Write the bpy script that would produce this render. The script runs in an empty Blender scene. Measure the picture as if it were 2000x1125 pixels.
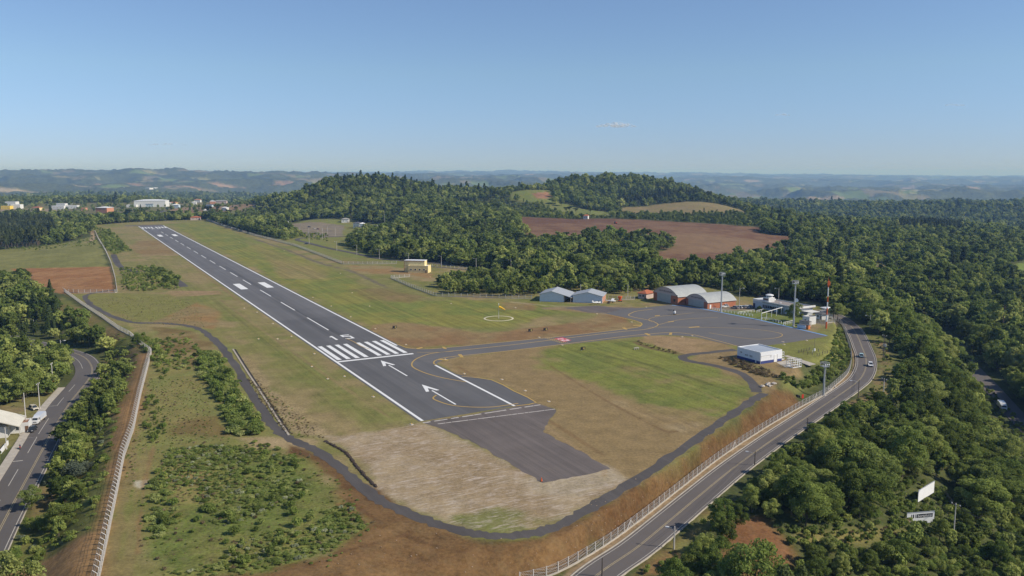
import bpy, bmesh, math, random
import numpy as np
from mathutils import Vector, Matrix

# ------------------------------------------------------------------ camera, world, sun, exposure
S = bpy.context.scene
COL = S.collection
F_PX, CAM_H, Y0 = 1620.0, 72.0, 337.0            # focal length in photo pixels, camera height above the runway, horizon row
PITCH = math.atan((562.5 - Y0) / F_PX)
cam_d = bpy.data.cameras.new("camera"); cam = bpy.data.objects.new("camera", cam_d); COL.objects.link(cam)
cam.location = (0, 0, CAM_H); cam.rotation_euler = (math.pi / 2 - PITCH, 0, 0)
cam_d.sensor_width = 36.0; cam_d.lens = 36.0 * F_PX / 2000.0
cam_d.clip_start = 1.0; cam_d.clip_end = 120000.0
S.camera = cam

SUN_EL, SUN_AZ = math.radians(37.0), math.radians(104.0)      # azimuth clockwise from +Y
W = bpy.data.worlds.new("World"); S.world = W; W.use_nodes = True
nt = W.node_tree; bg = nt.nodes["Background"]
sky = nt.nodes.new("ShaderNodeTexSky"); sky.sky_type = 'NISHITA'; sky.sun_disc = False
sky.sun_elevation = SUN_EL; sky.sun_rotation = SUN_AZ
sky.altitude = 800; sky.air_density = 1.0; sky.dust_density = 0.1; sky.ozone_density = 3.0
tc = nt.nodes.new("ShaderNodeTexCoord"); sx = nt.nodes.new("ShaderNodeSeparateXYZ"); nt.links.new(tc.outputs["Generated"], sx.inputs[0])
rp = nt.nodes.new("ShaderNodeValToRGB"); nt.links.new(sx.outputs["Z"], rp.inputs[0]); cr = rp.color_ramp          # a bluer, softer horizon than the clear-air model
cr.elements[0].position = 0.0; cr.elements[0].color = (.50, .625, 1.0, 1); cr.elements[1].position = 1.0; cr.elements[1].color = (1, 1, 1, 1)
for ps, c4 in ((.03, (.555, .655, .98, 1)), (.115, (.78, .835, .93, 1)), (.2, (.86, .885, .98, 1))): e_ = cr.elements.new(ps); e_.color = c4
mx = nt.nodes.new("ShaderNodeMix"); mx.data_type = 'RGBA'; mx.blend_type = 'MULTIPLY'; mx.inputs[0].default_value = 1.0
nt.links.new(sky.outputs[0], mx.inputs[6]); nt.links.new(rp.outputs[0], mx.inputs[7]); nt.links.new(mx.outputs[2], bg.inputs[0]); bg.inputs[1].default_value = 0.12
sl = bpy.data.lights.new("sun", 'SUN'); sl.energy = 5.0; sl.angle = math.radians(0.55); sl.color = (1.0, 0.91, 0.78)
sun = bpy.data.objects.new("sun", sl); COL.objects.link(sun)
sdir = Vector((math.sin(SUN_AZ) * math.cos(SUN_EL), math.cos(SUN_AZ) * math.cos(SUN_EL), math.sin(SUN_EL)))
sun.rotation_euler = sdir.to_track_quat('Z', 'Y').to_euler(); sun.location = (200, -100, 400)
S.view_settings.view_transform = 'Standard'; S.view_settings.look = 'None'
S.view_settings.exposure = 0.0; S.view_settings.gamma = 1.0; S.view_settings.use_curve_mapping = False
S.render.engine = 'CYCLES'
S.cycles.max_bounces = 6; S.cycles.diffuse_bounces = 3; S.cycles.transparent_max_bounces = 48; S.cycles.volume_bounces = 0
S.cycles.use_denoising = True

# ------------------------------------------------------------------ geometry helpers
_c, _s = math.cos(PITCH), math.sin(PITCH)
def at(px, py, z=0.0):
    """the point of the plane at height z that the photo shows at (px, py)"""
    v = 562.5 - py; Y = F_PX * _c + v * _s; Z = v * _c - F_PX * _s
    t = (z - CAM_H) / Z
    return Vector(((px - 1000) * t, Y * t, z))
def atY(px, py, Y):
    v = 562.5 - py; yy = F_PX * _c + v * _s; Z = v * _c - F_PX * _s
    t = Y / yy
    return Vector(((px - 1000) * t, Y, CAM_H + Z * t))
def ray(px, py):
    v = 562.5 - py
    return np.array([px - 1000.0, F_PX * _c + v * _s, v * _c - F_PX * _s]) / F_PX
def project(x, y, z):
    fz = y * _c - (z - CAM_H) * _s; uz = y * _s + (z - CAM_H) * _c
    return 1000 + F_PX * x / fz, 562.5 - F_PX * uz / fz

def _hash(ix, iy, seed):
    h = (ix.astype(np.int64) * 374761393 + iy.astype(np.int64) * 668265263 + seed * 1442695041) & 0xffffffff
    h = ((h ^ (h >> 13)) * 1274126177) & 0xffffffff
    h = h ^ (h >> 16)
    return (h & 0xffff) / 65535.0
def vnoise(x, y, seed=0):
    ix = np.floor(x); iy = np.floor(y); fx = x - ix; fy = y - iy
    fx = fx * fx * (3 - 2 * fx); fy = fy * fy * (3 - 2 * fy)
    a = _hash(ix, iy, seed); b = _hash(ix + 1, iy, seed); c = _hash(ix, iy + 1, seed); d = _hash(ix + 1, iy + 1, seed)
    return (a * (1 - fx) + b * fx) * (1 - fy) + (c * (1 - fx) + d * fx) * fy
def fbm(x, y, seed=0, o=4):
    r = 0.0; a = 0.5; t = 0.0
    for k in range(o):
        r = r + a * vnoise(x * 2 ** k + 17.3 * k, y * 2 ** k - 9.1 * k, seed + k); t += a; a *= 0.55
    return r / t
def sstep(a, b, x):
    t = np.clip((x - a) / (b - a), 0, 1); return t * t * (3 - 2 * t)

def poly_sd(poly, x, y):
    """signed distance to a polygon, negative inside"""
    P = np.asarray(poly, float)[:, :2]; n = len(P)
    d2 = np.full(x.shape, 1e18); ins = np.zeros(x.shape, bool)
    for i in range(n):
        ax, ay = P[i]; bx, by = P[(i + 1) % n]
        ex, ey = bx - ax, by - ay; wx, wy = x - ax, y - ay
        t = np.clip((wx * ex + wy * ey) / (ex * ex + ey * ey + 1e-12), 0, 1)
        d2 = np.minimum(d2, (wx - ex * t) ** 2 + (wy - ey * t) ** 2)
        if ay != by:
            c = ((ay > y) != (by > y)) & (x < (bx - ax) * (y - ay) / (by - ay) + ax)
            ins ^= c
    d = np.sqrt(d2); return np.where(ins, -d, d)
def line_d(line, x, y):
    """distance to a polyline and the interpolated z along it"""
    P = np.asarray(line, float); d2 = np.full(x.shape, 1e18); zz = np.zeros(x.shape)
    for i in range(len(P) - 1):
        ax, ay = P[i][:2]; bx, by = P[i + 1][:2]
        ex, ey = bx - ax, by - ay; wx, wy = x - ax, y - ay
        t = np.clip((wx * ex + wy * ey) / (ex * ex + ey * ey + 1e-12), 0, 1)
        q = (wx - ex * t) ** 2 + (wy - ey * t) ** 2
        m = q < d2; d2 = np.where(m, q, d2)
        if P.shape[1] > 2: zz = np.where(m, P[i][2] * (1 - t) + P[i + 1][2] * t, zz)
    return np.sqrt(d2), zz
def smooth_line(pts, n=6):
    """Catmull-Rom through the points"""
    P = [np.array(p, float) for p in pts]; P = [2 * P[0] - P[1]] + P + [2 * P[-1] - P[-2]]; out = []
    for i in range(1, len(P) - 2):
        for k in range(n):
            t = k / n
            out.append(0.5 * (2 * P[i] + (P[i + 1] - P[i - 1]) * t + (2 * P[i - 1] - 5 * P[i] + 4 * P[i + 1] - P[i + 2]) * t * t
                              + (3 * P[i] - P[i - 1] - 3 * P[i + 1] + P[i + 2]) * t ** 3))
    out.append(P[-2]); return np.array(out)

# ------------------------------------------------------------------ terrain
# runway frame: origin at the near left corner, t along the runway, n across it
RO = at(825, 822); _b = at(268, 440)
RT = (_b - RO).normalized(); RN = Vector((RT.y, -RT.x, 0))
def rw(s, n, z=0.0):
    p = RO + RT * s + RN * n; return Vector((p.x, p.y, z))

PLATEAU = [at(*p) for p in [(120, 1250), (190, 1125), (228, 960), (255, 850), (272, 772), (292, 690), (275, 675), (250, 655), (200, 622), (160, 597), (122, 571),
    (228, 571), (222, 545), (215, 515), (198, 480), (180, 440), (255, 434), (400, 428), (437, 440), (500, 459), (575, 477), (670, 507), (780, 509), (840, 514), (985, 530),
    (1080, 556), (1190, 556), (1250, 556), (1300, 556), (1390, 562), (1450, 578), (1600, 590), (1622, 606), (1630, 640), (1612, 668), (1560, 705),
    (1525, 738), (1494, 768), (1350, 884), (1208, 976), (1105, 1040), (1060, 1050), (1000, 1058), (900, 1052), (760, 998), (700, 1060), (600, 1130), (540, 1250)]]
ROAD = smooth_line([tuple(at(*p)) for p in [(1090, 1200, -4), (1164, 1125, -4.0), (1243, 1070, -4.2), (1304, 1020, -4.4), (1365, 969, -4.6), (1430, 916, -4.8), (1500, 865, -5), (1537, 840, -5),
    (1578, 813, -5), (1622, 783, -5), (1660, 757, -5), (1681, 739, -5), (1691, 718, -5), (1691, 698, -4.8), (1684, 679, -4.5), (1676, 659, -4), (1667, 643, -3.5), (1658, 633, -3),
    (1646, 623.5, -2.3), (1632, 615.5, -1.5), (1614, 607.5, -0.8), (1590, 600, -0.4), (1540, 589, -0.3), (1480, 578, -0.3)]])
LROAD = smooth_line([tuple(at(*p)) for p in [(-120, 1260, -6), (-50, 1125, -6), (0, 1026, -6), (43, 946, -6), (90, 860, -6), (100, 841, -6), (131, 791, -6), (149, 768, -6), (170, 742, -6),
    (178, 724, -6), (172, 707, -6), (157, 695, -6), (130, 686, -6), (107, 680, -6), (60, 668, -6), (0, 655, -6), (-90, 640, -6)]])
VROAD = smooth_line([tuple(at(*p)) for p in [(2130, 960, -22), (2060, 890, -22), (2000, 828, -22), (1965, 790, -22), (1925, 745, -22), (1880, 700, -22), (1840, 660, -21), (1790, 620, -20)]])
SROAD = smooth_line([tuple(at(*p)) for p in [(1000, 533, -1), (930, 525, -.5), (850, 514, -.2), (780, 509, 0), (735, 504, 0), (690, 494, 0), (640, 484, 0), (605, 475, 0), (580, 468, 0), (600, 464, 0), (660, 462, 0), (720, 460, 0)]])
CP = []
def cp(px, py, Y=None, z=None):
    if Y and 3300 <= Y < 30000: Y *= 1.6
    p = atY(px, py, Y) if Y else at(px, py, z); CP.append(p)
for a in [  # (px, py, distance) or (px, py, None, height)
    (825, 822, None, 0), (300, 440, None, 0), (700, 640, None, 0), (1000, 640, None, 0), (1250, 650, None, 0), (1450, 780, None, 0), (930, 1045, None, 0), (560, 850, None, 0), (250, 590, None, 0),
    (900, 520, None, -1), (1100, 575, None, 0), (640, 520, None, 0), (220, 480, None, 0), (450, 440, None, 0), (330, 1000, None, -.5),
    # below the airfield, near
    (850, 1130, None, -2), (1000, 1150, None, -4), (1400, 1125, None, -8), (1500, 1040, None, -7), (1480, 1125, None, -12), (1600, 1000, None, -8), (1600, 1110, None, -13), (1797, 1025, None, -17), (1862, 1048, None, -18),
    (1990, 1060, None, -24), (2100, 1000, None, -26), (1900, 900, None, -21), (1800, 860, None, -13), (1700, 830, None, -8), (1760, 740, None, -8), (1850, 740, None, -16), (1930, 760, None, -22), (2010, 830, None, -23),
    (2100, 780, None, -28), (1800, 660, None, -13), (1900, 650, None, -19), (2000, 640, None, -25), (2120, 640, None, -34),
    (100, 1125, None, -6), (60, 1000, None, -6), (150, 900, None, -5), (200, 800, None, -5), (-60, 900, None, -7), (0, 800, None, -7), (50, 720, None, -8), (-100, 720, None, -9), (180, 680, None, -5), (60, 620, None, -7), (-80, 600, None, -8),
    # left
    (100, 545, None, -3), (0, 520, None, -4), (-100, 500, None, -6), (100, 490, None, -4), (0, 470, None, -14), (-120, 460, None, -16), (120, 450, None, -8),
    # town
    (0, 412, 1750), (100, 412, 1750), (200, 413, 1700), (300, 402, 1850), (400, 408, 1650), (480, 402, 1800), (300, 425, 1400), (100, 425, 1450), (-120, 412, 1750), (250, 393, 2200), (60, 394, 2200), (400, 396, 2100), (-150, 394, 2200),
    (500, 415, 1550), (520, 425, 1350), (600, 447, 1100), (690, 445, 1130), (760, 447, 1100),
    # valley and hills behind the town
    (0, 400, 2700), (200, 402, 2700), (400, 404, 2700), (520, 410, 2700), (50, 366, 3600), (200, 368, 3600), (350, 366, 3800), (450, 368, 3800), (550, 366, 4000), (-150, 366, 3600),
    (-150, 340, 5200), (0, 336, 5000), (100, 338, 5000), (200, 340, 5200), (320, 338, 5200), (420, 340, 5400), (520, 341, 5400), (620, 343, 5600), (700, 345, 6000),
    # first wooded hill
    (560, 432, 1300), (620, 428, 1230), (700, 434, 1200), (800, 446, 1080), (560, 402, 1440), (590, 378, 1480), (640, 364, 1520), (700, 353, 1560), (745, 354, 1560), (790, 373, 1540), (840, 387, 1520), (900, 395, 1520), (960, 401, 1500),
    (700, 395, 1380), (800, 405, 1280), (900, 420, 1180), (980, 425, 1200), (850, 450, 980), (950, 465, 900), (800, 480, 860), (900, 495, 780), (1000, 500, 740), (1050, 480, 830), (530, 425, 1500),
    (600, 420, 2100), (700, 420, 2200), (850, 415, 2200), (980, 410, 2200), (500, 425, 2000),
    (940, 374, 2050), (900, 382, 2000), (985, 383, 2000), (940, 400, 2500),
    # brown field
    (1010, 425, 1180), (1150, 430, 1170), (1300, 433, 1150), (1490, 446, 1080), (1100, 455, 960), (1350, 470, 900), (1540, 467, 980), (1450, 510, 740), (1300, 512, 720), (1200, 500, 760), (1100, 520, 670), (1200, 550, 570), (1350, 545, 570), (1500, 555, 540), (1600, 560, 520),
    # second wooded hill
    (1040, 396, 1480), (1000, 385, 1520), (1040, 374, 1560), (1075, 372, 1600), (1110, 410, 1400), (1180, 418, 1330), (1300, 420, 1330), (1460, 420, 1330), (1200, 404, 1520), (1400, 398, 1560), (1450, 412, 1450),
    (1050, 373, 1760), (1100, 358, 1800), (1160, 353, 1820), (1230, 352, 1830), (1300, 358, 1820), (1345, 371, 1800), (1390, 391, 1760), (1430, 402, 1700), (1200, 378, 1680), (1300, 382, 1670), (1500, 428, 1500), (1200, 410, 2600), (1350, 415, 2500), (1060, 405, 2600), (1450, 425, 2300),
    # right plateau and valley
    (1580, 446, 1250), (1650, 440, 1400), (1720, 443, 1400), (1800, 445, 1450), (1880, 450, 1400), (1960, 462, 1250), (2080, 475, 1150), (1600, 490, 900), (1720, 530, 720), (1800, 500, 850), (1900, 520, 800), (1700, 590, 500), (1800, 560, 620), (1900, 580, 600), (2000, 560, 680), (2100, 560, 700),
    (1560, 430, 1900), (1650, 436, 2000), (1800, 440, 2100), (1950, 445, 2000), (2100, 450, 1900),
    (1450, 400, 3000), (1560, 408, 2700), (1650, 412, 2600), (1650, 407, 3000), (1750, 407, 2900), (1900, 406, 2800), (2000, 404, 2800), (2100, 404, 2800), (1750, 405, 2500), (1900, 412, 2400), (2050, 412, 2400), (1850, 404, 3400), (1950, 404, 3400),
    (1580, 380, 4000), (1700, 379, 4000), (1850, 375, 4100), (2000, 372, 4100), (2120, 371, 4100), (1450, 378, 4500), (1750, 378, 4800), (1950, 377, 4800),
    # far
    (800, 352, 5500), (950, 360, 4500), (1050, 358, 5000), (1450, 362, 6500), (1600, 364, 6500), (1800, 365, 6500), (2000, 363, 6500), (800, 345, 9000), (1000, 344, 9000), (1200, 346, 9000), (1400, 350, 9000), (1600, 353, 9000), (1800, 355, 9000), (2050, 354, 9000),
    (-150, 338, 15000), (300, 339, 15000), (700, 341, 14000), (830, 336, 14000), (1000, 336, 14000), (1200, 339, 15000), (1400, 341, 15000), (1600, 343, 15000), (1800, 346, 15000), (2050, 347, 15000),
    (-150, 337, 38000), (600, 338, 38000), (1200, 339.5, 38000), (2050, 345, 38000)]:
    cp(*a)
for u, r, z in [(-1.3, 200, -8), (-1.3, 800, -15), (-1.3, 3000, -20), (-1.3, 12000, 30), (1.3, 200, -25), (1.3, 800, -50), (1.3, 3000, -60), (1.3, 12000, 0), (-2.6, 200, -10), (2.6, 200, -20), (-2.6, 3000, -20), (2.6, 3000, -40), (3.1, 20000, 0), (-2, 20000, 0),
                (0, 60, -6), (-.5, 100, -5), (.5, 100, -9), (1, 100, -14), (-1, 100, -7)]:
    CP.append(Vector((math.sin(u) * r, math.cos(u) * r, z)))
_CP = np.array([tuple(p) for p in CP])
def _uv(x, y):
    return np.arctan2(x, y), np.log(np.maximum(np.hypot(x, y), 20.0))
_cu, _cv = _uv(_CP[:, 0], _CP[:, 1]); _KC = 0.06 ** 2
def _ker(u, v):
    return np.sqrt((u[:, None] - _cu[None]) ** 2 + (v[:, None] - _cv[None]) ** 2 + _KC)
_n = len(_CP); _A = np.zeros((_n + 1, _n + 1)); _A[:_n, :_n] = _ker(_cu, _cv) - np.eye(_n) * 0.001; _A[:_n, _n] = 1; _A[_n, :_n] = 1
_w = np.linalg.solve(_A, np.append(_CP[:, 2], 0))
def base_height(x, y):
    out = np.empty(x.shape)
    for i in range(0, len(x), 40000):
        u, v = _uv(x[i:i + 40000], y[i:i + 40000]); out[i:i + 40000] = _ker(u, v) @ _w[:_n] + _w[_n]
    return out
def ground(x, y):
    x = np.atleast_1d(np.asarray(x, float)); y = np.atleast_1d(np.asarray(y, float))
    r = np.hypot(x, y); z = base_height(x, y)
    far = sstep(3000, 8000, r)
    k = (fbm(x / 1500, y / 1500, 5, 5) - 0.5) * 2
    z = z + far * (np.abs(k) * -300 + 34 + (fbm(x / 900, y / 900, 9, 5) - .5) * 120)
    z = z - np.where(r > 27000, (r - 27000) ** 2 / 9.0e6, 0)      # the far rim sinks below the hills
    m = r < 2000
    if m.any():
        xm, ym = x[m], y[m]; zt = z[m] + (fbm(xm / 30, ym / 30, 3, 3) - .5) * 2.2 * sstep(120, 400, r[m])
        num = zt / 26.0 ** 2; den = np.full(xm.shape, 1 / 26.0 ** 2)
        d = np.maximum(poly_sd(PLATEAU, xm, ym), 0.03); w = 1 / d ** 2; den = den + w
        inside = d <= 0.031
        for L, hw, gap in ((ROAD, 4.0, 3.2), (LROAD, 5.6, .6), (VROAD, 4.0, .8), (SROAD, 3.0, .5)):
            dl, zl = line_d(L, xm, ym); dl = np.maximum(dl - hw - gap, 0.03); w = 1 / dl ** 2
            w = np.where(inside & (L is not SROAD), 0, w)
            num = num + w * (zl - 0.14); den = den + w
        z[m] = np.where(inside, 0, num / den)
    return z
def gz(x, y): return float(ground([x], [y])[0])
_TS = np.exp(np.linspace(math.log(110), math.log(30000), 900))
def atg(px, py, dz=0.0):
    """where the photo's pixel meets the terrain"""
    d = ray(px, py); d = d / d[1]
    zs = CAM_H + d[2] * _TS; g = ground(d[0] * _TS, _TS) + dz
    k = np.nonzero(zs < g)[0]
    if len(k) == 0: Y = 25000.0
    else:
        i = max(k[0], 1); a = zs[i - 1] - g[i - 1]; b = zs[i] - g[i]; Y = _TS[i - 1] + (_TS[i] - _TS[i - 1]) * a / (a - b)
    return Vector((d[0] * Y, Y, gz(d[0] * Y, Y)))
def gpoly(pts): return [atg(*p) for p in pts]

# ------------------------------------------------------------------ materials
def srgb(r, g, b):
    f = lambda c: (c / 255 / 12.92) if c / 255 < 0.04045 else ((c / 255 + 0.055) / 1.055) ** 2.4
    return (f(r), f(g), f(b))
class NT:
    """small shader-graph writer"""
    def __init__(self, name):
        self.m = bpy.data.materials.new(name); self.m.use_nodes = True; self.t = self.m.node_tree
        self.p = self.t.nodes["Principled BSDF"]; self.out = self.t.nodes["Material Output"]
    def n(self, kind, **kw):
        o = self.t.nodes.new(kind)
        for k, v in kw.items(): setattr(o, k, v)
        return o
    def l(self, a, b): self.t.links.new(a, b)
    def math(self, op, a, b=0.0, c=None, clamp=False):
        o = self.n("ShaderNodeMath", operation=op, use_clamp=clamp)
        for i, v in enumerate((a, b, c)):
            if v is None: continue
            if isinstance(v, (int, float)): o.inputs[i].default_value = v
            else: self.l(v, o.inputs[i])
        return o.outputs[0]
    def mix(self, fac, a, b, mode='MIX'):
        o = self.n("ShaderNodeMix", data_type='RGBA', blend_type=mode); o.clamp_factor = True
        for i, v in ((0, fac), (6, a), (7, b)):
            if isinstance(v, (int, float)): o.inputs[i].default_value = v
            elif isinstance(v, tuple): o.inputs[i].default_value = (*v, 1)
            else: self.l(v, o.inputs[i])
        return o.outputs[2]
    def noise(self, vec, scale, detail=3.0, rough=0.6, dist=0.0):
        o = self.n("ShaderNodeTexNoise"); o.inputs["Scale"].default_value = scale; o.inputs["Detail"].default_value = detail
        o.inputs["Roughness"].default_value = rough; o.inputs["Distortion"].default_value = dist
        if vec is not None: self.l(vec, o.inputs["Vector"])
        return o.outputs[0]
    def pos(self): return self.n("ShaderNodeNewGeometry").outputs["Position"]
    def mapv(self, vec, scale=(1, 1, 1), rot=0.0):
        o = self.n("ShaderNodeMapping"); o.inputs["Scale"].default_value = scale; o.inputs["Rotation"].default_value = (0, 0, rot); self.l(vec, o.inputs["Vector"]); return o.outputs[0]
    def ramp(self, fac, a, b):
        o = self.n("ShaderNodeMapRange", clamp=True); self.l(fac, o.inputs[0]); o.inputs[1].default_value = a; o.inputs[2].default_value = b; return o.outputs[0]
    def bump(self, h, strength, dist):
        o = self.n("ShaderNodeBump"); o.inputs["Strength"].default_value = strength; o.inputs["Distance"].default_value = dist; self.l(h, o.inputs["Height"]); self.l(o.outputs[0], self.p.inputs["Normal"])
_MATS = {}
def mat(name, rgb, rough=0.75, var=0.12, scale=1.2, metal=0.0, spec=0.3, world=False):
    """a paint / plaster / metal with worn patches"""
    if name in _MATS: return _MATS[name]
    g = NT(name); v = g.pos() if world else g.n("ShaderNodeTexCoord").outputs["Object"]
    a = g.noise(v, scale, 4, .65); b = g.noise(v, scale * 9, 2, .5)
    f = g.math('MULTIPLY_ADD', b, 0.35, g.math('MULTIPLY', a, 0.65)); f = g.ramp(f, 0.3, 0.7)
    c = g.mix(f, tuple(x * (1 - var) for x in rgb), tuple(min(1, x * (1 + var)) for x in rgb))
    g.l(c, g.p.inputs["Base Color"]); g.p.inputs["Roughness"].default_value = rough; g.p.inputs["Metallic"].default_value = metal
    g.p.inputs["Specular IOR Level"].default_value = spec
    _MATS[name] = g.m; return g.m
RANG = math.atan2(RT.y, RT.x)
def asphalt(name, rgb, var=.22, along=RANG, streak=.5, light=(.2, .17, .15)):
    g = NT(name); p = g.pos()
    a = g.noise(p, .05, 5, .6); b = g.noise(p, 2.5, 3, .7)
    st = g.noise(g.mapv(g.mapv(p, rot=-along), (.012, .55, 1)), 1, 5, .65)
    f = g.math('ADD', g.math('MULTIPLY', a, .45), g.math('MULTIPLY', st, streak)); f = g.math('ADD', f, g.math('MULTIPLY', b, .2)); f = g.ramp(f, .32, .82)
    c = g.mix(f, tuple(x * (1 - var) for x in rgb), tuple(x * (1 + var) for x in rgb))
    w = g.ramp(g.math('MULTIPLY', st, g.noise(p, .11, 4, .6)), .3, .45)
    c = g.mix(g.math('MULTIPLY', w, streak * .45), c, light)
    g.l(c, g.p.inputs["Base Color"]); g.p.inputs["Roughness"].default_value = .85; g.p.inputs["Specular IOR Level"].default_value = .25
    g.bump(b, .25, .05); return g.m
def runway_mat():
    m = asphalt("runway_asphalt", (.125, .122, .122), .24); t = m.node_tree; g = NT.__new__(NT); g.m = m; g.t = t; g.p = t.nodes["Principled BSDF"]
    col = g.p.inputs["Base Color"].links[0].from_socket; v = g.mapv(g.pos(), rot=-RANG); s = g.n("ShaderNodeSeparateXYZ"); g.l(v, s.inputs[0])
    s0 = RO.x * RT.x + RO.y * RT.y; n0 = -(RO.x * RN.x + RO.y * RN.y)          # rotated frame: x along, y = -across
    along = g.math('SUBTRACT', s.outputs[0], s0); across = g.math('SUBTRACT', g.math('MULTIPLY', s.outputs[1], -1.0), -n0)
    lane = g.n("ShaderNodeTexWhiteNoise", noise_dimensions='1D'); g.l(g.math('FLOOR', g.math('DIVIDE', across, 3.9)), lane.inputs["W"])
    k = g.math('MULTIPLY_ADD', lane.outputs["Value"], .16, .90)
    k = g.math('MULTIPLY', k, g.math('MULTIPLY_ADD', g.ramp(along, 186, 189), .16, .93))       # the near stretch was resurfaced
    joint = g.math('LESS_THAN', g.math('PINGPONG', g.math('ADD', across, .0), 1.95), .07); k = g.math('MULTIPLY', k, g.math('MULTIPLY_ADD', joint, -.16, 1.0))
    seam = g.math('LESS_THAN', g.math('PINGPONG', along, 46.0), .14); k = g.math('MULTIPLY', k, g.math('MULTIPLY_ADD', seam, -.14, 1.0))
    rub = g.math('MULTIPLY', g.ramp(g.noise(g.mapv(v, (.006, .9, 1)), 1, 4, .6), .47, .66), g.math('SUBTRACT', 1.0, g.ramp(g.math('ABSOLUTE', g.math('SUBTRACT', across, 15.6)), 2.0, 9.0)))
    rub = g.math('MULTIPLY', rub, g.math('MULTIPLY', g.ramp(along, 60, 150), g.math('SUBTRACT', 1.0, g.ramp(along, 420, 620)))); k = g.math('MULTIPLY', k, g.math('MULTIPLY_ADD', rub, -.42, 1.0))
    sc = g.n("ShaderNodeVectorMath", operation='SCALE'); g.l(col, sc.inputs[0]); g.l(k, sc.inputs["Scale"]); g.l(sc.outputs[0], g.p.inputs["Base Color"]); return m
def paint(name, rgb, wear=.25, under=(.1, .1, .105)):
    g = NT(name); p = g.pos()
    f = g.ramp(g.math('ADD', g.math('MULTIPLY', g.noise(p, .8, 5, .7), .6), g.math('MULTIPLY', g.noise(p, 5, 3, .7), .4)), .3, .62)
    c = g.mix(g.math('MULTIPLY_ADD', f, wear, 1 - wear), under, rgb)
    g.l(c, g.p.inputs["Base Color"]); g.p.inputs["Roughness"].default_value = .7; return g.m

# ------------------------------------------------------------------ object helpers
def prop(o, label=None, cat=None, group=None, kind=None):
    if label: o["label"] = label
    if cat: o["category"] = cat
    if group: o["group"] = group
    if kind: o["kind"] = kind
    return o
class MB:
    """collects faces of one mesh"""
    def __init__(self): self.v = []; self.f = []; self.mi = []; self.cur = 0
    def poly(self, pts):
        b = len(self.v); self.v += [tuple(p) for p in pts]; self.f.append(tuple(range(b, b + len(pts)))); self.mi.append(self.cur); return self
    def box(self, cx, cy, z0, sx, sy, h, rot=0.0):
        c, s = math.cos(rot), math.sin(rot); b = len(self.v)
        for z in (z0, z0 + h):
            for dx, dy in ((-1, -1), (1, -1), (1, 1), (-1, 1)):
                x, y = dx * sx / 2, dy * sy / 2; self.v.append((cx + x * c - y * s, cy + x * s + y * c, z))
        for q in ((3, 2, 1, 0), (4, 5, 6, 7), (0, 1, 5, 4), (1, 2, 6, 5), (2, 3, 7, 6), (3, 0, 4, 7)): self.f.append(tuple(b + i for i in q)); self.mi.append(self.cur)
        return self
    def prism(self, p2, z0, z1):
        n = len(p2); b = len(self.v); self.v += [(x, y, z0) for x, y in p2] + [(x, y, z1) for x, y in p2]
        self.f.append(tuple(range(b + n - 1, b - 1, -1))); self.f.append(tuple(range(b + n, b + 2 * n))); self.mi += [self.cur] * 2
        for i in range(n): self.f.append((b + i, b + (i + 1) % n, b + n + (i + 1) % n, b + n + i)); self.mi.append(self.cur)
        return self
    def prism_y(self, p2, y0, y1):
        """profile in x,z extruded along y"""
        n = len(p2); b = len(self.v); self.v += [(x, y0, z) for x, z in p2] + [(x, y1, z) for x, z in p2]
        self.f.append(tuple(range(b, b + n))); self.f.append(tuple(range(b + 2 * n - 1, b + n - 1, -1))); self.mi += [self.cur] * 2
        for i in range(n): self.f.append((b + (i + 1) % n, b + i, b + n + i, b + n + (i + 1) % n)); self.mi.append(self.cur)
        return self
    def tube(self, p0, p1, r0, r1=None, n=8):
        r1 = r0 if r1 is None else r1; p0, p1 = Vector(p0), Vector(p1); d = (p1 - p0).normalized(); a = d.orthogonal().normalized(); c = d.cross(a); b = len(self.v)
        for p, r in ((p0, r0), (p1, r1)):
            for k in range(n):
                t = 2 * math.pi * k / n; q = p + (a * math.cos(t) + c * math.sin(t)) * r; self.v.append(tuple(q))
        for k in range(n): self.f.append((b + k, b + (k + 1) % n, b + n + (k + 1) % n, b + n + k)); self.mi.append(self.cur)
        self.f.append(tuple(range(b + n - 1, b - 1, -1))); self.f.append(tuple(range(b + n, b + 2 * n))); self.mi += [self.cur] * 2
        return self
    def lathe(self, prof, cx=0, cy=0, n=12):
        b = len(self.v)
        for r, z in prof:
            for k in range(n): t = 2 * math.pi * k / n; self.v.append((cx + r * math.cos(t), cy + r * math.sin(t), z))
        for i in range(len(prof) - 1):
            for k in range(n): self.f.append((b + i * n + k, b + i * n + (k + 1) % n, b + (i + 1) * n + (k + 1) % n, b + (i + 1) * n + k)); self.mi.append(self.cur)
        self.f.append(tuple(range(b + n - 1, b - 1, -1))); e = b + (len(prof) - 1) * n; self.f.append(tuple(range(e, e + n))); self.mi += [self.cur] * 2
        return self
    def mesh(self, name, *mats):
        me = bpy.data.meshes.new(name); me.from_pydata(self.v, [], self.f)
        for m in mats: me.materials.append(m)
        if len(mats) > 1: me.polygons.foreach_set("material_index", self.mi)
        return me
    def obj(self, name, m, parent=None, **kw):
        ms = m if isinstance(m, (list, tuple)) else (m,)
        o = bpy.data.objects.new(name, self.mesh(name, *ms)); COL.objects.link(o); o.parent = parent
        return prop(o, **kw)
def thing(name, label, cat, loc=(0, 0, 0), rz=0.0, group=None):
    o = bpy.data.objects.new(name, None); COL.objects.link(o); o.location = loc; o.rotation_euler = (0, 0, rz); o.empty_display_size = .5
    return prop(o, label, cat, group)
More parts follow.
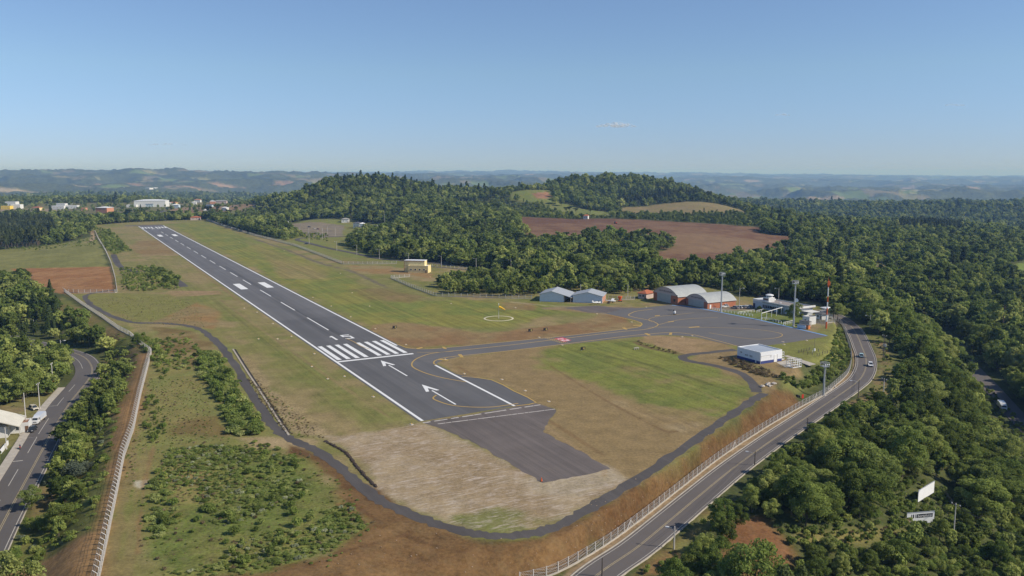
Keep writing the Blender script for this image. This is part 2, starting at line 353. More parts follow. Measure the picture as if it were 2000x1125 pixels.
def dup(root, loc, rz=None, label=None, group=None, scale=None):
    """a copy of a thing with its parts and their sub-parts; meshes are shared"""
    r = root.copy(); COL.objects.link(r); r.location = loc
    if rz is not None: r.rotation_euler = (0, 0, rz)
    if scale is not None: r.scale = scale if isinstance(scale, tuple) else (scale,) * 3
    if label: r["label"] = label
    if group: r["group"] = group
    for ch in root.children:
        c = ch.copy(); COL.objects.link(c); c.parent = r
        for g in ch.children: d = g.copy(); COL.objects.link(d); d.parent = c
    return r
def structure(name, mb, m, parent=None):
    o = mb.obj(name, m, parent)
    if parent is None: o["kind"] = "structure"
    return o

# ------------------------------------------------------------------ ground sheet (a fan of rings round the drone, finer near and ahead)
AZ = np.concatenate([np.linspace(-math.pi, -.78, 60, endpoint=False), np.linspace(-.78, .78, 860), np.linspace(.78, math.pi, 60)[1:-1]])
RR = np.concatenate([[20, 50, 80], np.exp(np.arange(math.log(108), math.log(1500), .0050)), np.exp(np.arange(math.log(1500), math.log(60000), .0085))])
na, nr = len(AZ), len(RR)
gx = (np.sin(AZ)[None] * RR[:, None]).ravel(); gy = (np.cos(AZ)[None] * RR[:, None]).ravel(); gr = np.repeat(RR, na)
gh = ground(gx, gy)
WX = np.where(gr < 3000, (fbm(gx / 9, gy / 9, 21, 4) - .5), 0); WX2 = (fbm(gx / 45, gy / 45, 31, 4) - .5)

# zones: base colours of grass, soils and fields, with ragged edges
gc = np.empty((len(gx), 3)); det = np.zeros((len(gx), 4)); det[:, 0] = .6
FOREST = np.array([.060, .075, .028])
gc[:] = FOREST
def tone(base, other, n): return np.asarray(base)[None] * (1 - n[:, None]) + np.asarray(other)[None] * n[:, None]
def zone(pts, rgb, alt=None, soft=1.5, warp=5.0, alpha=1.0, d=None, world=False, patch=None, seed=0, sharp=(.38, .62)):
    P = pts if world else gpoly(pts); A = np.array([tuple(p)[:2] for p in P]); mg = soft + warp + 4
    lo, hi = A.min(0) - mg, A.max(0) + mg
    m = np.nonzero((gx > lo[0]) & (gx < hi[0]) & (gy > lo[1]) & (gy < hi[1]))[0]
    if len(m) == 0: return
    sd = poly_sd(A, gx[m], gy[m]) + (WX[m] * 1.1 + WX2[m] * .9) * warp
    k = sstep(soft, -soft, sd) * alpha
    if patch: k = k * sstep(sharp[0], sharp[1], fbm(gx[m] / patch, gy[m] / patch, 77 + seed, 4))
    c = np.broadcast_to(np.array(rgb), (len(m), 3))
    if alt is not None: c = tone(rgb, alt, sstep(.36, .64, fbm(gx[m] / 14, gy[m] / 14, 51 + seed, 5)))
    gc[m] = gc[m] * (1 - k[:, None]) + c * k[:, None]
    if d is not None: det[m] = det[m] * (1 - k[:, None]) + np.array(d)[None] * k[:, None]
def strip(line, w, rgb, soft=.6, warp=.8, alpha=1.0, d=None, world=False):
    L = np.array([tuple(p)[:2] for p in (line if world else smooth_line([tuple(atg(*p)) for p in line], 5))]); mg = w + soft + warp + 2
    lo, hi = L.min(0) - mg, L.max(0) + mg
    m = np.nonzero((gx > lo[0]) & (gx < hi[0]) & (gy > lo[1]) & (gy < hi[1]))[0]
    if len(m) == 0: return
    dd, _ = line_d(L, gx[m], gy[m]); k = sstep(soft, -soft, dd - w / 2 + WX[m] * warp * 2) * alpha
    gc[m] = gc[m] * (1 - k[:, None]) + np.array(rgb)[None] * k[:, None]
    if d is not None: det[m] = det[m] * (1 - k[:, None]) + np.array(d)[None] * k[:, None]

# far country: woodland with pale and green fields
ff = np.nonzero(gr > 2300)[0]
fx, fy = gx[ff], gy[ff]
n1 = vnoise(fx / 330, fy / 330, 61) * .6 + vnoise(fx / 120, fy / 120, 62) * .4; n2 = vnoise(fx / 700 + 5, fy / 700, 63)
clr = sstep(.635, .66, n1) * sstep(2300, 4200, gr[ff]) * sstep(.25, .5, n2 + .12)
fc = np.where((vnoise(fx / 240, fy / 240, 64) > .52)[:, None], np.array([[.17, .155, .10]]), np.where((vnoise(fx / 300, fy / 300, 65) > .5)[:, None], np.array([[.12, .17, .05]]), np.array([[.20, .20, .09]])))
gc[ff] = gc[ff] * (1 - clr[:, None]) + fc * clr[:, None]
det[ff, 3] = 1 - clr
GREEN, OLIVE, STRAW, TAN, SOIL, ORANGE = (.125, .150, .040), (.165, .160, .060), (.235, .185, .105), (.215, .158, .088), (.195, .122, .068), (.130, .076, .037)
G0 = (.55, .0, 0, 0); GM = (.5, .9, 0, 0); GB = (.5, .25, 0, 0)
zone([(tuple(p)) for p in PLATEAU], OLIVE, STRAW, soft=1, warp=1.5, d=GB, world=True)
zone([tuple(p) for p in PLATEAU], GREEN, None, soft=1, warp=1, d=GB, world=True, patch=40, seed=3, alpha=.5)
# left strip
zone([(262, 440), (825, 824), (640, 852), (560, 835), (470, 700), (395, 620), (340, 565), (300, 520), (215, 500), (200, 445)], (.182, .166, .072), STRAW, soft=3, warp=10, d=GB, patch=60, seed=1, sharp=(.3, .55), alpha=.85)
zone([(300, 505), (430, 590), (560, 680), (720, 780), (810, 820), (700, 845), (600, 770), (480, 650), (380, 590), (300, 540)], OLIVE, GREEN, soft=4, warp=12, d=GM, alpha=.75, seed=2)
zone([(270, 470), (330, 470), (345, 498), (280, 500), (255, 485)], SOIL, TAN, soft=3, warp=8, alpha=.7, d=G0)
zone([(330, 568), (430, 568), (440, 575), (330, 580)], (.30, .19, .14), TAN, soft=1.5, warp=4, alpha=.7, d=G0)
# right grass
zone([(330, 438), (400, 432), (560, 490), (680, 540), (760, 590), (900, 585), (1050, 592), (1130, 602), (1000, 640), (830, 640), (770, 660)], (.185, .180, .052), (.135, .160, .045), soft=4, warp=8, d=(.45, .9, 0, 0), seed=4)
zone([(520, 505), (600, 520), (640, 545), (560, 545)], TAN, STRAW, soft=4, warp=10, alpha=.6, d=GM)
zone([(480, 470), (560, 500), (650, 530), (620, 545), (520, 510)], (.20, .165, .075), None, soft=4, warp=10, alpha=.5, d=GM)
zone([(670, 518), (760, 520), (840, 535), (850, 545), (760, 535), (700, 535)], (.25, .150, .080), STRAW, soft=2, warp=6, alpha=.8, d=G0)
zone([(680, 565), (740, 562), (830, 580), (800, 592), (720, 585)], (.155, .105, .055), None, soft=4, warp=8, alpha=.55, d=GM)
zone([(975, 590), (1050, 592), (1045, 607), (980, 606)], SOIL, TAN, soft=2, warp=6, alpha=.8, d=G0)
# bare soil by the taxiway
zone([(722, 636), (800, 632), (880, 642), (960, 652), (1040, 640), (1120, 630), (1180, 612), (1232, 612), (1245, 640), (1000, 668), (820, 680), (778, 674), (745, 655)], SOIL, TAN, soft=2, warp=9, d=(.5, .3, 0, 0), seed=5)
zone([(1055, 600), (1180, 597), (1240, 610), (1180, 614), (1120, 608), (1060, 604)], (.20, .165, .125), TAN, soft=1.5, warp=3, d=G0)
zone([(1180, 598), (1310, 588), (1330, 598), (1250, 604), (1185, 610)], (.22, .17, .10), OLIVE, soft=2, warp=4, d=G0)
# right, towards the road
zone([(855, 706), (1000, 684), (1330, 656), (1432, 672), (1520, 690), (1560, 700), (1560, 740), (1490, 772), (1205, 975), (1190, 918), (1062, 846), (1085, 800), (1050, 786), (962, 742), (902, 736)], TAN, (.215, .160, .090), soft=1.5, warp=5, d=G0, seed=6)
zone([(1058, 692), (1130, 668), (1240, 665), (1330, 688), (1450, 738), (1470, 772), (1425, 815), (1370, 817), (1250, 787), (1140, 742), (1078, 722)], (.155, .172, .045), (.125, .150, .042), soft=4, warp=15, d=(.6, .7, 0, 0), seed=7)
zone([(1075, 700), (1440, 740), (1460, 775), (1380, 812), (1140, 735)], TAN, STRAW, soft=3, warp=10, patch=16, seed=22, alpha=.6, sharp=(.52, .68))
zone([(1170, 775), (1250, 790), (1340, 803), (1390, 815), (1330, 840), (1290, 833)], (.29, .23, .15), TAN, soft=2, warp=6, alpha=.8, d=(.5, .8, 0, 0))
zone([(1250, 655), (1330, 658), (1425, 675), (1430, 684), (1340, 692), (1285, 676)], (.26, .185, .115), TAN, soft=1.5, warp=5, d=G0)
zone([(1425, 668), (1540, 668), (1640, 640), (1650, 670), (1640, 715), (1560, 710), (1530, 700), (1440, 690)], (.155, .165, .050), OLIVE, soft=2, warp=5, d=G0)
zone([(1405, 690), (1440, 695), (1520, 725), (1500, 740), (1430, 715)], (.20, .15, .085), OLIVE, soft=2, warp=5, d=G0)
# pale washed-out ground off the runway end
zone([(628, 852), (700, 846), (822, 828), (872, 842), (925, 868), (1060, 944), (1190, 918), (1206, 945), (1110, 1005), (1000, 1034), (900, 1022), (745, 958), (690, 895)], (.290, .230, .165), (.250, .190, .130), soft=2, warp=5, d=(.5, 0, 1, 0), seed=8)
zone([(860, 840), (930, 862), (1000, 900), (960, 880), (880, 850)], OLIVE, None, soft=3, warp=8, alpha=.6)
zone([(905, 1015), (980, 1000), (1060, 1012), (1040, 1030), (960, 1035)], GREEN, STRAW, soft=2, warp=8, alpha=.8)
zone([(1030, 938), (1180, 912), (1215, 935), (1130, 965), (1050, 960)], (.31, .27, .22), None, soft=2, warp=6, alpha=.6, d=(.6, 0, .6, 0))
zone([(440, 850), (560, 852), (620, 862), (600, 880), (500, 878)], (.30, .235, .15), STRAW, soft=2, warp=6, d=G0)
zone([(545, 765), (600, 800), (650, 850), (575, 850), (540, 810), (480, 730), (455, 690), (490, 700)], (.26, .205, .13), STRAW, soft=1.5, warp=4, d=(.9, 0, 0, 0))
# orange earth works
zone([(560, 866), (640, 893), (700, 938), (760, 992), (900, 1055), (1060, 1060), (1210, 980), (1350, 890), (1492, 778), (1540, 752), (1575, 790), (1440, 880), (1280, 1000), (1050, 1130), (960, 1250), (150, 1250), (400, 1125), (520, 1110), (640, 1085), (725, 1020), (650, 945), (610, 905), (560, 885)], ORANGE, (.100, .055, .027), soft=1.5, warp=5, d=(.6, 0, .0, 0), seed=9)
zone([(860, 1060), (1060, 1064), (1240, 970), (1400, 868), (1200, 1030), (1050, 1110)], (.17, .105, .055), None, soft=2, warp=6, patch=6, alpha=.5)
# left of the service track
zone([(300, 640), (430, 640), (470, 700), (540, 850), (430, 860), (270, 900), (250, 1130), (200, 1125), (240, 930), (270, 790), (298, 700)], (.160, .170, .060), (.180, .165, .065), soft=2, warp=5, d=G0, seed=10)
zone([(300, 640), (390, 645), (430, 690), (400, 720), (330, 690)], TAN, ORANGE, soft=2, warp=8, alpha=.7, d=G0)
zone([(190, 620), (330, 628), (400, 590), (420, 640), (330, 600), (240, 600)], (.23, .15, .075), OLIVE, soft=2, warp=7, alpha=.5, d=G0)
zone([(130, 575), (330, 575), (400, 610), (380, 635), (270, 625), (190, 600)], (.165, .165, .055), OLIVE, soft=2, warp=5, d=G0)
zone([(385, 590), (430, 610), (425, 650), (385, 640), (300, 630)], (.25, .145, .07), TAN, soft=2, warp=6, alpha=.8, d=G0)
zone([(275, 985), (330, 880), (430, 868), (600, 895), (650, 950), (725, 1022), (640, 1082), (500, 1118), (330, 1130), (290, 1080)], (.105, .135, .036), (.150, .155, .050), soft=2, warp=5, d=(.9, 0, 0, 0), seed=11)
zone([(330, 820), (430, 815), (440, 850), (330, 850)], ORANGE, STRAW, soft=2, warp=8, alpha=.6)
zone([(310, 915), (420, 905), (400, 985), (330, 980)], (.20, .175, .070), (.23, .15, .075), soft=2, warp=5, alpha=.9, d=G0)
strip([(205, 1125), (232, 1010), (258, 890), (272, 800), (292, 700)], 2.6, (.185, .140, .075), warp=1.8, alpha=.65)
strip([(245, 1125), (262, 1000), (285, 870)], 1.6, (.20, .15, .08), warp=1.2, alpha=.5)
zone([(262, 940), (290, 938), (295, 950), (268, 955)], (.5, .48, .44), None, soft=1, warp=4, alpha=.8)
# left bank below the fence
zone([(150, 1125), (225, 930), (245, 850), (266, 765), (282, 690), (250, 655), (160, 600), (120, 580), (100, 600), (190, 660), (208, 700), (178, 760), (120, 870), (60, 1000), (0, 1110), (60, 1130)], (.125, .135, .042), (.17, .13, .065), soft=2, warp=5, d=G0, seed=31)
zone([(196, 1125), (232, 960), (256, 850), (275, 760), (290, 690), (272, 690), (250, 770), (222, 850), (200, 950), (182, 1035), (90, 1090), (20, 1120), (0, 1250), (180, 1250)], (.27, .165, .085), (.22, .135, .07), soft=2, warp=4, d=G0, seed=12)
zone([(-80, 800), (0, 775), (75, 760), (112, 760), (95, 800), (60, 845), (0, 885), (-80, 900)], (.155, .150, .065), (.19, .15, .09), soft=1.5, warp=3, d=G0, seed=35)
# left field and meadow
zone([(-200, 580), (-150, 505), (0, 488), (60, 483), (130, 474), (180, 462), (200, 485), (214, 525), (100, 530), (30, 560)], (.185, .185, .070), (.15, .155, .055), soft=2, warp=8, d=GB, seed=13)
zone([(22, 525), (216, 521), (224, 572), (122, 573), (60, 573), (65, 548)], (.235, .115, .052), (.275, .15, .075), soft=1.5, warp=3, d=G0, seed=14)
zone([(-100, 572), (40, 570), (60, 580), (40, 590), (-100, 592)], (.13, .17, .05), None, soft=2, warp=5)
zone([(185, 455), (215, 450), (255, 490), (225, 498), (205, 490)], (.15, .16, .05), OLIVE, soft=2, warp=6)
strip([(178, 445), (182, 460), (178, 470), (166, 474)], 4, (.32, .24, .17), warp=1)
# brown field, hills
BF = [(1003, 423), (1100, 427), (1200, 427), (1300, 432), (1490, 445), (1482, 455), (1556, 464), (1522, 500), (1440, 522), (1290, 540), (1270, 500), (1325, 480), (1300, 470), (1150, 470), (1110, 478), (1040, 480), (1020, 460)]
zone(BF, (.125, .068, .046), (.165, .100, .066), soft=2, warp=5, d=(.4, .0, 0, 0), seed=15)
zone([(1010, 425), (1130, 428), (1200, 428), (1200, 434), (1100, 436), (1030, 436)], (.10, .05, .035), None, soft=4, warp=14, alpha=.6)
zone([(1200, 470), (1350, 455), (1480, 470), (1480, 490), (1330, 495)], (.20, .135, .085), None, soft=6, warp=30, alpha=.6)
strip([(1003, 424), (1015, 455), (1030, 475)], 6, (.22, .20, .10))
LF = [(1205, 405), (1400, 398), (1450, 411), (1465, 419), (1350, 418), (1212, 417)]
zone(LF, (.205, .160, .088), (.18, .155, .075), soft=2, warp=5, d=G0)
HG = [(1000, 376), (1075, 372), (1080, 388), (1120, 402), (1150, 410), (1192, 414), (1192, 424), (1120, 424), (1060, 398), (1000, 392)]
zone(HG, (.135, .165, .045), (.16, .17, .06), soft=3, warp=8, d=G0)
zone([(1040, 378), (1070, 375), (1078, 386), (1050, 390)], (.30, .165, .11), (.22, .12, .08), soft=2, warp=6)
CLR = [(1690, 517), (1730, 515), (1770, 525), (1765, 540), (1720, 545), (1700, 535)]
zone(CLR, (.17, .115, .075), (.12, .15, .05), soft=3, warp=8)
RF = [(1965, 520), (2060, 500), (2060, 550), (1990, 545)]
zone(RF, (.15, .20, .05), None, soft=3, warp=8)
zone([(1905, 399), (1925, 393), (2000, 393), (1985, 400)], (.10, .17, .04), None, soft=4, warp=8)
zone([(1575, 391), (1600, 387), (1650, 386), (1620, 392), (1560, 398)], (.25, .20, .13), None, soft=4, warp=8)
# parking, service area, town
zone([(540, 470), (560, 440), (600, 430), (690, 432), (775, 440), (760, 452), (690, 462), (700, 490), (860, 518), (780, 514), (660, 510), (570, 480)], (.145, .165, .05), OLIVE, soft=2, warp=6, d=G0)
zone([(560, 438), (600, 434), (672, 440), (668, 462), (620, 466), (575, 452)], (.16, .14, .12), (.20, .17, .14), soft=2, warp=3, d=(.3, 0, 0, 0))
zone([(-200, 424), (-150, 396), (60, 396), (250, 396), (420, 396), (520, 404), (520, 412), (440, 424), (400, 427), (250, 432), (180, 436), (60, 424)], (.13, .14, .055), (.15, .13, .07), soft=4, warp=20, d=G0, alpha=.85)
zone([(300, 418), (345, 406), (440, 400), (500, 402), (430, 416), (360, 421)], (.235, .165, .115), (.19, .135, .09), soft=4, warp=12, d=G0)
zone([(-50, 409), (90, 408), (150, 410), (90, 414), (-50, 414)], (.22, .18, .14), None, soft=3, warp=8)
for px, py, wpx, rgb in [(20, 372, 60, (.33, .28, .2)), (90, 378, 30, (.3, .25, .18)), (200, 361, 14, (.3, .2, .15)), (155, 364, 30, (.3, .25, .18)), (265, 362, 35, (.22, .15, .1)), (360, 365, 45, (.33, .23, .16)), (440, 364, 45, (.33, .23, .16)), (555, 360, 32, (.33, .22, .16)), (1470, 354, 20, (.35, .28, .22)), (1430, 360, 40, (.15, .2, .07)),
                         (1775, 368, 25, (.34, .26, .2)), (1900, 367, 20, (.34, .26, .2)), (1910, 356, 18, (.34, .28, .22)), (1530, 345, 18, (.34, .28, .22)), (1035, 342, 20, (.34, .28, .22)), (930, 348, 20, (.34, .28, .22)), (1650, 372, 18, (.3, .24, .18)), (320, 342, 12, (.3, .24, .18)), (1440, 368, 25, (.16, .2, .08)), (1340, 352, 25, (.35, .3, .24))]:
    c = atg(px, py); hw = wpx * .75 / F_PX * c.y; hd = max(30.0, hw * .4)
    zone([Vector((c.x + hw * math.cos(t) * (1 + .25 * math.sin(3 * t + px)), c.y + hd * math.sin(t), 0)) for t in np.linspace(0, 6.28, 15)[:-1]], rgb, None, soft=c.y * .004, warp=c.y * .012, world=True, d=(.2, 0, 0, 0))
zone([(660, 960), (760, 1000), (900, 1060), (1000, 1066), (1060, 1075), (960, 1135), (540, 1135), (640, 1092), (735, 1028)], (.175, .108, .054), (.150, .088, .043), soft=3, warp=7, d=(.6, 0, 0, 0), seed=33)
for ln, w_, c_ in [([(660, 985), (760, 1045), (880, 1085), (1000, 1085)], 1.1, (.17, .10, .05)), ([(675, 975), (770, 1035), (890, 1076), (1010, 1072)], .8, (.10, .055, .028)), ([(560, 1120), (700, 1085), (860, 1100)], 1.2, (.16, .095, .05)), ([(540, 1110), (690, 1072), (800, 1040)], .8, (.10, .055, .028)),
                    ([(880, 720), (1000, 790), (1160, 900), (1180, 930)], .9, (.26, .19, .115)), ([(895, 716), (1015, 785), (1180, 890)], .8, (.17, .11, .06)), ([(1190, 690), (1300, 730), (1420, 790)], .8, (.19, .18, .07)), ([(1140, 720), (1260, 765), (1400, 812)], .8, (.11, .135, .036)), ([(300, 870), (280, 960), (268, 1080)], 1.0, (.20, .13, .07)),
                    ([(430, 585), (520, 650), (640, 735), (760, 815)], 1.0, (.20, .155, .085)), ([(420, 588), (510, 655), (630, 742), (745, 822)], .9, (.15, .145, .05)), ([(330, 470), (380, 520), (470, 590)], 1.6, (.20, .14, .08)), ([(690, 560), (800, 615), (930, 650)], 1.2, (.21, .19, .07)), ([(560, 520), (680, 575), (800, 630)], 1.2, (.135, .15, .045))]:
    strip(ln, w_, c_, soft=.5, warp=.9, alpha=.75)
# verges of the roads
DIRT2 = [(1425, 1010), (1490, 1008), (1558, 1088), (1540, 1130), (1450, 1180), (1390, 1125)]
zone(DIRT2, (.215, .110, .056), (.17, .085, .045), soft=2, warp=3, d=G0)
zone([(1235, 1125), (1330, 1045), (1410, 975), (1440, 990), (1350, 1060), (1290, 1125)], (.20, .115, .060), OLIVE, soft=1.5, warp=3, d=G0)
zone([(1690, 655), (1720, 660), (1745, 700), (1735, 770), (1690, 800), (1650, 800), (1690, 760), (1718, 720), (1712, 690)], (.15, .155, .055), (.18, .13, .075), soft=1.5, warp=3, d=G0)
zone([(1560, 1050), (1700, 1025), (1850, 1040), (1800, 1060), (1640, 1075)], (.17, .15, .06), OLIVE, soft=2, warp=5, d=G0)
strip([(1100, 1140), (1177, 1079), (1253, 1022), (1329, 962), (1405, 903), (1481, 852), (1560, 804), (1612, 774), (1640, 752), (1668, 728), (1674, 706), (1668, 684), (1660, 662)], 3.2, (.24, .175, .12), soft=.4, warp=.5)
zone([(1500, 735), (1560, 750), (1620, 735), (1660, 715), (1660, 660), (1630, 640), (1650, 700), (1600, 745), (1560, 768), (1530, 762)], (.13, .14, .05), OLIVE, soft=2, warp=4, d=G0)
zone([(1405, 607), (1470, 604), (1500, 611), (1565, 620), (1580, 632), (1548, 641), (1480, 624), (1420, 612)], (.115, .150, .036), (.14, .16, .05), soft=1, warp=3, d=G0)
zone([(1378, 602), (1435, 597), (1470, 600), (1474, 606), (1400, 606.5)], (.20, .17, .14), None, soft=1, warp=2, d=(.3, 0, 0, 0))
zone([(1585, 606), (1625, 606), (1636, 630), (1610, 640), (1590, 630)], (.19, .165, .13), GREEN, soft=1, warp=3, d=G0)
# worn drain path right of the runway
strip([(500, 468), (560, 488), (620, 512), (680, 528), (720, 545), (755, 562)], 3.0, (.13, .115, .085), soft=.8, warp=2.5, alpha=1.0)
strip([(1000, 590), (1060, 596), (1150, 600)], 2, (.33, .28, .22), alpha=.6)
strip([(1075, 715), (1180, 780), (1290, 838), (1320, 842)], .9, (.13, .08, .045), warp=.6, alpha=.8)
strip([(1240, 668), (1270, 680), (1330, 692)], 2.4, (.13, .095, .05), warp=1.5, alpha=.9)
strip([(1150, 690), (1280, 716), (1400, 755), (1465, 772)], 2.0, (.095, .105, .035), warp=2.5, alpha=.6)

gc *= np.array([1.12, 1.09, .92])
# canopy relief of far woods, gullies in the cut banks
fw = det[:, 3] * sstep(2300, 3200, gr)
gh = gh + fw * (vnoise(gx / 16, gy / 16, 71) * 9 + vnoise(gx / 34, gy / 34, 72) * 8) * sstep(60000, 20000, gr)
near = np.nonzero((gr < 420) & (poly_sd(PLATEAU, gx, gy) > .5))[0]
gh[near] += (fbm(gx[near] / 2.2, gy[near] / 2.2, 73, 4) - .5) * .30 - .02

idx = np.arange(nr * na).reshape(nr, na)
q = np.stack([idx[:-1, :], np.roll(idx, -1, 1)[:-1, :], np.roll(idx, -1, 1)[1:, :], idx[1:, :]], -1).reshape(-1, 4)
me = bpy.data.meshes.new("ground"); nv, nf = len(gx) + 1, len(q) + na
me.vertices.add(nv); me.vertices.foreach_set("co", np.append(np.stack([gx, gy, gh], 1), [[0, 0, gh[:na].mean()]], 0).ravel().astype(np.float32))
tri = np.stack([np.full(na, nv - 1), np.roll(idx[0], -1), idx[0]], 1)
me.loops.add(len(q) * 4 + na * 3); me.loops.foreach_set("vertex_index", np.concatenate([q[:, ::-1].ravel(), tri.ravel()]).astype(np.int32))
me.polygons.add(nf); me.polygons.foreach_set("loop_start", np.concatenate([np.arange(len(q)) * 4, len(q) * 4 + np.arange(na) * 3]).astype(np.int32))
me.polygons.foreach_set("use_smooth", np.ones(nf, bool))
for nm, arr in (("Col", gc), ("Det", det)):
    a = me.attributes.new(nm, 'FLOAT_COLOR', 'POINT'); full = np.ones((nv, 4), np.float32); full[:-1, :arr.shape[1]] = arr; a.data.foreach_set("color", full.ravel())
me.update(); me.validate()
g = NT("ground_soil_and_grass"); p = g.pos()
col = g.n("ShaderNodeAttribute", attribute_name="Col").outputs["Color"]
dn = g.n("ShaderNodeAttribute", attribute_name="Det"); sep = g.n("ShaderNodeSeparateColor"); g.l(dn.outputs["Color"], sep.inputs[0]); dr, dg, db = sep.outputs; da = dn.outputs["Alpha"]
nf_ = g.noise(p, 1.3, 5, .72); nm_ = g.noise(p, .18, 5, .65); nc_ = g.noise(p, .06, 3, .7)
k = g.math('MULTIPLY', g.math('MULTIPLY_ADD', g.math('ADD', g.math('MULTIPLY', nf_, .6), g.math('MULTIPLY', nm_, .4)), 4.8, -2.4), dr)
st = g.noise(g.mapv(g.mapv(p, rot=-RANG), (.010, .42, 1)), 1, 4, .62)
k = g.math('ADD', k, g.math('MULTIPLY', g.math('MULTIPLY_ADD', st, 2.6, -1.3), g.math('MULTIPLY', dg, .62)))
can = g.math('MULTIPLY', g.math('MULTIPLY_ADD', nc_, 3.2, -1.6), da); k = g.math('ADD', k, can)
k = g.math('MAXIMUM', g.math('ADD', k, 1.0), .25)
vm = g.n("ShaderNodeVectorMath", operation='SCALE'); g.l(col, vm.inputs[0]); g.l(k, vm.inputs["Scale"])
hue = g.mix(g.math('MULTIPLY', g.ramp(g.noise(p, .45, 5, .7), .45, .7), g.math('MULTIPLY', dr, .45)), vm.outputs[0], (.21, .165, .085))
es = g.noise(g.mapv(g.mapv(p, rot=-RANG), (.95, .10, 1)), 1, 7, .75, 2.2); e2 = g.noise(p, .35, 5, .7)
ef = g.math('MULTIPLY', g.ramp(g.math('ADD', g.math('MULTIPLY', es, .7), g.math('MULTIPLY', e2, .3)), .50, .60), db)
fin = g.mix(g.math('MULTIPLY', ef, .75), hue, (.52, .44, .37))
g.l(fin, g.p.inputs["Base Color"]); g.p.inputs["Roughness"].default_value = .95; g.p.inputs["Specular IOR Level"].default_value = .1
g.bump(g.math('ADD', g.math('MULTIPLY', nf_, .5), g.math('MULTIPLY', es, .3)), .55, .35)
me.materials.append(g.m)
og = bpy.data.objects.new("ground", me); COL.objects.link(og); og["kind"] = "structure"

# ------------------------------------------------------------------ pavements
A_RUN = runway_mat()
A_TAXI = asphalt("taxiway_asphalt", (.130, .124, .120), .2, math.atan2(RN.y, RN.x))
A_OLD = asphalt("old_asphalt", (.140, .118, .106), .5, RANG, .45, (.24, .20, .17))
A_TRACK = asphalt("track_millings", (.105, .094, .087), .4, RANG, .3)
A_ROAD = asphalt("road_asphalt", (.140, .124, .115), .2, math.atan2(.8, .58), .25)
A_LROAD = asphalt("street_asphalt", (.125, .114, .108), .2, math.atan2(.93, -.37), .25)
WHITE = paint("white_runway_paint", (.80, .80, .78), .18); YELLOW = paint("yellow_taxi_paint", (.50, .32, .065), .28); ROADY = paint("worn_road_paint", (.42, .34, .19), .55, (.115, .102, .096)); ROADW = paint("white_road_paint", (.55, .52, .46), .5, (.115, .102, .096))
CONC = mat("pale_concrete", (.42, .38, .32), .9, .25, .8, world=True)
def sheet(name, pts, z, m, parent=None, rag=0.0):
    b = MB(); P = [(p[0], p[1]) for p in pts]
    if rag:
        Q = []; rnd = random.Random(len(name))
        for i in range(len(P)):
            a, c = Vector(P[i]), Vector(P[(i + 1) % len(P)]); k = max(1, int((c - a).length / 1.6)); nn = Vector((c.y - a.y, a.x - c.x)).normalized()
            Q += [tuple(a.lerp(c, j / k) + nn * (rnd.uniform(-rag, rag) if j else 0)) for j in range(k)]
        P = Q
    b.prism(P, z - .25, z); return structure(name, b, m, parent)
def flat(pts, z):
    b = MB(); b.prism([(p[0], p[1]) for p in pts], z - .012, z); return b
def px(pts): return [at(*p) for p in pts]
def ribbon(line, w, z=None, dz=0.0, w2=None, jag=0.0, off=0.0, skirt=.2, zline=False):
    """a flat band along a line; off shifts it sideways"""
    L = np.array(line, float); b = MB(); T = np.gradient(L[:, :2], axis=0); T /= np.linalg.norm(T, axis=1)[:, None] + 1e-9; N = np.stack([T[:, 1], -T[:, 0]], 1)
    rnd = random.Random(len(L) * 7 + int(w * 10)); rows = []
    for i in range(len(L)):
        ww = w if w2 is None else w + (w2 - w) * i / (len(L) - 1)
        a = L[i, :2] - N[i] * (ww / 2 + rnd.uniform(-jag, jag)) + N[i] * off; c = L[i, :2] + N[i] * (ww / 2 + rnd.uniform(-jag, jag)) + N[i] * off
        zz = (L[i, 2] + dz) if (z is None) else z
        rows.append((a, c, zz))
    for a, c, zz in rows: b.v += [(a[0], a[1], zz), (c[0], c[1], zz), (c[0], c[1], zz - skirt), (a[0], a[1], zz - skirt)]
    for i in range(len(rows) - 1):
        k = 4 * i
        for u, v in ((0, 1), (1, 2), (2, 3), (3, 0)): b.f.append((k + v, k + u, k + 4 + u, k + 4 + v)); b.mi.append(0)
    e = 4 * (len(rows) - 1); b.f += [(0, 1, 2, 3), (e + 3, e + 2, e + 1, e)]; b.mi += [0, 0]
    return b
RWID = 31.2
Z1, Z2 = .02, .034
runway = sheet("runway", [rw(-.2, -1.2), rw(1.2, RWID + 8.2), rw(33, RWID + 8.9), rw(47, RWID + 1.2), rw(1014, RWID + 1.2), rw(1014, -1.2)], Z1, A_RUN)
sheet("runway_far_pad", [rw(1014.2, -1.0), rw(1014.2, RWID + 1.0), rw(1034, RWID), rw(1034, -16), rw(1015, -16)], Z1 - .005, A_OLD)
taxi_pts = px([(772, 681), (812, 680), (838, 681.5), (900, 676), (1000, 666), (1100, 656), (1180, 647), (1235, 641), (1252, 637), (1256, 631), (1240, 625), (1215, 619), (1180, 612.5),
    (1215, 604), (1262, 600.5), (1308, 595.5), (1335, 596.5), (1378, 603.5), (1420, 612), (1480, 623.5), (1560, 642), (1618, 656), (1600, 659.5), (1550, 668), (1500, 674.5), (1443, 677), (1400, 668), (1360, 658), (1330, 655.5), (1290, 654.5), (1240, 658), (1150, 668), (1000, 684), (895, 697), (868, 702.5), (855, 708), (852, 714), (812, 700)])
taxiway = sheet("taxiway_and_apron", taxi_pts, Z1 + .004, A_TAXI)
sheet("hangar_forecourt", px([(1100, 601), (1165, 597), (1195, 600), (1250, 601.5), (1212, 605), (1184, 611), (1150, 610.5)]), Z1 - .004, A_OLD, rag=.5)
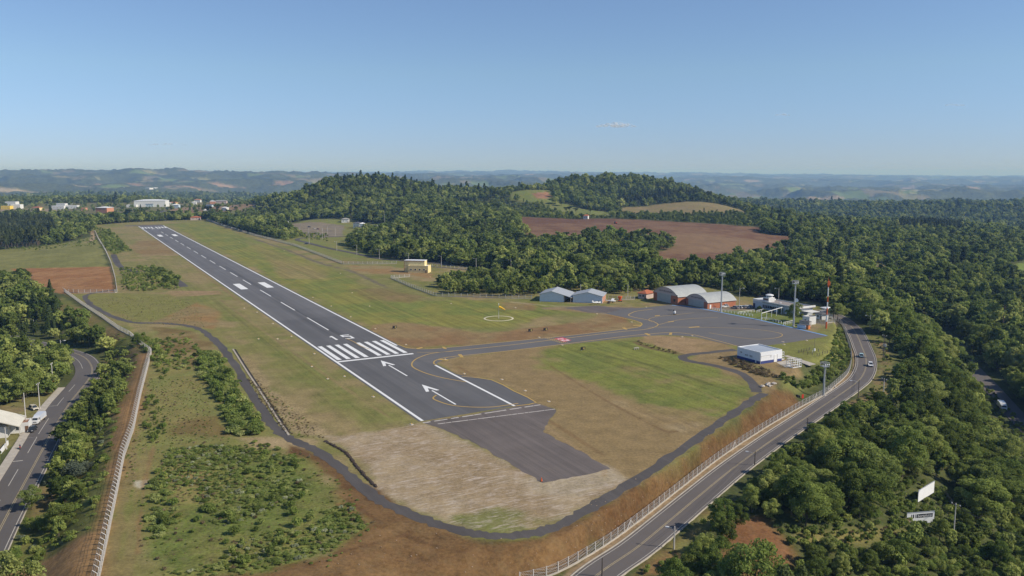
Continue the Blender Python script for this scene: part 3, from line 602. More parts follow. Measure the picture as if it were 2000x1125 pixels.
sheet("old_asphalt_pad", px([(826.5, 824), (915, 811), (1010, 793), (1046, 787.5), (1084, 799), (1085, 806), (1072, 822), (1062, 845), (1120, 874), (1192, 916), (1130, 930), (1060, 943), (1015, 917), (960, 885), (928, 866), (880, 845)]), Z1 - .006, A_OLD, rag=.45)
track = MB()
structure("service_track", ribbon(smooth_line([tuple(p) for p in px([(226, 566), (196, 570), (168, 577), (172, 590), (205, 611), (255, 629), (330, 632), (385, 641), (418, 664), (455, 707), (490, 765), (520, 815), (556, 851), (610, 876), (660, 911), (710, 955), (770, 991), (850, 1022), (930, 1043), (1000, 1046), (1060, 1037), (1120, 1012), (1200, 963), (1300, 900), (1400, 830), (1465, 785), (1490, 768)])], 9), 3.1, z=Z1, jag=.55), A_TRACK)
structure("service_track", ribbon(smooth_line([tuple(p) for p in px([(1478, 766), (1471, 750), (1448, 730), (1400, 715), (1350, 706), (1333, 699), (1345, 693), (1390, 688), (1436, 683)])], 5), 3.6, z=Z1 - .003, jag=.3), A_TRACK)
structure("service_track", ribbon(smooth_line([tuple(p) for p in px([(222, 497), (232, 518), (262, 530), (305, 533), (340, 545), (360, 560)])], 5), 5.0, z=Z1, jag=.4), A_TRACK)
structure("perimeter_lane", ribbon(SROAD, 5.0, dz=.02, jag=.15), A_TRACK)
road = structure("main_road", ribbon(ROAD, 7.6, dz=.02), A_ROAD)
lroad = structure("left_street", ribbon(LROAD, 9.4, dz=.02, off=-.9), A_LROAD)
vroad = structure("valley_road", ribbon(VROAD, 7.4, dz=.02), A_ROAD)
# kerbs and sidewalks
structure("road_kerb", ribbon(ROAD[:-30], .22, dz=.15, off=-3.95, skirt=.4), CONC)
structure("road_kerb", ribbon(ROAD[:-40], .18, dz=.12, off=3.95, skirt=.4), CONC)
structure("street_pavement", ribbon(LROAD[:46], 2.3, dz=.13, off=-6.8, skirt=.4), CONC)
structure("street_kerb", ribbon(LROAD[:58], .18, dz=.12, off=4.0, skirt=.4), CONC)

# markings (parts of the pavement they are painted on)
def mk(parent, name, mb, m, z=0):
    o = mb.obj(name, m, parent); return o
def rect(s0, s1, n0, n1, z=Z2): return flat([rw(s0, n0), rw(s0, n1), rw(s1, n1), rw(s1, n0)][::-1], z)
mk(runway, "edge_line", rect(0, 1013, -.45, .45), WHITE)
mk(runway, "edge_line", rect(1, 63.5, RWID - .45, RWID + .45), WHITE)
mk(runway, "edge_line", rect(104.5, 1012, RWID - .45, RWID + .45), WHITE)
mk(runway, "threshold_bar", rect(85.6, 87.4, .5, RWID + .2), WHITE)
for i in range(8):
    n0 = 1.2 + i * 3.62 + (0.0 if i < 4 else 1.9)
    mk(runway, "threshold_stripe", rect(89.5, 118, n0, n0 + 1.75), WHITE)
    mk(runway, "threshold_stripe", rect(955, 984, n0, n0 + 1.75), WHITE)
for s0, s1 in ((310, 338.5), (798, 828)):
    mk(runway, "aiming_point", rect(s0, s1, 5.6, 10.0), WHITE); mk(runway, "aiming_point", rect(s0, s1, 21.4, 25.8), WHITE)
mid = RWID / 2
for s0, s1 in [(152, 190), (215, 247), (272, 302)] + [(330 + 47.6 * k, 330 + 47.6 * k + 28) for k in range(12)]:
    mk(runway, "centre_line_dash", rect(s0, s1, mid - .3, mid + .3), WHITE)
def glyph(parent, segs, s0, n0, hs, wn, m, name, z=Z2, flip=False):
    b = MB()
    for (a, c) in segs:   # boxes in a unit cell: (x0, y0)-(x1, y1)
        (x0, y0), (x1, y1) = a, c
        if flip: x0, x1, y0, y1 = 1 - x1, 1 - x0, 1 - y1, 1 - y0
        b.prism([(p.x, p.y) for p in (rw(s0 + y0 * hs, n0 + x0 * wn), rw(s0 + y0 * hs, n0 + x1 * wn), rw(s0 + y1 * hs, n0 + x1 * wn), rw(s0 + y1 * hs, n0 + x0 * wn))], z - .012, z)
    return b.obj(name, m, parent)
FIVE = [((0, .84), (1, 1)), ((0, .5), (.25, .84)), ((.25, .5), (1, .64)), ((.75, .14), (1, .5)), ((0, 0), (1, .14))]
ONE = [((.35, 0), (.68, 1)), ((.1, .74), (.35, .86))]
SIX3 = [((0, .84), (1, 1)), ((.75, .14), (1, .84)), ((0, .42), (.75, .56)), ((0, 0), (1, .14))]
glyph(runway, ONE, 128, 11.0, 9.5, 3.0, WHITE, "number_one"); glyph(runway, FIVE, 128, 16.5, 9.5, 4.0, WHITE, "number_five")
glyph(runway, SIX3, 938, 10.5, 9.5, 4.0, WHITE, "number_three", flip=True); glyph(runway, SIX3, 938, 17, 9.5, 4.0, WHITE, "number_three", flip=True)
for tip in (81, 39.2):     # displaced-threshold arrows
    b = MB(); c = mid + .2
    for pts in ([(tip, c), (tip - 9.6, c - 2.4), (tip - 9.6, c - 1.3), (tip - 5.2, c)], [(tip, c), (tip - 5.2, c), (tip - 9.6, c + 1.3), (tip - 9.6, c + 2.4)], [(tip - 9, c - .28), (tip - 28, c - .28), (tip - 28, c + .28), (tip - 9, c + .28)]):
        q_ = [rw(*a) for a in pts]; ar = sum(q_[i].x * q_[(i + 1) % len(q_)].y - q_[(i + 1) % len(q_)].x * q_[i].y for i in range(len(q_)))
        b.prism([(p.x, p.y) for p in (q_ if ar > 0 else q_[::-1])], Z2 - .012, Z2)
    mk(runway, "arrow", b, WHITE)
def yl(parent, pts, w=.5, m=None, z=.040, n=6): mk(parent, "guide_line", ribbon(smooth_line([tuple(p) for p in px(pts)], n), w, z=z, skirt=.012), m or YELLOW)
yl(runway, [(676, 661), (690, 667), (705, 676), (722, 682)], .4)
yl(taxiway, [(815, 688), (850, 688.5), (885, 686)], .3)
yl(taxiway, [(1012, 788), (992, 791), (960, 795), (918, 795), (880, 791), (852, 782), (846, 777), (852, 772)])
yl(taxiway, [(910, 746), (870, 739), (838, 731), (815, 722), (805, 715), (806, 707), (817, 699), (840, 691), (870, 687), (910, 683), (1000, 673.5), (1090, 662.5), (1180, 651.5), (1220, 647), (1255, 644), (1275, 640), (1285, 635), (1282, 631), (1270, 626), (1240, 620), (1228, 616), (1232, 612), (1245, 607.5), (1275, 604)])
yl(taxiway, [(775, 672), (800, 680), (838, 681.5), (900, 676.5), (1000, 666.5), (1100, 656.5), (1180, 647.5), (1240, 640), (1252, 636), (1253, 632), (1245, 628), (1220, 622), (1182, 613)], z=.046)
yl(taxiway, [(852, 713), (847, 709), (853, 703), (880, 697), (950, 690), (1000, 684.5), (1100, 672.5), (1200, 659.5), (1260, 653), (1310, 649.5), (1350, 653), (1400, 665), (1440, 676)], z=.043)
yl(runway, [(902, 735), (960, 742), (1004, 764), (1047, 786), (1008, 792.5)], .5, n=2)
yl(taxiway, [(1284, 635), (1310, 628), (1340, 623), (1402, 620)], .3)
yl(taxiway, [(1274, 629), (1268, 626), (1270, 622), (1290, 618), (1355, 611)], .3, z=.043)
yl(taxiway, [(1265, 639), (1345, 639), (1440, 641), (1490, 645), (1520, 650), (1528, 655), (1515, 660), (1480, 662.5), (1440, 659), (1385, 650)], .35)
for pts in ([(813, 680.5), (824, 677.8), (826, 679.5), (815, 682)], [(863, 677.5), (868, 677.5), (873, 681.5), (867, 681.5)], [(894, 692), (901, 692), (906, 698), (899, 698)], [(856, 701), (874, 702), (876, 704.5), (856, 703)], [(1215, 640), (1221, 640), (1226, 644), (1220, 643.5)], [(1236, 635.3), (1252, 634.8), (1252, 636), (1237, 636.3)],
            [(1258, 651), (1264, 651), (1272, 655), (1265, 655.3)], [(1306, 654), (1308, 650), (1313, 650), (1312, 654)], [(1345, 639), (1366, 637.5), (1366, 639), (1346, 640.5)], [(1279, 616.5), (1289, 615.5), (1289, 616.7), (1279, 617.8)], [(1304, 628.5), (1316, 627), (1316, 628.3), (1304, 629.8)]):
    q_ = px(pts); ar = sum(q_[i].x * q_[(i + 1) % 4].y - q_[(i + 1) % 4].x * q_[i].y for i in range(4)); mk(taxiway, "yellow_dash", flat(q_ if ar > 0 else q_[::-1], .049), YELLOW)
hb = MB(); ha, hc = at(1064, 660.5), at(1098, 671); hd = (hc - ha); hp = Vector((hd.y, -hd.x, 0)).normalized() * -1
for k in range(10):
    a = ha + hd * (k / 10); e = ha + hd * ((k + .55) / 10)
    for o_, l_ in ((0, .5), (1.0, .5), (2.2, .35), (3.2, .35)):
        q_ = [a + hp * o_, e + hp * o_, e + hp * (o_ + l_), a + hp * (o_ + l_)]; ar = sum(q_[i].x * q_[(i + 1) % 4].y - q_[(i + 1) % 4].x * q_[i].y for i in range(4))
        hb.prism([(p.x, p.y) for p in (q_ if ar > 0 else q_[::-1])], .03, .049)
mk(taxiway, "holding_line", hb, YELLOW)
RED = paint("red_holding_paint", (.52, .05, .07), .12)
hq = px([(1082, 661.5), (1098, 658.8), (1116, 664.5), (1102, 668)])
mk(taxiway, "holding_sign", flat(hq[::-1], .046), RED)
hs = MB(); o_ = hq[0]; ex = hq[1] - hq[0]; ey = hq[3] - hq[0]     # reads from the apron side: text up points to the runway
def hcell(u0, v0, u1, v1):
    # u runs along the sign's long way, v across
    q_ = [o_ + ey * a + ex * c for a, c in ((u0, v0), (u1, v0), (u1, v1), (u0, v1))]; ar = sum(q_[i].x * q_[(i + 1) % 4].y - q_[(i + 1) % 4].x * q_[i].y for i in range(4))
    hs.prism([(p.x, p.y) for p in (q_ if ar > 0 else q_[::-1])], .045, .052)
for (x0, y0), (x1, y1) in ONE: hcell(.12 + x0 * .26, .15 + (1 - y1) * .7, .12 + x1 * .26, .15 + (1 - y0) * .7)
for (x0, y0), (x1, y1) in FIVE: hcell(.50 + x0 * .38, .15 + (1 - y1) * .7, .50 + x1 * .38, .15 + (1 - y0) * .7)
mk(taxiway, "holding_number", hs, WHITE)
BLUE = paint("blue_edge_paint", (.16, .33, .62), .3)
mk(taxiway, "blue_edge_band", ribbon([tuple(p) for p in px([(1312, 596.2), (1335, 597.3), (1378, 604.3), (1420, 612.6), (1480, 624.2), (1560, 642.8), (1614, 655.5)])], 1.3, z=.05, skirt=.03), BLUE)
def broken(parent, a, c, w, seed, m):
    r = random.Random(seed); b = MB(); a, c = at(*a), at(*c); d = (c - a); L = d.length; d.normalize(); nn = Vector((d.y, -d.x, 0)); t = 0
    while t < L:
        e = min(L, t + r.uniform(1.2, 6)); q_ = [a + d * t - nn * (w / 2) * r.uniform(.5, 1), a + d * e - nn * (w / 2) * r.uniform(.5, 1), a + d * e + nn * (w / 2), a + d * t + nn * (w / 2)]
        ar = sum(q_[i].x * q_[(i + 1) % 4].y - q_[(i + 1) % 4].x * q_[i].y for i in range(4)); b.prism([(p.x, p.y) for p in (q_ if ar > 0 else q_[::-1])], .0, .035); t = e + r.choice([.0, .2, .2, 1.2])
    structure("worn_white_line", b, m)
WORNW = paint("worn_white_paint", (.62, .58, .53), .8, (.2, .17, .14))
broken(None, (826, 826), (1055, 790.5), .7, 3, WORNW); broken(None, (855, 828), (1084, 799), .5, 4, WORNW)
# road lines
for off in (-.16, .16): mk(road, "centre_line", ribbon(ROAD, .13, dz=.034, off=off, skirt=.012), ROADY)
mk(road, "edge_line", ribbon(ROAD, .12, dz=.034, off=-3.2, skirt=.012), ROADW); mk(road, "edge_line", ribbon(ROAD, .12, dz=.034, off=3.3, skirt=.012), ROADW)
for off in (-.18, .18): mk(lroad, "centre_line", ribbon(LROAD, .15, dz=.034, off=off + .4, skirt=.012), ROADY)
mk(lroad, "edge_line", ribbon(LROAD, .16, dz=.034, off=3.3, skirt=.012), ROADW)
mk(lroad, "edge_line", ribbon(LROAD[56:], .16, dz=.034, off=-3.0, skirt=.012), ROADW)
for i0, i1 in ((4, 10), (12, 17), (18, 21), (22, 27), (29, 34), (36, 41), (43, 47)):
    mk(lroad, "parking_line", ribbon(LROAD[i0:i1], .16, dz=.034, off=-3.0, skirt=.012), ROADW)
for i0 in (9, 12, 21, 26, 36): mk(lroad, "parking_line", ribbon(np.array([LROAD[i0] * .99 + LROAD[i0 + 1] * .01, LROAD[i0] * .93 + LROAD[i0 + 1] * .07]), 2.4, dz=.0345, off=-4.3, skirt=.012), ROADW)
# concrete gutter and stone edge near the runway end
structure("drain_gutter", ribbon(smooth_line([tuple(p) for p in px([(455, 682), (480, 722), (513, 772), (540, 815), (564, 850)])], 6), .6, z=.14), mat("pale_gutter", (.40, .35, .28), .9, .2, 1, world=True))
structure("drain_ditch", ribbon(smooth_line([tuple(p) for p in px([(459, 682), (484, 722), (517, 772), (544, 814), (566, 846)])], 6), .7, z=.03), mat("dark_ditch", (.035, .03, .025), .95, .3, 1, world=True))

# ------------------------------------------------------------------ vegetation
def foliage(name, dark, light, warm, warmth=.38, trans=.42, bs=.006):
    """leaves: every tree its own green, every leaf cluster a little off it"""
    g = NT(name); g.t.nodes.remove(g.p)
    oi = g.n("ShaderNodeObjectInfo"); geo = g.n("ShaderNodeNewGeometry")
    r = oi.outputs["Random"]; isl = geo.outputs["Random Per Island"]
    big = g.noise(oi.outputs["Location"], bs, 3, .6)
    f = g.math('ADD', g.math('MULTIPLY', r, .62), g.math('MULTIPLY', isl, .38))
    c = g.mix(f, dark, light)
    wv = g.n("ShaderNodeTexWhiteNoise", noise_dimensions='1D'); g.l(g.math('MULTIPLY', r, 91.7), wv.inputs["W"])
    w = g.ramp(g.math('ADD', g.math('MULTIPLY', wv.outputs["Value"], .7), g.math('MULTIPLY', big, .5)), .72, 1.05)
    c = g.mix(g.math('MULTIPLY', w, warmth), c, warm)
    sc = g.n("ShaderNodeVectorMath", operation='SCALE'); g.l(c, sc.inputs[0]); g.l(g.math('MULTIPLY', g.math('MULTIPLY_ADD', big, .9, .58), g.math('MULTIPLY_ADD', wv.outputs["Value"], .75, .66)), sc.inputs["Scale"])
    d = g.n("ShaderNodeBsdfDiffuse"); t = g.n("ShaderNodeBsdfTranslucent"); g.l(sc.outputs[0], d.inputs[0]); g.l(sc.outputs[0], t.inputs[0])
    m = g.n("ShaderNodeMixShader"); m.inputs[0].default_value = trans; g.l(d.outputs[0], m.inputs[1]); g.l(t.outputs[0], m.inputs[2])
    g.l(m.outputs[0], g.out.inputs[0]); return g.m
LEAF = foliage("broadleaf_leaves", (.085, .135, .032), (.31, .36, .095), (.46, .40, .17))
LEAFD = foliage("dark_needles", (.045, .075, .030), (.11, .145, .05), (.10, .10, .045), .2)
LEAFE = foliage("gum_leaves", (.060, .085, .032), (.13, .155, .055), (.17, .16, .07))
LEAFS = foliage("shrub_leaves", (.13, .19, .045), (.28, .34, .085), (.38, .33, .12), .5)
LEAFG = foliage("silver_leaves", (.12, .15, .10), (.22, .25, .17), (.2, .2, .12))
LEAFW = foliage("weed_leaves", (.15, .205, .050), (.28, .33, .10), (.36, .33, .15), .6, .4, .07)
LEAFP = foliage("pale_flowering_weeds", (.24, .27, .15), (.42, .44, .28), (.45, .42, .28), .3, .4)
LEAFB = foliage("dry_brush", (.19, .15, .085), (.32, .25, .15), (.36, .29, .18))
BARK = mat("bark", (.12, .095, .07), .95, .3, 2.0)
rs = np.random.RandomState(11)
def leaf_mesh(name, blobs, per, size, m, flat_=.55, up=.15, aspect=1.0):
    """leaf clusters spread through and over lumps (x, y, z, rx, rz)"""
    V = []; F = []
    for (bx, by, bz, rx, rz) in blobs:
        k = max(4, int(per))
        n = rs.normal(size=(k, 3)); n /= np.linalg.norm(n, axis=1)[:, None]; n[:, 2] = np.where(n[:, 2] < -.45, -n[:, 2], n[:, 2])
        rad = (1 - flat_ * rs.rand(k) ** 1.6)[:, None]
        c = n * rad * np.array([rx, rx, rz]) + np.array([bx, by, bz]) + rs.normal(size=(k, 3)) * size * .25
        nn = n * .85 + rs.normal(size=(k, 3)) * .55 + np.array([0, 0, up]); nn /= np.linalg.norm(nn, axis=1)[:, None]
        a = np.cross(nn, rs.normal(size=(k, 3))); a /= np.linalg.norm(a, axis=1)[:, None]; b = np.cross(nn, a)
        s = (size * (.6 + .8 * rs.rand(k)))[:, None]
        q = np.stack([c - a * s - b * s * aspect * .35, c + b * s * aspect * .8 - a * s * .1, c + a * s + b * s * aspect * .25, c - b * s * aspect * .75 + a * s * .15], 1)
        o = len(V) * 4 if not V else sum(len(x) for x in V)
        V.append(q.reshape(-1, 3)); F.append(np.arange(k * 4).reshape(k, 4) + o)
    v = np.concatenate(V); f = np.concatenate(F)
    me = bpy.data.meshes.new(name); me.vertices.add(len(v)); me.vertices.foreach_set("co", v.ravel().astype(np.float32))
    me.loops.add(len(f) * 4); me.loops.foreach_set("vertex_index", f.ravel().astype(np.int32)); me.polygons.add(len(f)); me.polygons.foreach_set("loop_start", (np.arange(len(f)) * 4).astype(np.int32))
    me.update(); me.materials.append(m); return me
def trunk_mb(h, r, limbs, rnd):
    b = MB(); lean = (rnd.uniform(-.3, .3), rnd.uniform(-.3, .3)); b.tube((0, 0, -.6), (lean[0] * .5, lean[1] * .5, h * .5), r, r * .75, 7); b.tube((lean[0] * .5, lean[1] * .5, h * .5), (*lean, h), r * .75, r * .45, 7)
    for (x, y, z) in limbs: b.tube((lean[0] * .6, lean[1] * .6, h * rnd.uniform(.45, .8)), (x, y, z), r * .42, r * .14, 5)
    return b
def tree_kind(seed, h, w, m, kind, per, size):
    """(crown mesh, trunk mesh) of one tree about h high and w wide"""
    rnd = random.Random(seed); R = w / 2; bl = []
    if kind == 'round':
        n = rnd.randint(19, 27)
        for i in range(n):
            a = 2.4 * i + rnd.uniform(-.7, .7); t = (i + .5) / n; zz = h * (.24 + .68 * t + rnd.uniform(-.06, .09)); rr = R * (.74 * math.sqrt(max(.04, 1 - (1.9 * t - .85) ** 2))) * rnd.uniform(.45, 1.22)
            q = R * rnd.uniform(.17, .38); bl.append((rr * math.cos(a), rr * math.sin(a), zz, q, q * rnd.uniform(.62, .9)))
        bl.append((0, 0, h * .66, R * .55, h * .24))
        hb_ = h * .42
    elif kind == 'wide':
        n = rnd.randint(18, 26)
        for i in range(n):
            a = 2.4 * i + rnd.uniform(-.4, .4); rr = R * math.sqrt((i + .5) / n) * rnd.uniform(.75, .98); zz = h * (.84 - .46 * (rr / R) ** 2) + rnd.uniform(-.3, .3)
            zz += h * rnd.uniform(-.07, .09); q = R * rnd.uniform(.16, .34); bl.append((rr * math.cos(a), rr * math.sin(a), zz, q, q * rnd.uniform(.5, .8)))
        bl.append((0, 0, h * .6, R * .5, h * .2)); bl += [(R * .6 * math.cos(a_), R * .6 * math.sin(a_), h * .36, R * .34, h * .16) for a_ in (0, 1.3, 2.5, 3.8, 5.0)]; hb_ = h * .45
    elif kind == 'tall':
        n = 10
        for i in range(n):
            a = 2.4 * i + rnd.uniform(-.5, .5); t = (i + .5) / n; zz = h * (.30 + .66 * t); rr = R * .55 * (1 - .7 * t) * rnd.uniform(.5, 1.1); q = R * rnd.uniform(.38, .55) * (1 - .45 * t)
            bl.append((rr * math.cos(a), rr * math.sin(a), zz, q, q * 1.25))
        hb_ = h * .75
    elif kind == 'pine':
        n = 9
        for i in range(n):
            t = i / (n - 1); q = R * (1.0 - .78 * t) * rnd.uniform(.85, 1.1); bl.append((rnd.uniform(-.2, .2), rnd.uniform(-.2, .2), h * (.28 + .70 * t), q, h * .075))
        hb_ = h * .9
    elif kind == 'umbrella':      # araucaria: bare stem, flat crown
        for i in range(9):
            a = .7 * i; bl.append((R * .62 * math.cos(a), R * .62 * math.sin(a), h * .93 + rnd.uniform(-.3, .3), R * .36, h * .045))
        bl.append((0, 0, h * .88, R * .7, h * .06)); bl.append((0, 0, h * .78, R * .5, h * .05)); hb_ = h * .88
    elif kind == 'shrub':
        n = rnd.randint(5, 8)
        for i in range(n):
            a = 2.4 * i + rnd.uniform(-.4, .4); rr = R * rnd.uniform(.2, .7); q = R * rnd.uniform(.35, .5); bl.append((rr * math.cos(a), rr * math.sin(a), h * rnd.uniform(.3, .65), q, h * rnd.uniform(.28, .38)))
        hb_ = h * .3
    cm = leaf_mesh("leaf_clusters", bl, per, size, m)
    limbs = [(b[0] * .8, b[1] * .8, b[2]) for b in bl[:6]]
    tm = trunk_mb(hb_, max(.05, h * .022), limbs if kind in ('round', 'wide', 'shrub') else limbs[:2], rnd).mesh("bole", BARK)
    return cm, tm
def joined(cm, tm, name):
    """crown and trunk in one mesh, for the distant wood"""
    bm = bmesh.new(); bm.from_mesh(cm); k = len(bm.faces); bm.from_mesh(tm); bm.faces.ensure_lookup_table()
    for f in bm.faces[k:]: f.material_index = 1
    me = bpy.data.meshes.new(name); bm.to_mesh(me); bm.free(); me.materials.append(cm.materials[0]); me.materials.append(tm.materials[0]); return me
# kinds: near versions (individual trees) and lighter ones for the wood; all modelled about 10 m high and scaled
SPEC = [('round', 10, 10, LEAF), ('round', 10.5, 8.5, LEAF), ('wide', 9, 12, LEAF), ('round', 9, 9.5, LEAF), ('wide', 8.5, 10.5, LEAF), ('round', 11, 9, LEAF),
        ('tall', 15, 5.5, LEAFE), ('tall', 16.5, 6, LEAFE), ('pine', 14, 6, LEAFD), ('umbrella', 15, 8, LEAFD), ('shrub', 5, 6.5, LEAFS), ('shrub', 4.2, 6, LEAFS), ('shrub', 5, 5.5, LEAF), ('shrub', 4.5, 6.5, LEAFG), ('shrub', 4, 7, LEAFB), ('shrub', 2.6, 8, LEAFW), ('shrub', 3.2, 7, LEAFW), ('shrub', 3, 6, LEAFP)]
NEAR = [tree_kind(100 + i, h, w, m, k, {'round': 300, 'wide': 300, 'tall': 400, 'pine': 400, 'umbrella': 320, 'shrub': 380}[k], .175 if k != 'shrub' else .145) for i, (k, h, w, m) in enumerate(SPEC)]
WOOD = [tree_kind(300 + i, h, w, m, k, {'round': 58, 'wide': 56, 'tall': 80, 'pine': 80, 'umbrella': 60, 'shrub': 70}[k], .50 if k != 'shrub' else .40) for i, (k, h, w, m) in enumerate(SPEC)]
FAR = [tree_kind(500 + i, h, w, m, k, {'round': 16, 'wide': 15, 'tall': 22, 'pine': 24, 'umbrella': 20, 'shrub': 20}[k], 1.0 if k != 'shrub' else .7) for i, (k, h, w, m) in enumerate(SPEC)]
def proto_collection(name, L):
    c = bpy.data.collections.new(name)
    for i, (cm, tm) in enumerate(L):
        o = bpy.data.objects.new("tree_%02d_%s" % (i, name), joined(cm, tm, "tree")); c.objects.link(o)
    return c
PC = [proto_collection("near_kind", NEAR), proto_collection("wood_kind", WOOD), proto_collection("far_kind", FAR)]
def scatter(name, pts, kinds, scl, coll, label, cat, group=None):
    """one object whose geometry nodes set a tree on each of its points"""
    n = len(pts); me = bpy.data.meshes.new(name); me.vertices.add(n); me.vertices.foreach_set("co", np.asarray(pts, np.float32).ravel())
    a = me.attributes.new("kind_no", 'INT', 'POINT'); a.data.foreach_set("value", np.asarray(kinds, np.int32))
    a = me.attributes.new("size", 'FLOAT_VECTOR', 'POINT'); a.data.foreach_set("vector", np.asarray(scl, np.float32).ravel())
    a = me.attributes.new("turn", 'FLOAT_VECTOR', 'POINT'); t = np.zeros((n, 3), np.float32); t[:, 2] = rs.rand(n) * 6.283; t[:, :2] = rs.normal(size=(n, 2)) * .05; a.data.foreach_set("vector", t.ravel())
    o = bpy.data.objects.new(name, me); COL.objects.link(o)
    ng = bpy.data.node_groups.new(name + "_planting", 'GeometryNodeTree'); ng.interface.new_socket("Geometry", in_out='INPUT', socket_type='NodeSocketGeometry'); ng.interface.new_socket("Geometry", in_out='OUTPUT', socket_type='NodeSocketGeometry')
    N = ng.nodes; gi = N.new("NodeGroupInput"); go = N.new("NodeGroupOutput"); ip = N.new("GeometryNodeInstanceOnPoints"); ci = N.new("GeometryNodeCollectionInfo")
    ci.inputs["Collection"].default_value = coll; ci.inputs["Separate Children"].default_value = True; ci.inputs["Reset Children"].default_value = True
    ip.inputs["Pick Instance"].default_value = True
    def attr(nm, ty): q = N.new("GeometryNodeInputNamedAttribute"); q.data_type = ty; q.inputs["Name"].default_value = nm; return q.outputs[0]
    Lk = ng.links.new; Lk(gi.outputs[0], ip.inputs["Points"]); Lk(ci.outputs[0], ip.inputs["Instance"]); Lk(attr("kind_no", 'INT'), ip.inputs["Instance Index"])
    rot = N.new("FunctionNodeEulerToRotation"); Lk(attr("turn", 'FLOAT_VECTOR'), rot.inputs[0]); Lk(rot.outputs[0], ip.inputs["Rotation"]); Lk(attr("size", 'FLOAT_VECTOR'), ip.inputs["Scale"]); Lk(ip.outputs[0], go.inputs[0])
    md = o.modifiers.new("planting", 'NODES'); md.node_group = ng
    prop(o, label, cat, group, "stuff"); return o

# where woods stand: everywhere but the clearings
CLEAR = [PLATEAU, gpoly(BF), gpoly(LF), gpoly(HG), gpoly(CLR), gpoly(RF), gpoly(DIRT2), gpoly([(1150, 1300), (1230, 1120), (1330, 1030), (1350, 1060), (1310, 1125), (1300, 1300)]), gpoly([(1775, 958), (1835, 945), (1885, 1010), (1872, 1075), (1760, 1088), (1735, 1010)]), gpoly([(1925, 748), (2000, 828), (2060, 890), (2060, 970), (1985, 905), (1905, 800), (1890, 740)]), gpoly([(900, 1040), (1060, 1050), (1210, 980), (1494, 768), (1530, 740), (1600, 740), (1655, 715), (1650, 680), (1632, 640), (1660, 640), (1700, 690), (1700, 735), (1650, 790), (1540, 868), (1420, 955), (1330, 1030), (1230, 1120), (1150, 1300), (400, 1300), (600, 1130), (700, 1010), (760, 980)]), gpoly([(1612, 655), (1640, 636), (1664, 655), (1672, 715), (1610, 765), (1490, 775), (1560, 700)]),
    gpoly([(-200, 580), (-150, 505), (0, 488), (60, 483), (130, 474), (180, 455), (200, 485), (228, 572), (122, 573), (60, 573), (60, 548), (20, 560)]),
    gpoly([(540, 472), (560, 438), (600, 429), (690, 431), (775, 440), (760, 452), (690, 462), (672, 480), (700, 492), (760, 506), (860, 518), (780, 514), (660, 510), (570, 480)]),
    gpoly([(-100, 920), (-100, 830), (-30, 812), (40, 792), (85, 778), (100, 800), (70, 860), (30, 900), (0, 940)]),
    gpoly([(1690, 655), (1720, 660), (1742, 700), (1732, 770), (1690, 800), (1650, 800)]),
    gpoly([(1560, 1052), (1700, 1028), (1770, 1000), (1850, 1035), (1800, 1058), (1640, 1075)])]
TOWN = gpoly([(-200, 424), (-150, 398), (60, 398), (250, 396), (420, 396), (500, 402), (520, 410), (440, 424), (400, 427), (250, 432), (180, 436), (60, 424)])
BANK = gpoly([(60, 1200), (150, 1050), (205, 960), (240, 850), (262, 770), (285, 695), (240, 650), (120, 575), (100, 600), (180, 640), (215, 690), (200, 740), (150, 800), (118, 860), (60, 980), (0, 1100), (-60, 1200)])
BARE = gpoly([(185, 1200), (190, 1125), (232, 960), (256, 850), (275, 760), (290, 690), (272, 690), (250, 770), (222, 850), (200, 950), (182, 1035), (90, 1090), (20, 1120), (0, 1200)])
SHR = gpoly([(1550, 1065), (1640, 1078), (1760, 1058), (1860, 1040), (1960, 1010), (2200, 960), (2200, 1250), (1540, 1250), (1560, 1120)])
GUM = [gpoly([(-100, 500), (0, 492), (80, 480), (110, 462), (100, 440), (0, 432), (-100, 432)]), gpoly([(1752, 452), (1770, 440), (1850, 436), (1890, 448), (1870, 456), (1790, 458)]), gpoly([(1205, 403), (1395, 396), (1390, 390), (1210, 394)])]
PINE = gpoly([(660, 352), (700, 345), (800, 352), (880, 372), (960, 384), (990, 395), (880, 400), (760, 380), (660, 366)])
LOWT = [gpoly([(1195, 415), (1470, 418), (1495, 450), (1300, 436), (1195, 430)]), gpoly([(985, 395), (1060, 396), (1190, 424), (1195, 432), (1100, 430), (1000, 424)])]
LGROVE = gpoly([(-200, 560), (30, 545), (160, 580), (210, 690), (130, 690), (120, 780), (-200, 800)])
CONI = gpoly([(20, 640), (60, 600), (150, 600), (150, 650), (60, 668)])
def inside(polys, x, y, buf=0.0):
    m = np.zeros(x.shape, bool)
    for P in polys:
        A = np.array([tuple(p)[:2] for p in P]); lo, hi = A.min(0) - buf - 1, A.max(0) + buf + 1
        k = np.nonzero((x > lo[0]) & (x < hi[0]) & (y > lo[1]) & (y < hi[1]) & ~m)[0]
        if len(k): m[k] = poly_sd(A, x[k], y[k]) < buf
    return m
def jitter(r0, r1, s, a0=-.66, a1=.66):
    xs = np.arange(-r1 * .62, r1 * .62, s); ys = np.arange(60, r1, s); X, Y = np.meshgrid(xs, ys); X = X + (np.arange(len(ys)) % 2)[:, None] * s / 2
    X = (X + rs.uniform(-.42, .42, X.shape) * s).ravel(); Y = (Y + rs.uniform(-.42, .42, Y.shape) * s).ravel(); r = np.hypot(X, Y); a = np.arctan2(X, Y)
    k = (r >= r0) & (r < r1) & (a > a0) & (a < a1); return X[k], Y[k]
LFENCE = np.array([tuple(at(*p)) for p in [(190, 1125), (243, 891), (275, 772), (296, 690), (255, 657), (200, 622), (125, 570)]])
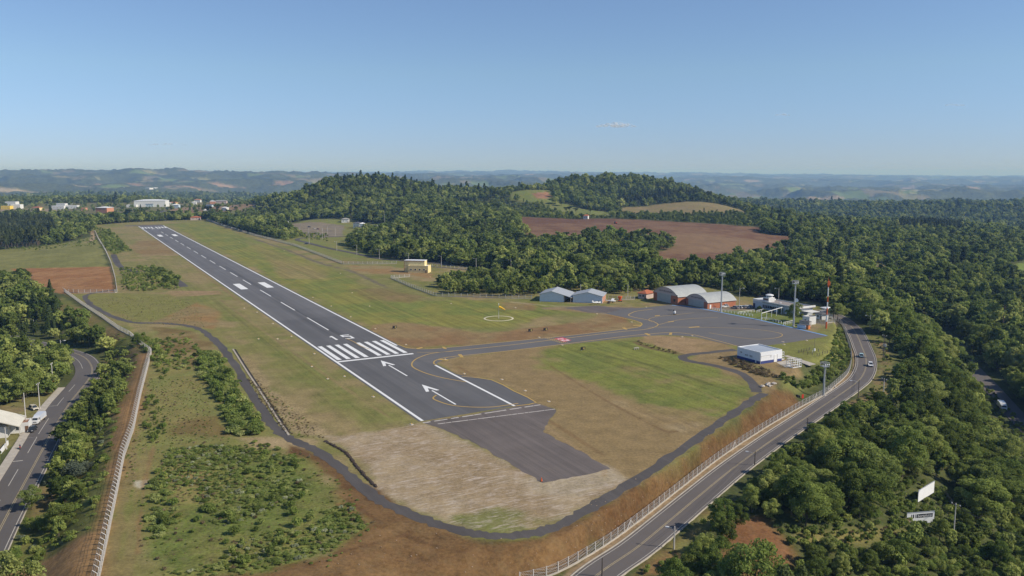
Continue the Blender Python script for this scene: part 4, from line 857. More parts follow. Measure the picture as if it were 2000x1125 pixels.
# horizon of the terrain seen from the drone, to leave out what hills hide
_el = (gh.reshape(nr, na) - CAM_H) / RR[:, None]; _hor = np.maximum.accumulate(_el, 0)
def seen(x, y, top, tol=.004):
    r = np.hypot(x, y); a = np.arctan2(x, y); i = np.clip(np.searchsorted(RR, r) - 4, 0, nr - 1); j = np.clip(np.searchsorted(AZ, a), 0, na - 1)
    return (top - CAM_H) / r > _hor[i, j] - tol
TX, TY, TK, TS, TL = [], [], [], [], []
for (r0, r1, s, lod) in ((120, 420, 5.6, 1), (420, 800, 6.4, 1), (800, 1500, 7.8, 1), (1500, 2700, 10.5, 2), (2700, 4600, 19.0, 2)):
    x, y = jitter(r0, r1, s)
    k = ~inside(CLEAR, x, y, 1.5); x, y = x[k], y[k]
    for L, w in ((ROAD, 12.5 if r0 < 400 else 9.0), (LROAD, 9.0), (VROAD, 7.5), (SROAD, 5.0)):
        if r0 < 1500: d, _ = line_d(L, x, y); k = d > w; x, y = x[k], y[k]
    if r0 < 2700:
        t = inside([TOWN], x, y); k = ~t | (rs.rand(len(x)) < .26 * (vnoise(x / 60, y / 60, 9) > .42)); x, y = x[k], y[k]
    if r0 > 2000:
        j = np.clip(np.searchsorted(AZ, np.arctan2(x, y)), 0, na - 1); i = np.clip(np.searchsorted(RR, np.hypot(x, y)), 0, nr - 1); k = det[i * na + j, 3] > .5; x, y = x[k], y[k]
    if r0 < 800:
        k = ~(inside([BARE], x, y)) & (line_d(LFENCE, x, y)[0] > 9.0); x, y = x[k], y[k]
    k = seen(x, y, base_height(x, y) + 16, .006); x, y = x[k], y[k]
    n = len(x); u = rs.rand(n); kind = rs.choice([0, 1, 2, 3, 4, 5], n); size = .60 + .85 * rs.rand(n) ** 1.5
    size *= .8 + .4 * vnoise(x / 50, y / 50, 12)
    if r0 > 2600: size *= 1.3
    kind = np.where((u < .012) & (r0 < 1500), 9, kind); kind = np.where((u > .035) & (u < .05), 6, kind)
    kind = np.where((rs.rand(n) < .18) & (size < .8), rs.choice([10, 12], n), kind); size = np.where(kind >= 10, size * 1.1, size)
    b = inside([BANK], x, y); size = np.where(b, size * rs.uniform(.32, .62, n), size); kind = np.where(b & (rs.rand(n) < .5), rs.choice([10, 11, 12, 13], n), kind); size = np.where(b & (kind >= 10), size * 1.5, size)
    b = inside([SHR], x, y); size = np.where(b, size * rs.uniform(.30, .55, n), size); kind = np.where(b & (rs.rand(n) < .6), rs.choice([10, 11, 12], n), kind); size = np.where(b & (kind >= 10), size * 1.5, size)
    b = inside(GUM, x, y); kind = np.where(b, rs.choice([6, 7], n), kind); size = np.where(b, rs.uniform(.9, 1.15, n), size)
    b = inside([PINE], x, y); kind = np.where(b & (rs.rand(n) < .6), rs.choice([8, 5, 5], n), kind)
    b = inside([CONI], x, y); kind = np.where(b & (rs.rand(n) < .6), 8, kind); size = np.where(b & (kind == 8), size * .8, size); b = inside([LGROVE], x, y); size = np.where(b, size * .78, size)
    b = (line_d(ROAD, x, y)[0] < 21) & (np.hypot(x, y) < 420); size = np.where(b, size * .62, size); b = inside(LOWT, x, y); size = np.where(b, size * .55, size); t = inside([TOWN], x, y); size = np.where(t, size * .62, size)
    TX.append(x); TY.append(y); TK.append(kind); TS.append(size); TL.append(np.full(n, lod))
def fill(poly_px, s, kinds, lo, hi, keep=1.0, clump=None):
    """extra planting inside one outline"""
    P = gpoly(poly_px); A = np.array([tuple(p)[:2] for p in P]); lo_, hi_ = A.min(0), A.max(0)
    X, Y = np.meshgrid(np.arange(lo_[0], hi_[0], s), np.arange(lo_[1], hi_[1], s)); X = (X + rs.uniform(-.5, .5, X.shape) * s).ravel(); Y = (Y + rs.uniform(-.5, .5, Y.shape) * s).ravel()
    k = (poly_sd(A, X, Y) < 0) & (rs.rand(len(X)) < keep)
    k &= ~inside([BARE], X, Y)
    if clump: k &= vnoise(X / clump[0], Y / clump[0], 44) > clump[1]
    X, Y = X[k], Y[k]; n = len(X)
    return X, Y, rs.choice(kinds, n), lo + (hi - lo) * rs.rand(n) ** 1.5
def add_trees(*a):
    x, y, k, s = fill(*a); TX.append(x); TY.append(y); TK.append(k); TS.append(s); TL.append(np.full(len(x), 1))
add_trees([(405, 430), (480, 426), (560, 442), (590, 462), (560, 470), (500, 456), (440, 438)], 5.5, [10, 11, 12, 0], .6, 1.1)
add_trees([(282, 527), (328, 529), (349, 545), (345, 562), (315, 563), (290, 545)], 4.2, [10, 3, 12, 11], .3, .6, .8)
add_trees([(852, 556), (885, 543), (915, 539), (985, 537), (1060, 549), (1190, 553), (1260, 556), (1330, 552), (1330, 561), (1262, 571), (1200, 576), (1100, 566), (1055, 577), (990, 579), (905, 576), (868, 572)], 5.6, [0, 1, 3, 5, 12], .55, .85)
add_trees([(195, 446), (214, 452), (250, 480), (258, 492), (225, 492), (205, 480)], 5.5, [10, 12, 11], .25, .6, .6)
add_trees([(183, 436), (258, 431), (400, 425), (420, 422), (300, 418), (183, 424)], 6.0, [0, 3, 12, 10], .32, .6)
add_trees([(60, 1090), (140, 1010), (185, 930), (212, 850), (242, 770), (265, 700), (218, 678), (165, 640), (110, 612), (100, 625), (190, 665), (208, 700), (178, 760), (130, 840), (98, 915), (55, 1005), (5, 1100)], 3.6, [10, 11, 12, 10, 13, 11, 0], .3, .68, .62)
add_trees([(1470, 580), (1600, 590), (1640, 600), (1640, 585), (1500, 570)], 6.5, [0, 1, 5], .9, 1.25)
add_trees([(1560, 1068), (1640, 1080), (1760, 1060), (1860, 1042), (1960, 1012), (2100, 980), (2100, 1200), (1545, 1200), (1562, 1120)], 2.9, [10, 11, 12, 12, 3], .3, .7)
add_trees([(118, 885), (140, 835), (165, 795), (200, 765), (238, 728), (226, 785), (192, 845), (150, 895)], 5.0, [0, 2, 3, 5, 12], .45, .75)
add_trees([(1455, 985), (1565, 885), (1650, 815), (1705, 815), (1650, 885), (1570, 975), (1510, 1025)], 3.6, [10, 12, 11, 3, 0], .45, .78)
add_trees([(1300, 1165), (1345, 1095), (1395, 1040), (1436, 1022), (1440, 1080), (1420, 1170), (1310, 1225)], 4.4, [0, 5, 3, 12], .5, .8)
add_trees([(0, 566), (40, 568), (52, 556), (0, 552), (-80, 556)], 7.0, [2, 4], .8, 1.1)
TX, TY, TK, TS, TL = map(np.concatenate, (TX, TY, TK, TS, TL))
TZ = np.empty(len(TX))
for i in range(0, len(TX), 40000): TZ[i:i + 40000] = ground(TX[i:i + 40000], TY[i:i + 40000])
far_ = np.hypot(TX, TY) > 2400
jj = np.clip(np.searchsorted(AZ, np.arctan2(TX, TY)), 0, na - 1); ii = np.clip(np.searchsorted(RR, np.hypot(TX, TY)), 0, nr - 1); TZ = np.where(far_, gh[ii * na + jj] - 2.0, TZ)

# ------------------------------------------------------------------ buildings of the airfield
FOOT = []
def foot(p, r): FOOT.append((p[0], p[1], r))
BR = math.atan2(-RT.y, -RT.x)                     # buildings stand square to the runway: local x runs back along it, local y across it
WHITEW = mat("white_wall", (.66, .66, .64), .8, .1, .6); GREYM = mat("grey_metal_sheet", (.36, .38, .40), .5, .12, .5); PALEM = mat("pale_metal_sheet", (.41, .42, .40), .5, .15, .35)
BRICK = mat("red_brick", (.40, .155, .085), .9, .18, 1.5); TILE = mat("clay_tiles", (.40, .13, .065), .9, .25, 1.2); GLASS = mat("dark_glass", (.03, .04, .05), .12, .2, 1, spec=.6)
DARK = mat("dark_opening", (.02, .02, .022), .9, .2, 1); CREAM = mat("cream_wall", (.74, .60, .30), .85, .1, .6); POST = mat("concrete_post", (.55, .52, .48), .9, .15, 2); BLUEP = mat("blue_paint", (.045, .06, .20), .7, .12, 1)
GALV = mat("galvanised_steel", (.46, .48, .50), .45, .12, 1, .4); WOODP = mat("weathered_wood", (.12, .10, .085), .9, .25, 1); ORNG = mat("orange_paint", (.62, .12, .03), .55, .12, 1); WHITEP = mat("white_gloss", (.78, .78, .77), .4, .08, 1)
BLACK = mat("black_rubber", (.02, .02, .021), .85, .2, 2); CONCR = mat("grey_concrete", (.36, .34, .31), .9, .2, .7); YELP = mat("yellow_paint", (.80, .46, .02), .6, .12, 1); DGREY = mat("dark_roofing", (.12, .12, .125), .85, .2, .6)
CORR = mat("weathered_fibre_cement", (.33, .32, .29), .9, .2, .5); PINKW = mat("faded_pink_plaster", (.52, .42, .37), .85, .12, .5); DOORM = mat("green_grey_door", (.44, .44, .40), .7, .15, .5); LAMPG = mat("lamp_glass", (.75, .78, .8), .2, .05, 1, spec=.6); CABLE = mat("cable", (.03, .03, .03), .6, .1, 1)
WBLUE = mat("pale_blue_white_sheet", (.60, .66, .72), .55, .08, .5); SILVER = mat("silver_tank", (.55, .57, .6), .3, .1, 1, .7); REDP = mat("red_paint", (.55, .04, .03), .5, .1, 1); STONE = mat("pale_stone", (.48, .43, .37), .95, .25, 1.5)

def text_mesh(s, size, name, m, parent, loc, rot, ext=.01):
    cu = bpy.data.curves.new(name, 'FONT'); cu.body = s; cu.size = size; cu.extrude = ext; cu.align_x = 'CENTER'; cu.align_y = 'CENTER'
    t = bpy.data.objects.new(name + "_text", cu); COL.objects.link(t); dg = bpy.context.evaluated_depsgraph_get(); dg.update()
    me = bpy.data.meshes.new_from_object(t.evaluated_get(dg)); bpy.data.objects.remove(t); me.materials.clear(); me.materials.append(m)
    o = bpy.data.objects.new(name, me); COL.objects.link(o); o.parent = parent; o.location = loc; o.rotation_euler = rot; return o
def gable_hangar(p, rz, w, d, h, rise, label, side_m, open_side):
    r = thing("metal_hangar", label, "hangar", p, rz); foot(p + Matrix.Rotation(rz, 3, 'Z') @ Vector((w / 2, d / 2, 0)), max(w, d) * .65)
    b = MB(); b.prism_y([(0, 0), (w, 0), (w, h), (w / 2, h + rise), (0, h)], .0, .25); b.box(w / 2, -.03, .0, .12, .06, h + rise - .4)
    for i in range(1, 5): b.box(w * i / 5, -.02, 0, .05, .04, h + .1)
    b.obj("front_wall", WBLUE, r)
    b = MB(); b.box(.12, d / 2, 0, .24, d - .5, h); b.prism_y([(0, 0), (w, 0), (w, h), (w / 2, h + rise), (0, h)], d - .25, d); b.obj("wall", WHITEW, r)
    ov = .6; ex = open_side
    b = MB()
    b.prism_y([(-ov, h - .08), (w / 2, h + rise + .02), (w / 2, h + rise + .2), (-ov, h + .1)], -.5, d + .5)
    k = rise / (w / 2); b.prism_y([(w / 2, h + rise + .021), (w + ov + ex, h - (ov + ex) * k + .0), (w + ov + ex, h - (ov + ex) * k + .18), (w / 2, h + rise + .201)], -.5, d + .5); b.obj("roof", GREYM, r)
    if open_side:   # bay under the long eave, closed at the back
        b = MB(); b.box(w + open_side / 2, d - .3, 0, open_side, .3, h - .5); b.obj("bay_back_wall", mat("dark_boards", (.10, .075, .065), .9, .2, 1), r)
        
        for y_ in (.2, d / 2): b = MB(); b.box(w + open_side - .1, y_, 0, .2, .2, h - .6); b.obj("bay_post", POST, r)
        b = MB(); b.box(w + .12, d / 2, 0, .2, d - .6, h - .1); b.obj("side_wall", side_m, r)
    else:
        b = MB(); b.box(w - .11, d / 2, 0, .22, d - .55, h); b.obj("side_wall", side_m, r)
        for y in (.6, d * .33, d * .66, d - .6): b = MB(); b.box(w + .06, y, 0, .16, .5, h - .1); b.obj("pilaster", WHITEW, r)
    return r
a1 = at(1054, 588.5); a2 = at(1119, 590.5)
gable_hangar(a1, math.radians(-14), 13.6, 18, 4.0, 1.9, "white metal hangar with grey gable roof and a dark open bay on its side", WHITEW, 4.2)
gable_hangar(a2, math.radians(-14), 16.4, 15, 3.9, 2.0, "white metal hangar with grey gable roof and an orange brick side wall", mat("orange_brick", (.50, .20, .09), .9, .15, 1.2), 0)
def arch_hangar(p, w, d, h, rise, label, door0, door1):
    r = thing("arched_hangar", label, "hangar", p, BR); foot(p + Matrix.Rotation(BR, 3, 'Z') @ Vector((w / 2, d / 2, 0)), max(w, d) * .62)
    arc = [(w / 2 - (w / 2) * math.cos(math.pi * 0) * 1, 0)]
    R = (w * w / 4 + rise * rise) / (2 * rise); a0 = math.asin(w / 2 / R); pts = [(w / 2 + R * math.sin(t), h + rise - R + R * math.cos(t)) for t in np.linspace(-a0, a0, 25)]
    b = MB(); b.prism_y([(.3, h - .02)] + [(min(max(x, .3), w - .3), z - .03) for x, z in pts] + [(w - .3, h - .02)], .1, .4); b.obj("gable", PINKW, r)
    b = MB(); b.box(door0 / 2, .2, 0, door0, .4, h); b.box((door1 + w) / 2, .2, 0, w - door1, .4, h); b.box(.2, d / 2 + .1, 0, .38, d - .6, h); b.box(w - .2, d / 2 + .1, 0, .38, d - .6, h); b.obj("wall", BRICK, r)
    b = MB(); b.prism_y([(.1, 0), (w - .1, 0)] + [(x, z - .03) for x, z in pts[::-1]], d - .35, d); b.obj("back_wall", BRICK, r)
    ov = .55; R2 = R + .14; a2_ = a0 + ov / R; outer = [(w / 2 + R2 * math.sin(t), h + rise - R + R2 * math.cos(t)) for t in np.linspace(-a2_, a2_, 33)]; inner = [(w / 2 + (R + .01) * math.sin(t), h + rise - R + (R + .01) * math.cos(t)) for t in np.linspace(a2_, -a2_, 33)]
    b = MB(); n = len(outer)
    for y in (-.25, d + .3): b.v += [(x, y, z) for x, z in outer] + [(x, y, z) for x, z in inner[::-1]]
    o = 2 * n
    for i in range(n - 1):
        b.f += [(i + 1, i, o + i, o + i + 1), (n + i, n + i + 1, o + n + i + 1, o + n + i), (i, i + 1, n + i + 1, n + i), (o + i + 1, o + i, o + n + i, o + n + i + 1)]; b.mi += [0] * 4
    b.f += [(0, n, o + n, o), (n - 1, o + n - 1, o + 2 * n - 1, 2 * n - 1)]; b.mi += [0, 0]; b.cur = 1
    for i in range(1, int(d / 1.05)):
        y = i * 1.05
        for j in range(0, n - 1): (x0, z0), (x1, z1) = outer[j], outer[j + 1]; b.poly([(x0, y, z0 + .03), (x0, y + .09, z0 + .03), (x1, y + .09, z1 + .03), (x1, y, z1 + .03)])
    b.obj("roof", (PALEM, GREYM), r)
    nd = 4; wd = (door1 - door0) / nd
    for i in range(nd):
        b = MB(); b.box(door0 + wd * (i + .5), .08 if i % 2 else -.0, .05, wd - .05, .1, h - .02)
        for j in range(1, 4): b.box(door0 + wd * i + wd * j / 4, .0 if i % 2 else -.08, .1, .06, .06, h - .15)
        b.obj("door", DOORM, r)
    b = MB(); b.box((door0 + door1) / 2, -.02, h + .02, door1 - door0 + 1, .2, .22); b.obj("door_rail", GALV, r)
    text_mesh("AEROCLUBE DE JOAÇABA", w * .047, "lettering", DARK, r, (w / 2, .06, h + rise * .42), (math.pi / 2, 0, 0))
    return r
LW = at(1276, 585.5)
big = arch_hangar(LW, 21.5, 21, 4.6, 4.0, "large brick arched hangar with silver curved roof and grey doors", 3.5, 15.5)
b = MB(); b.box(18.6, -.03, 1.5, 1.6, .1, 1.4); b.obj("window", GLASS, big)
for x_ in (20.2, 21.0): b = MB(); b.box(x_, .03, 4.75, .5, .3, .55); b.obj("vent_hole", DARK, big)
SW = at(1339.5, 594.5)
small = arch_hangar(SW, 17.5, 20, 3.5, 3.4, "smaller brick arched hangar with cream curved roof beside the parked cars", 2.0, 14.5)
b = MB(); b.box(17.56, 2.0, .05, .12, 1.0, 2.1); b.obj("door", WHITEP, small)
for y in (4.5, 9, 13.5): b = MB(); b.box(17.53, y, 0, .1, .3, 3.4); b.obj("pilaster", BRICK, small)
def hip_house(p, rz, w, d, h, rise, wm, rm, name, label, cat="house", eave=.6, wins=2, door=True, group=None, parapet=False, nofoot=False):
    """a small house: walls, roof, door and windows with frames"""
    r = thing(name, label, cat, p, rz, group)
    if not nofoot: foot(p + Matrix.Rotation(rz, 3, 'Z') @ Vector((w / 2, d / 2, 0)), max(w, d) * .6)
    b = MB(); b.box(w / 2, d / 2, -.5, w, d, h + .5); b.obj("wall", wm, r)
    b = MB(); e = eave; z = h + .004
    if parapet:
        for (cx, cy, sx, sy) in ((w / 2, .1, w + .02, .22), (w / 2, d - .1, w + .02, .22), (.1, d / 2, .22, d - .22), (w - .1, d / 2, .22, d - .22)): b.box(cx, cy, h - .3, sx + .02, sy + .02, .75)
        b.obj("parapet", wm, r); b = MB(); b.box(w / 2, d / 2, h, w - .5, d - .5, .12); b.obj("roof", rm, r)
    else:
        t = .16; i = min(w, d) / 2 + e
        if w >= d: r0, r1 = (i - e, d / 2), (w - i + e, d / 2)
        else: r0, r1 = (w / 2, i - e), (w / 2, d - i + e)
        c4 = [(-e, -e), (w + e, -e), (w + e, d + e), (-e, d + e)]
        V = [(x, y, z - .05) for x, y in c4] + [(x, y, z + t) for x, y in c4] + [(*r0, z + rise), (*r1, z + rise)]
        b.v = V; b.f = [(3, 2, 1, 0), (0, 1, 5, 4), (1, 2, 6, 5), (2, 3, 7, 6), (3, 0, 4, 7)]
        b.f += ([(4, 5, 9, 8), (5, 6, 9), (6, 7, 8, 9), (7, 4, 8)] if w >= d else [(4, 5, 8), (5, 6, 9, 8), (6, 7, 9), (7, 4, 8, 9)]); b.mi = [0] * len(b.f); b.obj("roof", rm, r)
    for k in range(wins):
        x = w * (k + .7) / (wins + .6)
        b = MB(); b.box(x, -.02, h * .38, 1.25, .08, 1.1); f = b.obj("window", GLASS, r)
        b = MB()
        for (dx, dz, sx, sz) in ((-.66, -.06, .1, 1.22), (.66, -.06, .1, 1.22), (0, 1.1, 1.2, .08), (0, -.06, 1.2, .08)): b.box(x + dx, -.05, h * .38 + dz, sx, .1, sz)
        b.obj("frame", WHITEP, f)
    if door: b = MB(); b.box(w * .9, -.03, .02, .9, .1, 2.1); b.obj("door", mat("wooden_door", (.16, .09, .05), .7, .2, 2), r)
    return r
hip_house(at(1246, 582.5), BR + .35, 5.5, 8.5, 3.0, 1.8, PINKW, TILE, "tiled_house", "small pink house with red tiled roof between the metal and the brick hangars", "house")
# terminal
tp = at(1470.5, 600.5)
term = thing("terminal_building", "long low white terminal with grey flat roof and a small round control cab", "terminal", tp, BR); 
for q_ in (5, 16, 26): foot(tp + Matrix.Rotation(BR, 3, 'Z') @ Vector((q_, 5, 0)), 9)
TLn, TD, TH = 32.0, 9.5, 3.9
b = MB(); b.box(TLn / 2, TD / 2, -.5, TLn, TD, TH + .5); b.obj("wall", mat("pale_blue_grey_wall", (.50, .55, .60), .85, .1, .5), term)
b = MB(); b.box(TLn / 2 + 4, TD / 2, TH + .003, TLn - 6, TD + 1.6, .3); b.obj("roof", mat("brown_grey_roofing", (.27, .24, .22), .9, .15, .3), term)
b = MB(); b.box(TLn / 2 + 4, -.86, TH + .31, TLn - 6, .16, .45); b.box(TLn / 2 + 4, TD + .86, TH + .31, TLn - 6, .16, .45); b.box(TLn + .95, TD / 2, TH + .31, .2, TD + 1.6, .9); b.obj("parapet", WHITEW, term)
b = MB(); b.box(3.5, TD / 2, TH + .004, 7.0, TD + .3, 1.0); b.obj("end_block", WHITEW, term)
b = MB(); b.box(8.6, 2.6, TH + .31, 4.2, 4.2, 2.3); cab = b.obj("tower_base", WHITEW, term)
b = MB(); b.box(6.46, 2.6, TH + 1.2, .08, 3.6, .9); b.box(8.6, .46, TH + 1.2, 3.6, .08, .9); b.obj("window", GLASS, cab)
b = MB(); b.lathe([(1.45, TH + 2.62), (1.6, TH + 3.6)], 8.9, 2.8, 10); gc_ = b.obj("control_cab", GLASS, term)
b = MB()
for k in range(10): t = k * math.pi / 5; b.tube((8.9 + 1.47 * math.cos(t), 2.8 + 1.47 * math.sin(t), TH + 2.6), (8.9 + 1.62 * math.cos(t), 2.8 + 1.62 * math.sin(t), TH + 3.65), .09, .09, 5)
b.lathe([(1.55, TH + 2.55), (1.55, TH + 2.95)], 8.9, 2.8, 12); b.obj("mullion", WHITEP, gc_)
b = MB(); b.lathe([(2.1, TH + 3.62), (2.1, TH + 3.9), (1.2, TH + 4.3), (.2, TH + 4.4)], 8.9, 2.8, 16); b.obj("cab_roof", WHITEP, term)
b = MB(); b.tube((8.9, 2.8, TH + 4.3), (8.9, 2.8, TH + 7.2), .04, .02, 5); b.obj("antenna", GALV, term)
for k in range(9):
    x = 7.5 + k * 1.25
    if k in (5,): continue
    b = MB(); b.box(x, -.02, 1.1, .95, .08, 1.5); b.obj("window", GLASS, term)
b = MB(); b.box(14, -.03, .02, 1.8, .1, 2.4); b.obj("door", GLASS, term)
b = MB(); b.box(19.5, -.03, .02, 3.2, .1, 2.6); b.obj("door", mat("dark_blue_door", (.06, .09, .13), .5, .1, 1), term)
b = MB(); b.box(.8, -.04, .02, 1.5, .1, 2.5); b.obj("garage_door", mat("navy_door", (.03, .04, .10), .5, .1, 1), term)
for x in (17.2, 21.8, 25.5, 29.5): b = MB(); b.box(x, -.55, 0, .2, .2, TH); b.obj("column", WHITEW, term)
b = MB(); b.box(TLn + 3.2, 4.5, 2.6, 6.0, 6.5, .22); b.obj("entrance_canopy", WHITEW, term)
for y in (2, 7): b = MB(); b.box(TLn + 5.9, y, -.3, .22, .22, 2.9); b.obj("canopy_post", POST, term)
b = MB(); b.tube((15.5, 4, TH + .3), (15.5, 4, TH + .7), .5, .5, 10); b.obj("vent", WHITEP, term)
# fire station
fp = at(1484.4, 711.3); FRZ = math.atan2(.57 * -1 * -1, .82)     # its long wall looks down the runway
e1 = at(1526.5, 705) - fp; FRZ = math.atan2(e1.y, e1.x); fw_ = e1.length
e2 = at(1435.5, 699.8) - fp; fd_ = e2.length
fs = thing("fire_station", "white flat-roofed block with a dark blue base band by the apron", "fire station", fp, FRZ); foot(fp + Matrix.Rotation(FRZ, 3, 'Z') @ Vector((fw_ / 2, fd_ / 2, 0)), 8)
FH = 4.1
b = MB(); b.box(fw_ / 2, fd_ / 2, -.2, fw_, fd_, FH + .2); b.obj("wall", mat("white_plaster", (.74, .75, .77), .8, .05, .5), fs)
b = MB(); b.box(fw_ / 2, fd_ / 2, -.2, fw_ + .05, fd_ + .05, 1.25); b.obj("base_band", BLUEP, fs)
b = MB(); b.box(fw_ / 2, .1, FH, fw_ + .06, .2, .45); b.box(fw_ / 2, fd_ - .1, FH, fw_ + .06, .2, .45); b.box(.1, fd_ / 2, FH, .28, fd_ - .26, .45); b.box(fw_ - .1, fd_ / 2, FH, .28, fd_ - .26, .45); b.obj("parapet", WHITEP, fs)
b = MB(); b.prism_y([(.26, FH), (fw_ - .26, FH), (fw_ - .26, FH + .12), (fw_ / 2, FH + .3), (.26, FH + .12)], .24, fd_ - .24); b.obj("roof", mat("blue_grey_roof_sheet", (.36, .40, .45), .5, .08, .4), fs)
b = MB(); b.box(fw_ * .26, -.02, 2.3, fw_ * .42, .07, .65); b.obj("window", WHITEP, fs)
b = MB(); b.box(fw_ * .26, -.06, 2.95, fw_ * .46, .1, .08); b.box(fw_ * .49, -.06, 2.1, .1, .1, .9); b.obj("window_hood", CONCR, fs)
b = MB(); b.box(fw_ * .70, -.04, .05, 1.5, .1, 2.9); b.obj("door", WHITEP, fs)
b = MB(); b.box(fw_ * .78, -.05, .05, .12, .12, 2.95); b.obj("downpipe", CONCR, fs)
b = MB(); b.box(.06, -.08, 0, .14, .14, FH); b.obj("downpipe", GALV, fs)
for y in (fd_ * .36, fd_ * .56):
    b = MB(); b.tube((-.14, y, 2.2), (.0, y, 2.2), .38, .38, 12); b.obj("vent", GALV, fs)
    b = MB(); b.box(-.12, y + .75, 1.95, .2, .3, .5); b.obj("vent_box", CONCR, fs)
b = MB(); b.box(-.06, fd_ * .82, 2.5, .1, .9, .5); b.obj("window", CONCR, fs)
b = MB(); b.box(-.05, 2.2, .1, .12, .6, .9); b.obj("meter_box", WHITEP, fs)
def lattice(p, rz, w, d, h, label):
    r = thing("lattice_enclosure", label, "enclosure", p, rz)
    def panel(x0, y0, x1, y1):
        b = MB(); n = max(2, int(round(math.hypot(x1 - x0, y1 - y0) / 1.1))); ang = math.atan2(y1 - y0, x1 - x0); L = math.hypot(x1 - x0, y1 - y0)
        for k in range(n + 1): b.box(x0 + (x1 - x0) * k / n, y0 + (y1 - y0) * k / n, 0, .14, .14, h)
        for z in (.0, h * .36, h * .66, h - .12): b.box((x0 + x1) / 2, (y0 + y1) / 2, z, L, .10 if z else .2, .12 if z else .25, ang)
        b.obj("lattice_panel", WHITEP, r)
    panel(0, 0, w, 0); panel(w, 0, w, d); panel(w, d, 0, d); panel(0, d, 0, 0); return r
lattice(at(1548, 719), FRZ, 4.6, 3.0, 3.0, "white open lattice enclosure standing apart from the white block")
lattice(fp + Matrix.Rotation(FRZ, 3, 'Z') @ Vector((fw_ + .4, 1.6, 0)), FRZ, 2.6, 8.0, 3.0, "white lattice enclosure attached behind the white block")
b = MB(); q_ = [at(*c) for c in ((1516, 708), (1535, 704), (1552, 714), (1535, 718))]; b.prism([(p.x, p.y) for p in q_][::-1], -.1, .05); structure("concrete_path", b, CONC)
b = MB(); q_ = [at(*c) for c in ((1530, 695), (1538, 694), (1593, 711), (1580, 714))]; b.prism([(p.x, p.y) for p in q_][::-1], -.1, .05); structure("concrete_path", b, CONC)
# yellow building by the far fence
yb = at(791, 530.5)
hb1 = hip_house(at(797, 532.5), math.radians(-10), 15, 8, 4.8, 1, CREAM, WHITEP, "yellow_building", "cream two-level building with white roof edge and dark red trim by the far fence", "building", wins=4, parapet=True)
b = MB(); b.box(4.0, 6.2, 4.9, 15.2, 6.5, 3.5); b.obj("upper_wall", CREAM, hb1)
b = MB(); b.box(-3.68, 6.2, 0, .2, 6.6, 8.7); b.box(4.0, 2.9, 8.0, 15.4, .12, .3); b.obj("trim", mat("dark_red_trim", (.30, .06, .04), .7, .1, 1), hb1)
b = MB(); b.box(-1.8, 6.2, -.3, 3.55, 6.4, 5.1); b.obj("rear_wing", CREAM, hb1)
b = MB(); b.box(4.0, 6.2, 8.41, 15.6, 6.9, .3); b.obj("roof_slab", WHITEP, hb1)
# hut and generator boxes beside the second mast
h1 = hip_house(at(1567, 632), BR, 4.2, 4.5, 3.4, .4, WHITEW, CONCR, "service_hut", "small white service hut with flat slab roof beside the tall mast", "hut", wins=1, parapet=True)
def container(p, rz, w, d, h, m, label, name="equipment_box", lid=DGREY):
    r = thing(name, label, "equipment box", p, rz); foot(p, 3)
    b = MB(); b.box(w / 2, d / 2, .15, w, d, h)
    b.obj("body", m, r); b = MB(); b.box(w / 2, d / 2, h + .152, w + .15, d + .15, .14); b.obj("lid", lid, r)
    for k in range(3): b = MB(); b.box(w * (k + .5) / 3, -.03, .3, w / 3 - .12, .06, h - .3); b.obj("panel", m, r)
    
    for x_ in (.3, w - .3): b = MB(); b.box(x_, d / 2, 0, .25, d, .152); b.obj("skid", CONCR, r)
    return r
container(at(1557, 641), BR + .2, 4.2, 1.6, 1.7, WBLUE, "pale blue-white equipment box at the apron edge")
container(at(1573.5, 643), BR + .2, 1.4, 1.6, 1.8, mat("orange_box", (.60, .20, .06), .6, .1, 1), "small orange equipment box at the apron edge")
container(at(1561, 636), BR + .2, 5.2, 1.8, 2.3, CONCR, "grey louvred generator box behind the pale blue box")
for i, (px_, py_, w_, h_) in enumerate([(1592, 622, 5, 2.8), (1600, 617, 6, 2.6), (1604, 612, 4, 3.0)]):
    hip_house(at(px_, py_), BR - .2, w_, 4, h_, .8, WHITEW, [DGREY, CORR, WHITEP][i], "guard_cabin", ["low white cabin with dark roof behind the white hut", "white cabin with grey roof by the road fence", "small white cabin nearest the road bend"][i], "cabin", wins=1)
# floodlight masts
def mast(p, h, label, heads=True):
    r = thing("floodlight_mast", label, "light mast", p, .3); b = MB(); b.tube((0, 0, -.3), (0, 0, h), .38, .2, 10); b.obj("pole", GALV, r)
    b = MB(); b.lathe([(.75, 0), (.75, .35)], 0, 0, 12); b.obj("base", CONCR, r)
    b = MB()
    for z in (h - .1, h + 1.3): b.box(0, -.95, z, 2.3, .1, .1); b.box(0, .95, z, 2.3, .1, .1); b.box(-1.1, 0, z, .1, 1.9, .1); b.box(1.1, 0, z, .1, 1.9, .1)
    for x in (-1.1, 0, 1.1):
        for y in (-.95, .95): b.box(x, y, h - .1, .08, .08, 1.5)
    b.box(0, 0, h - .2, 2.2, 1.9, .08); b.obj("platform", GALV, r)
    for x in (-.75, 0, .75):
        for y in (-1.1, 1.1): b = MB(); b.box(x, y, h + .5, .55, .28, .5); f = b.obj("floodlight", DGREY, r); b = MB(); b.box(x, y * 1.14, h + .55, .48, .06, .4); b.obj("lens", LAMPG, f)
    b = MB()
    for k in range(int(h / .5)): b.box(.45, 0, k * .5 + .4, .05, .36, .05)
    b.box(.45, .18, .3, .05, .05, h - .5); b.box(.45, -.18, .3, .05, .05, h - .5); b.obj("ladder", GALV, r); return r
mast(at(1408, 609.5), 19.5, "tall grey floodlight mast in front of the smaller arched hangar")
mast(at(1549.5, 637.5), 20.5, "tall grey floodlight mast at the apron edge before the terminal")
pm = atg(1608, 773)
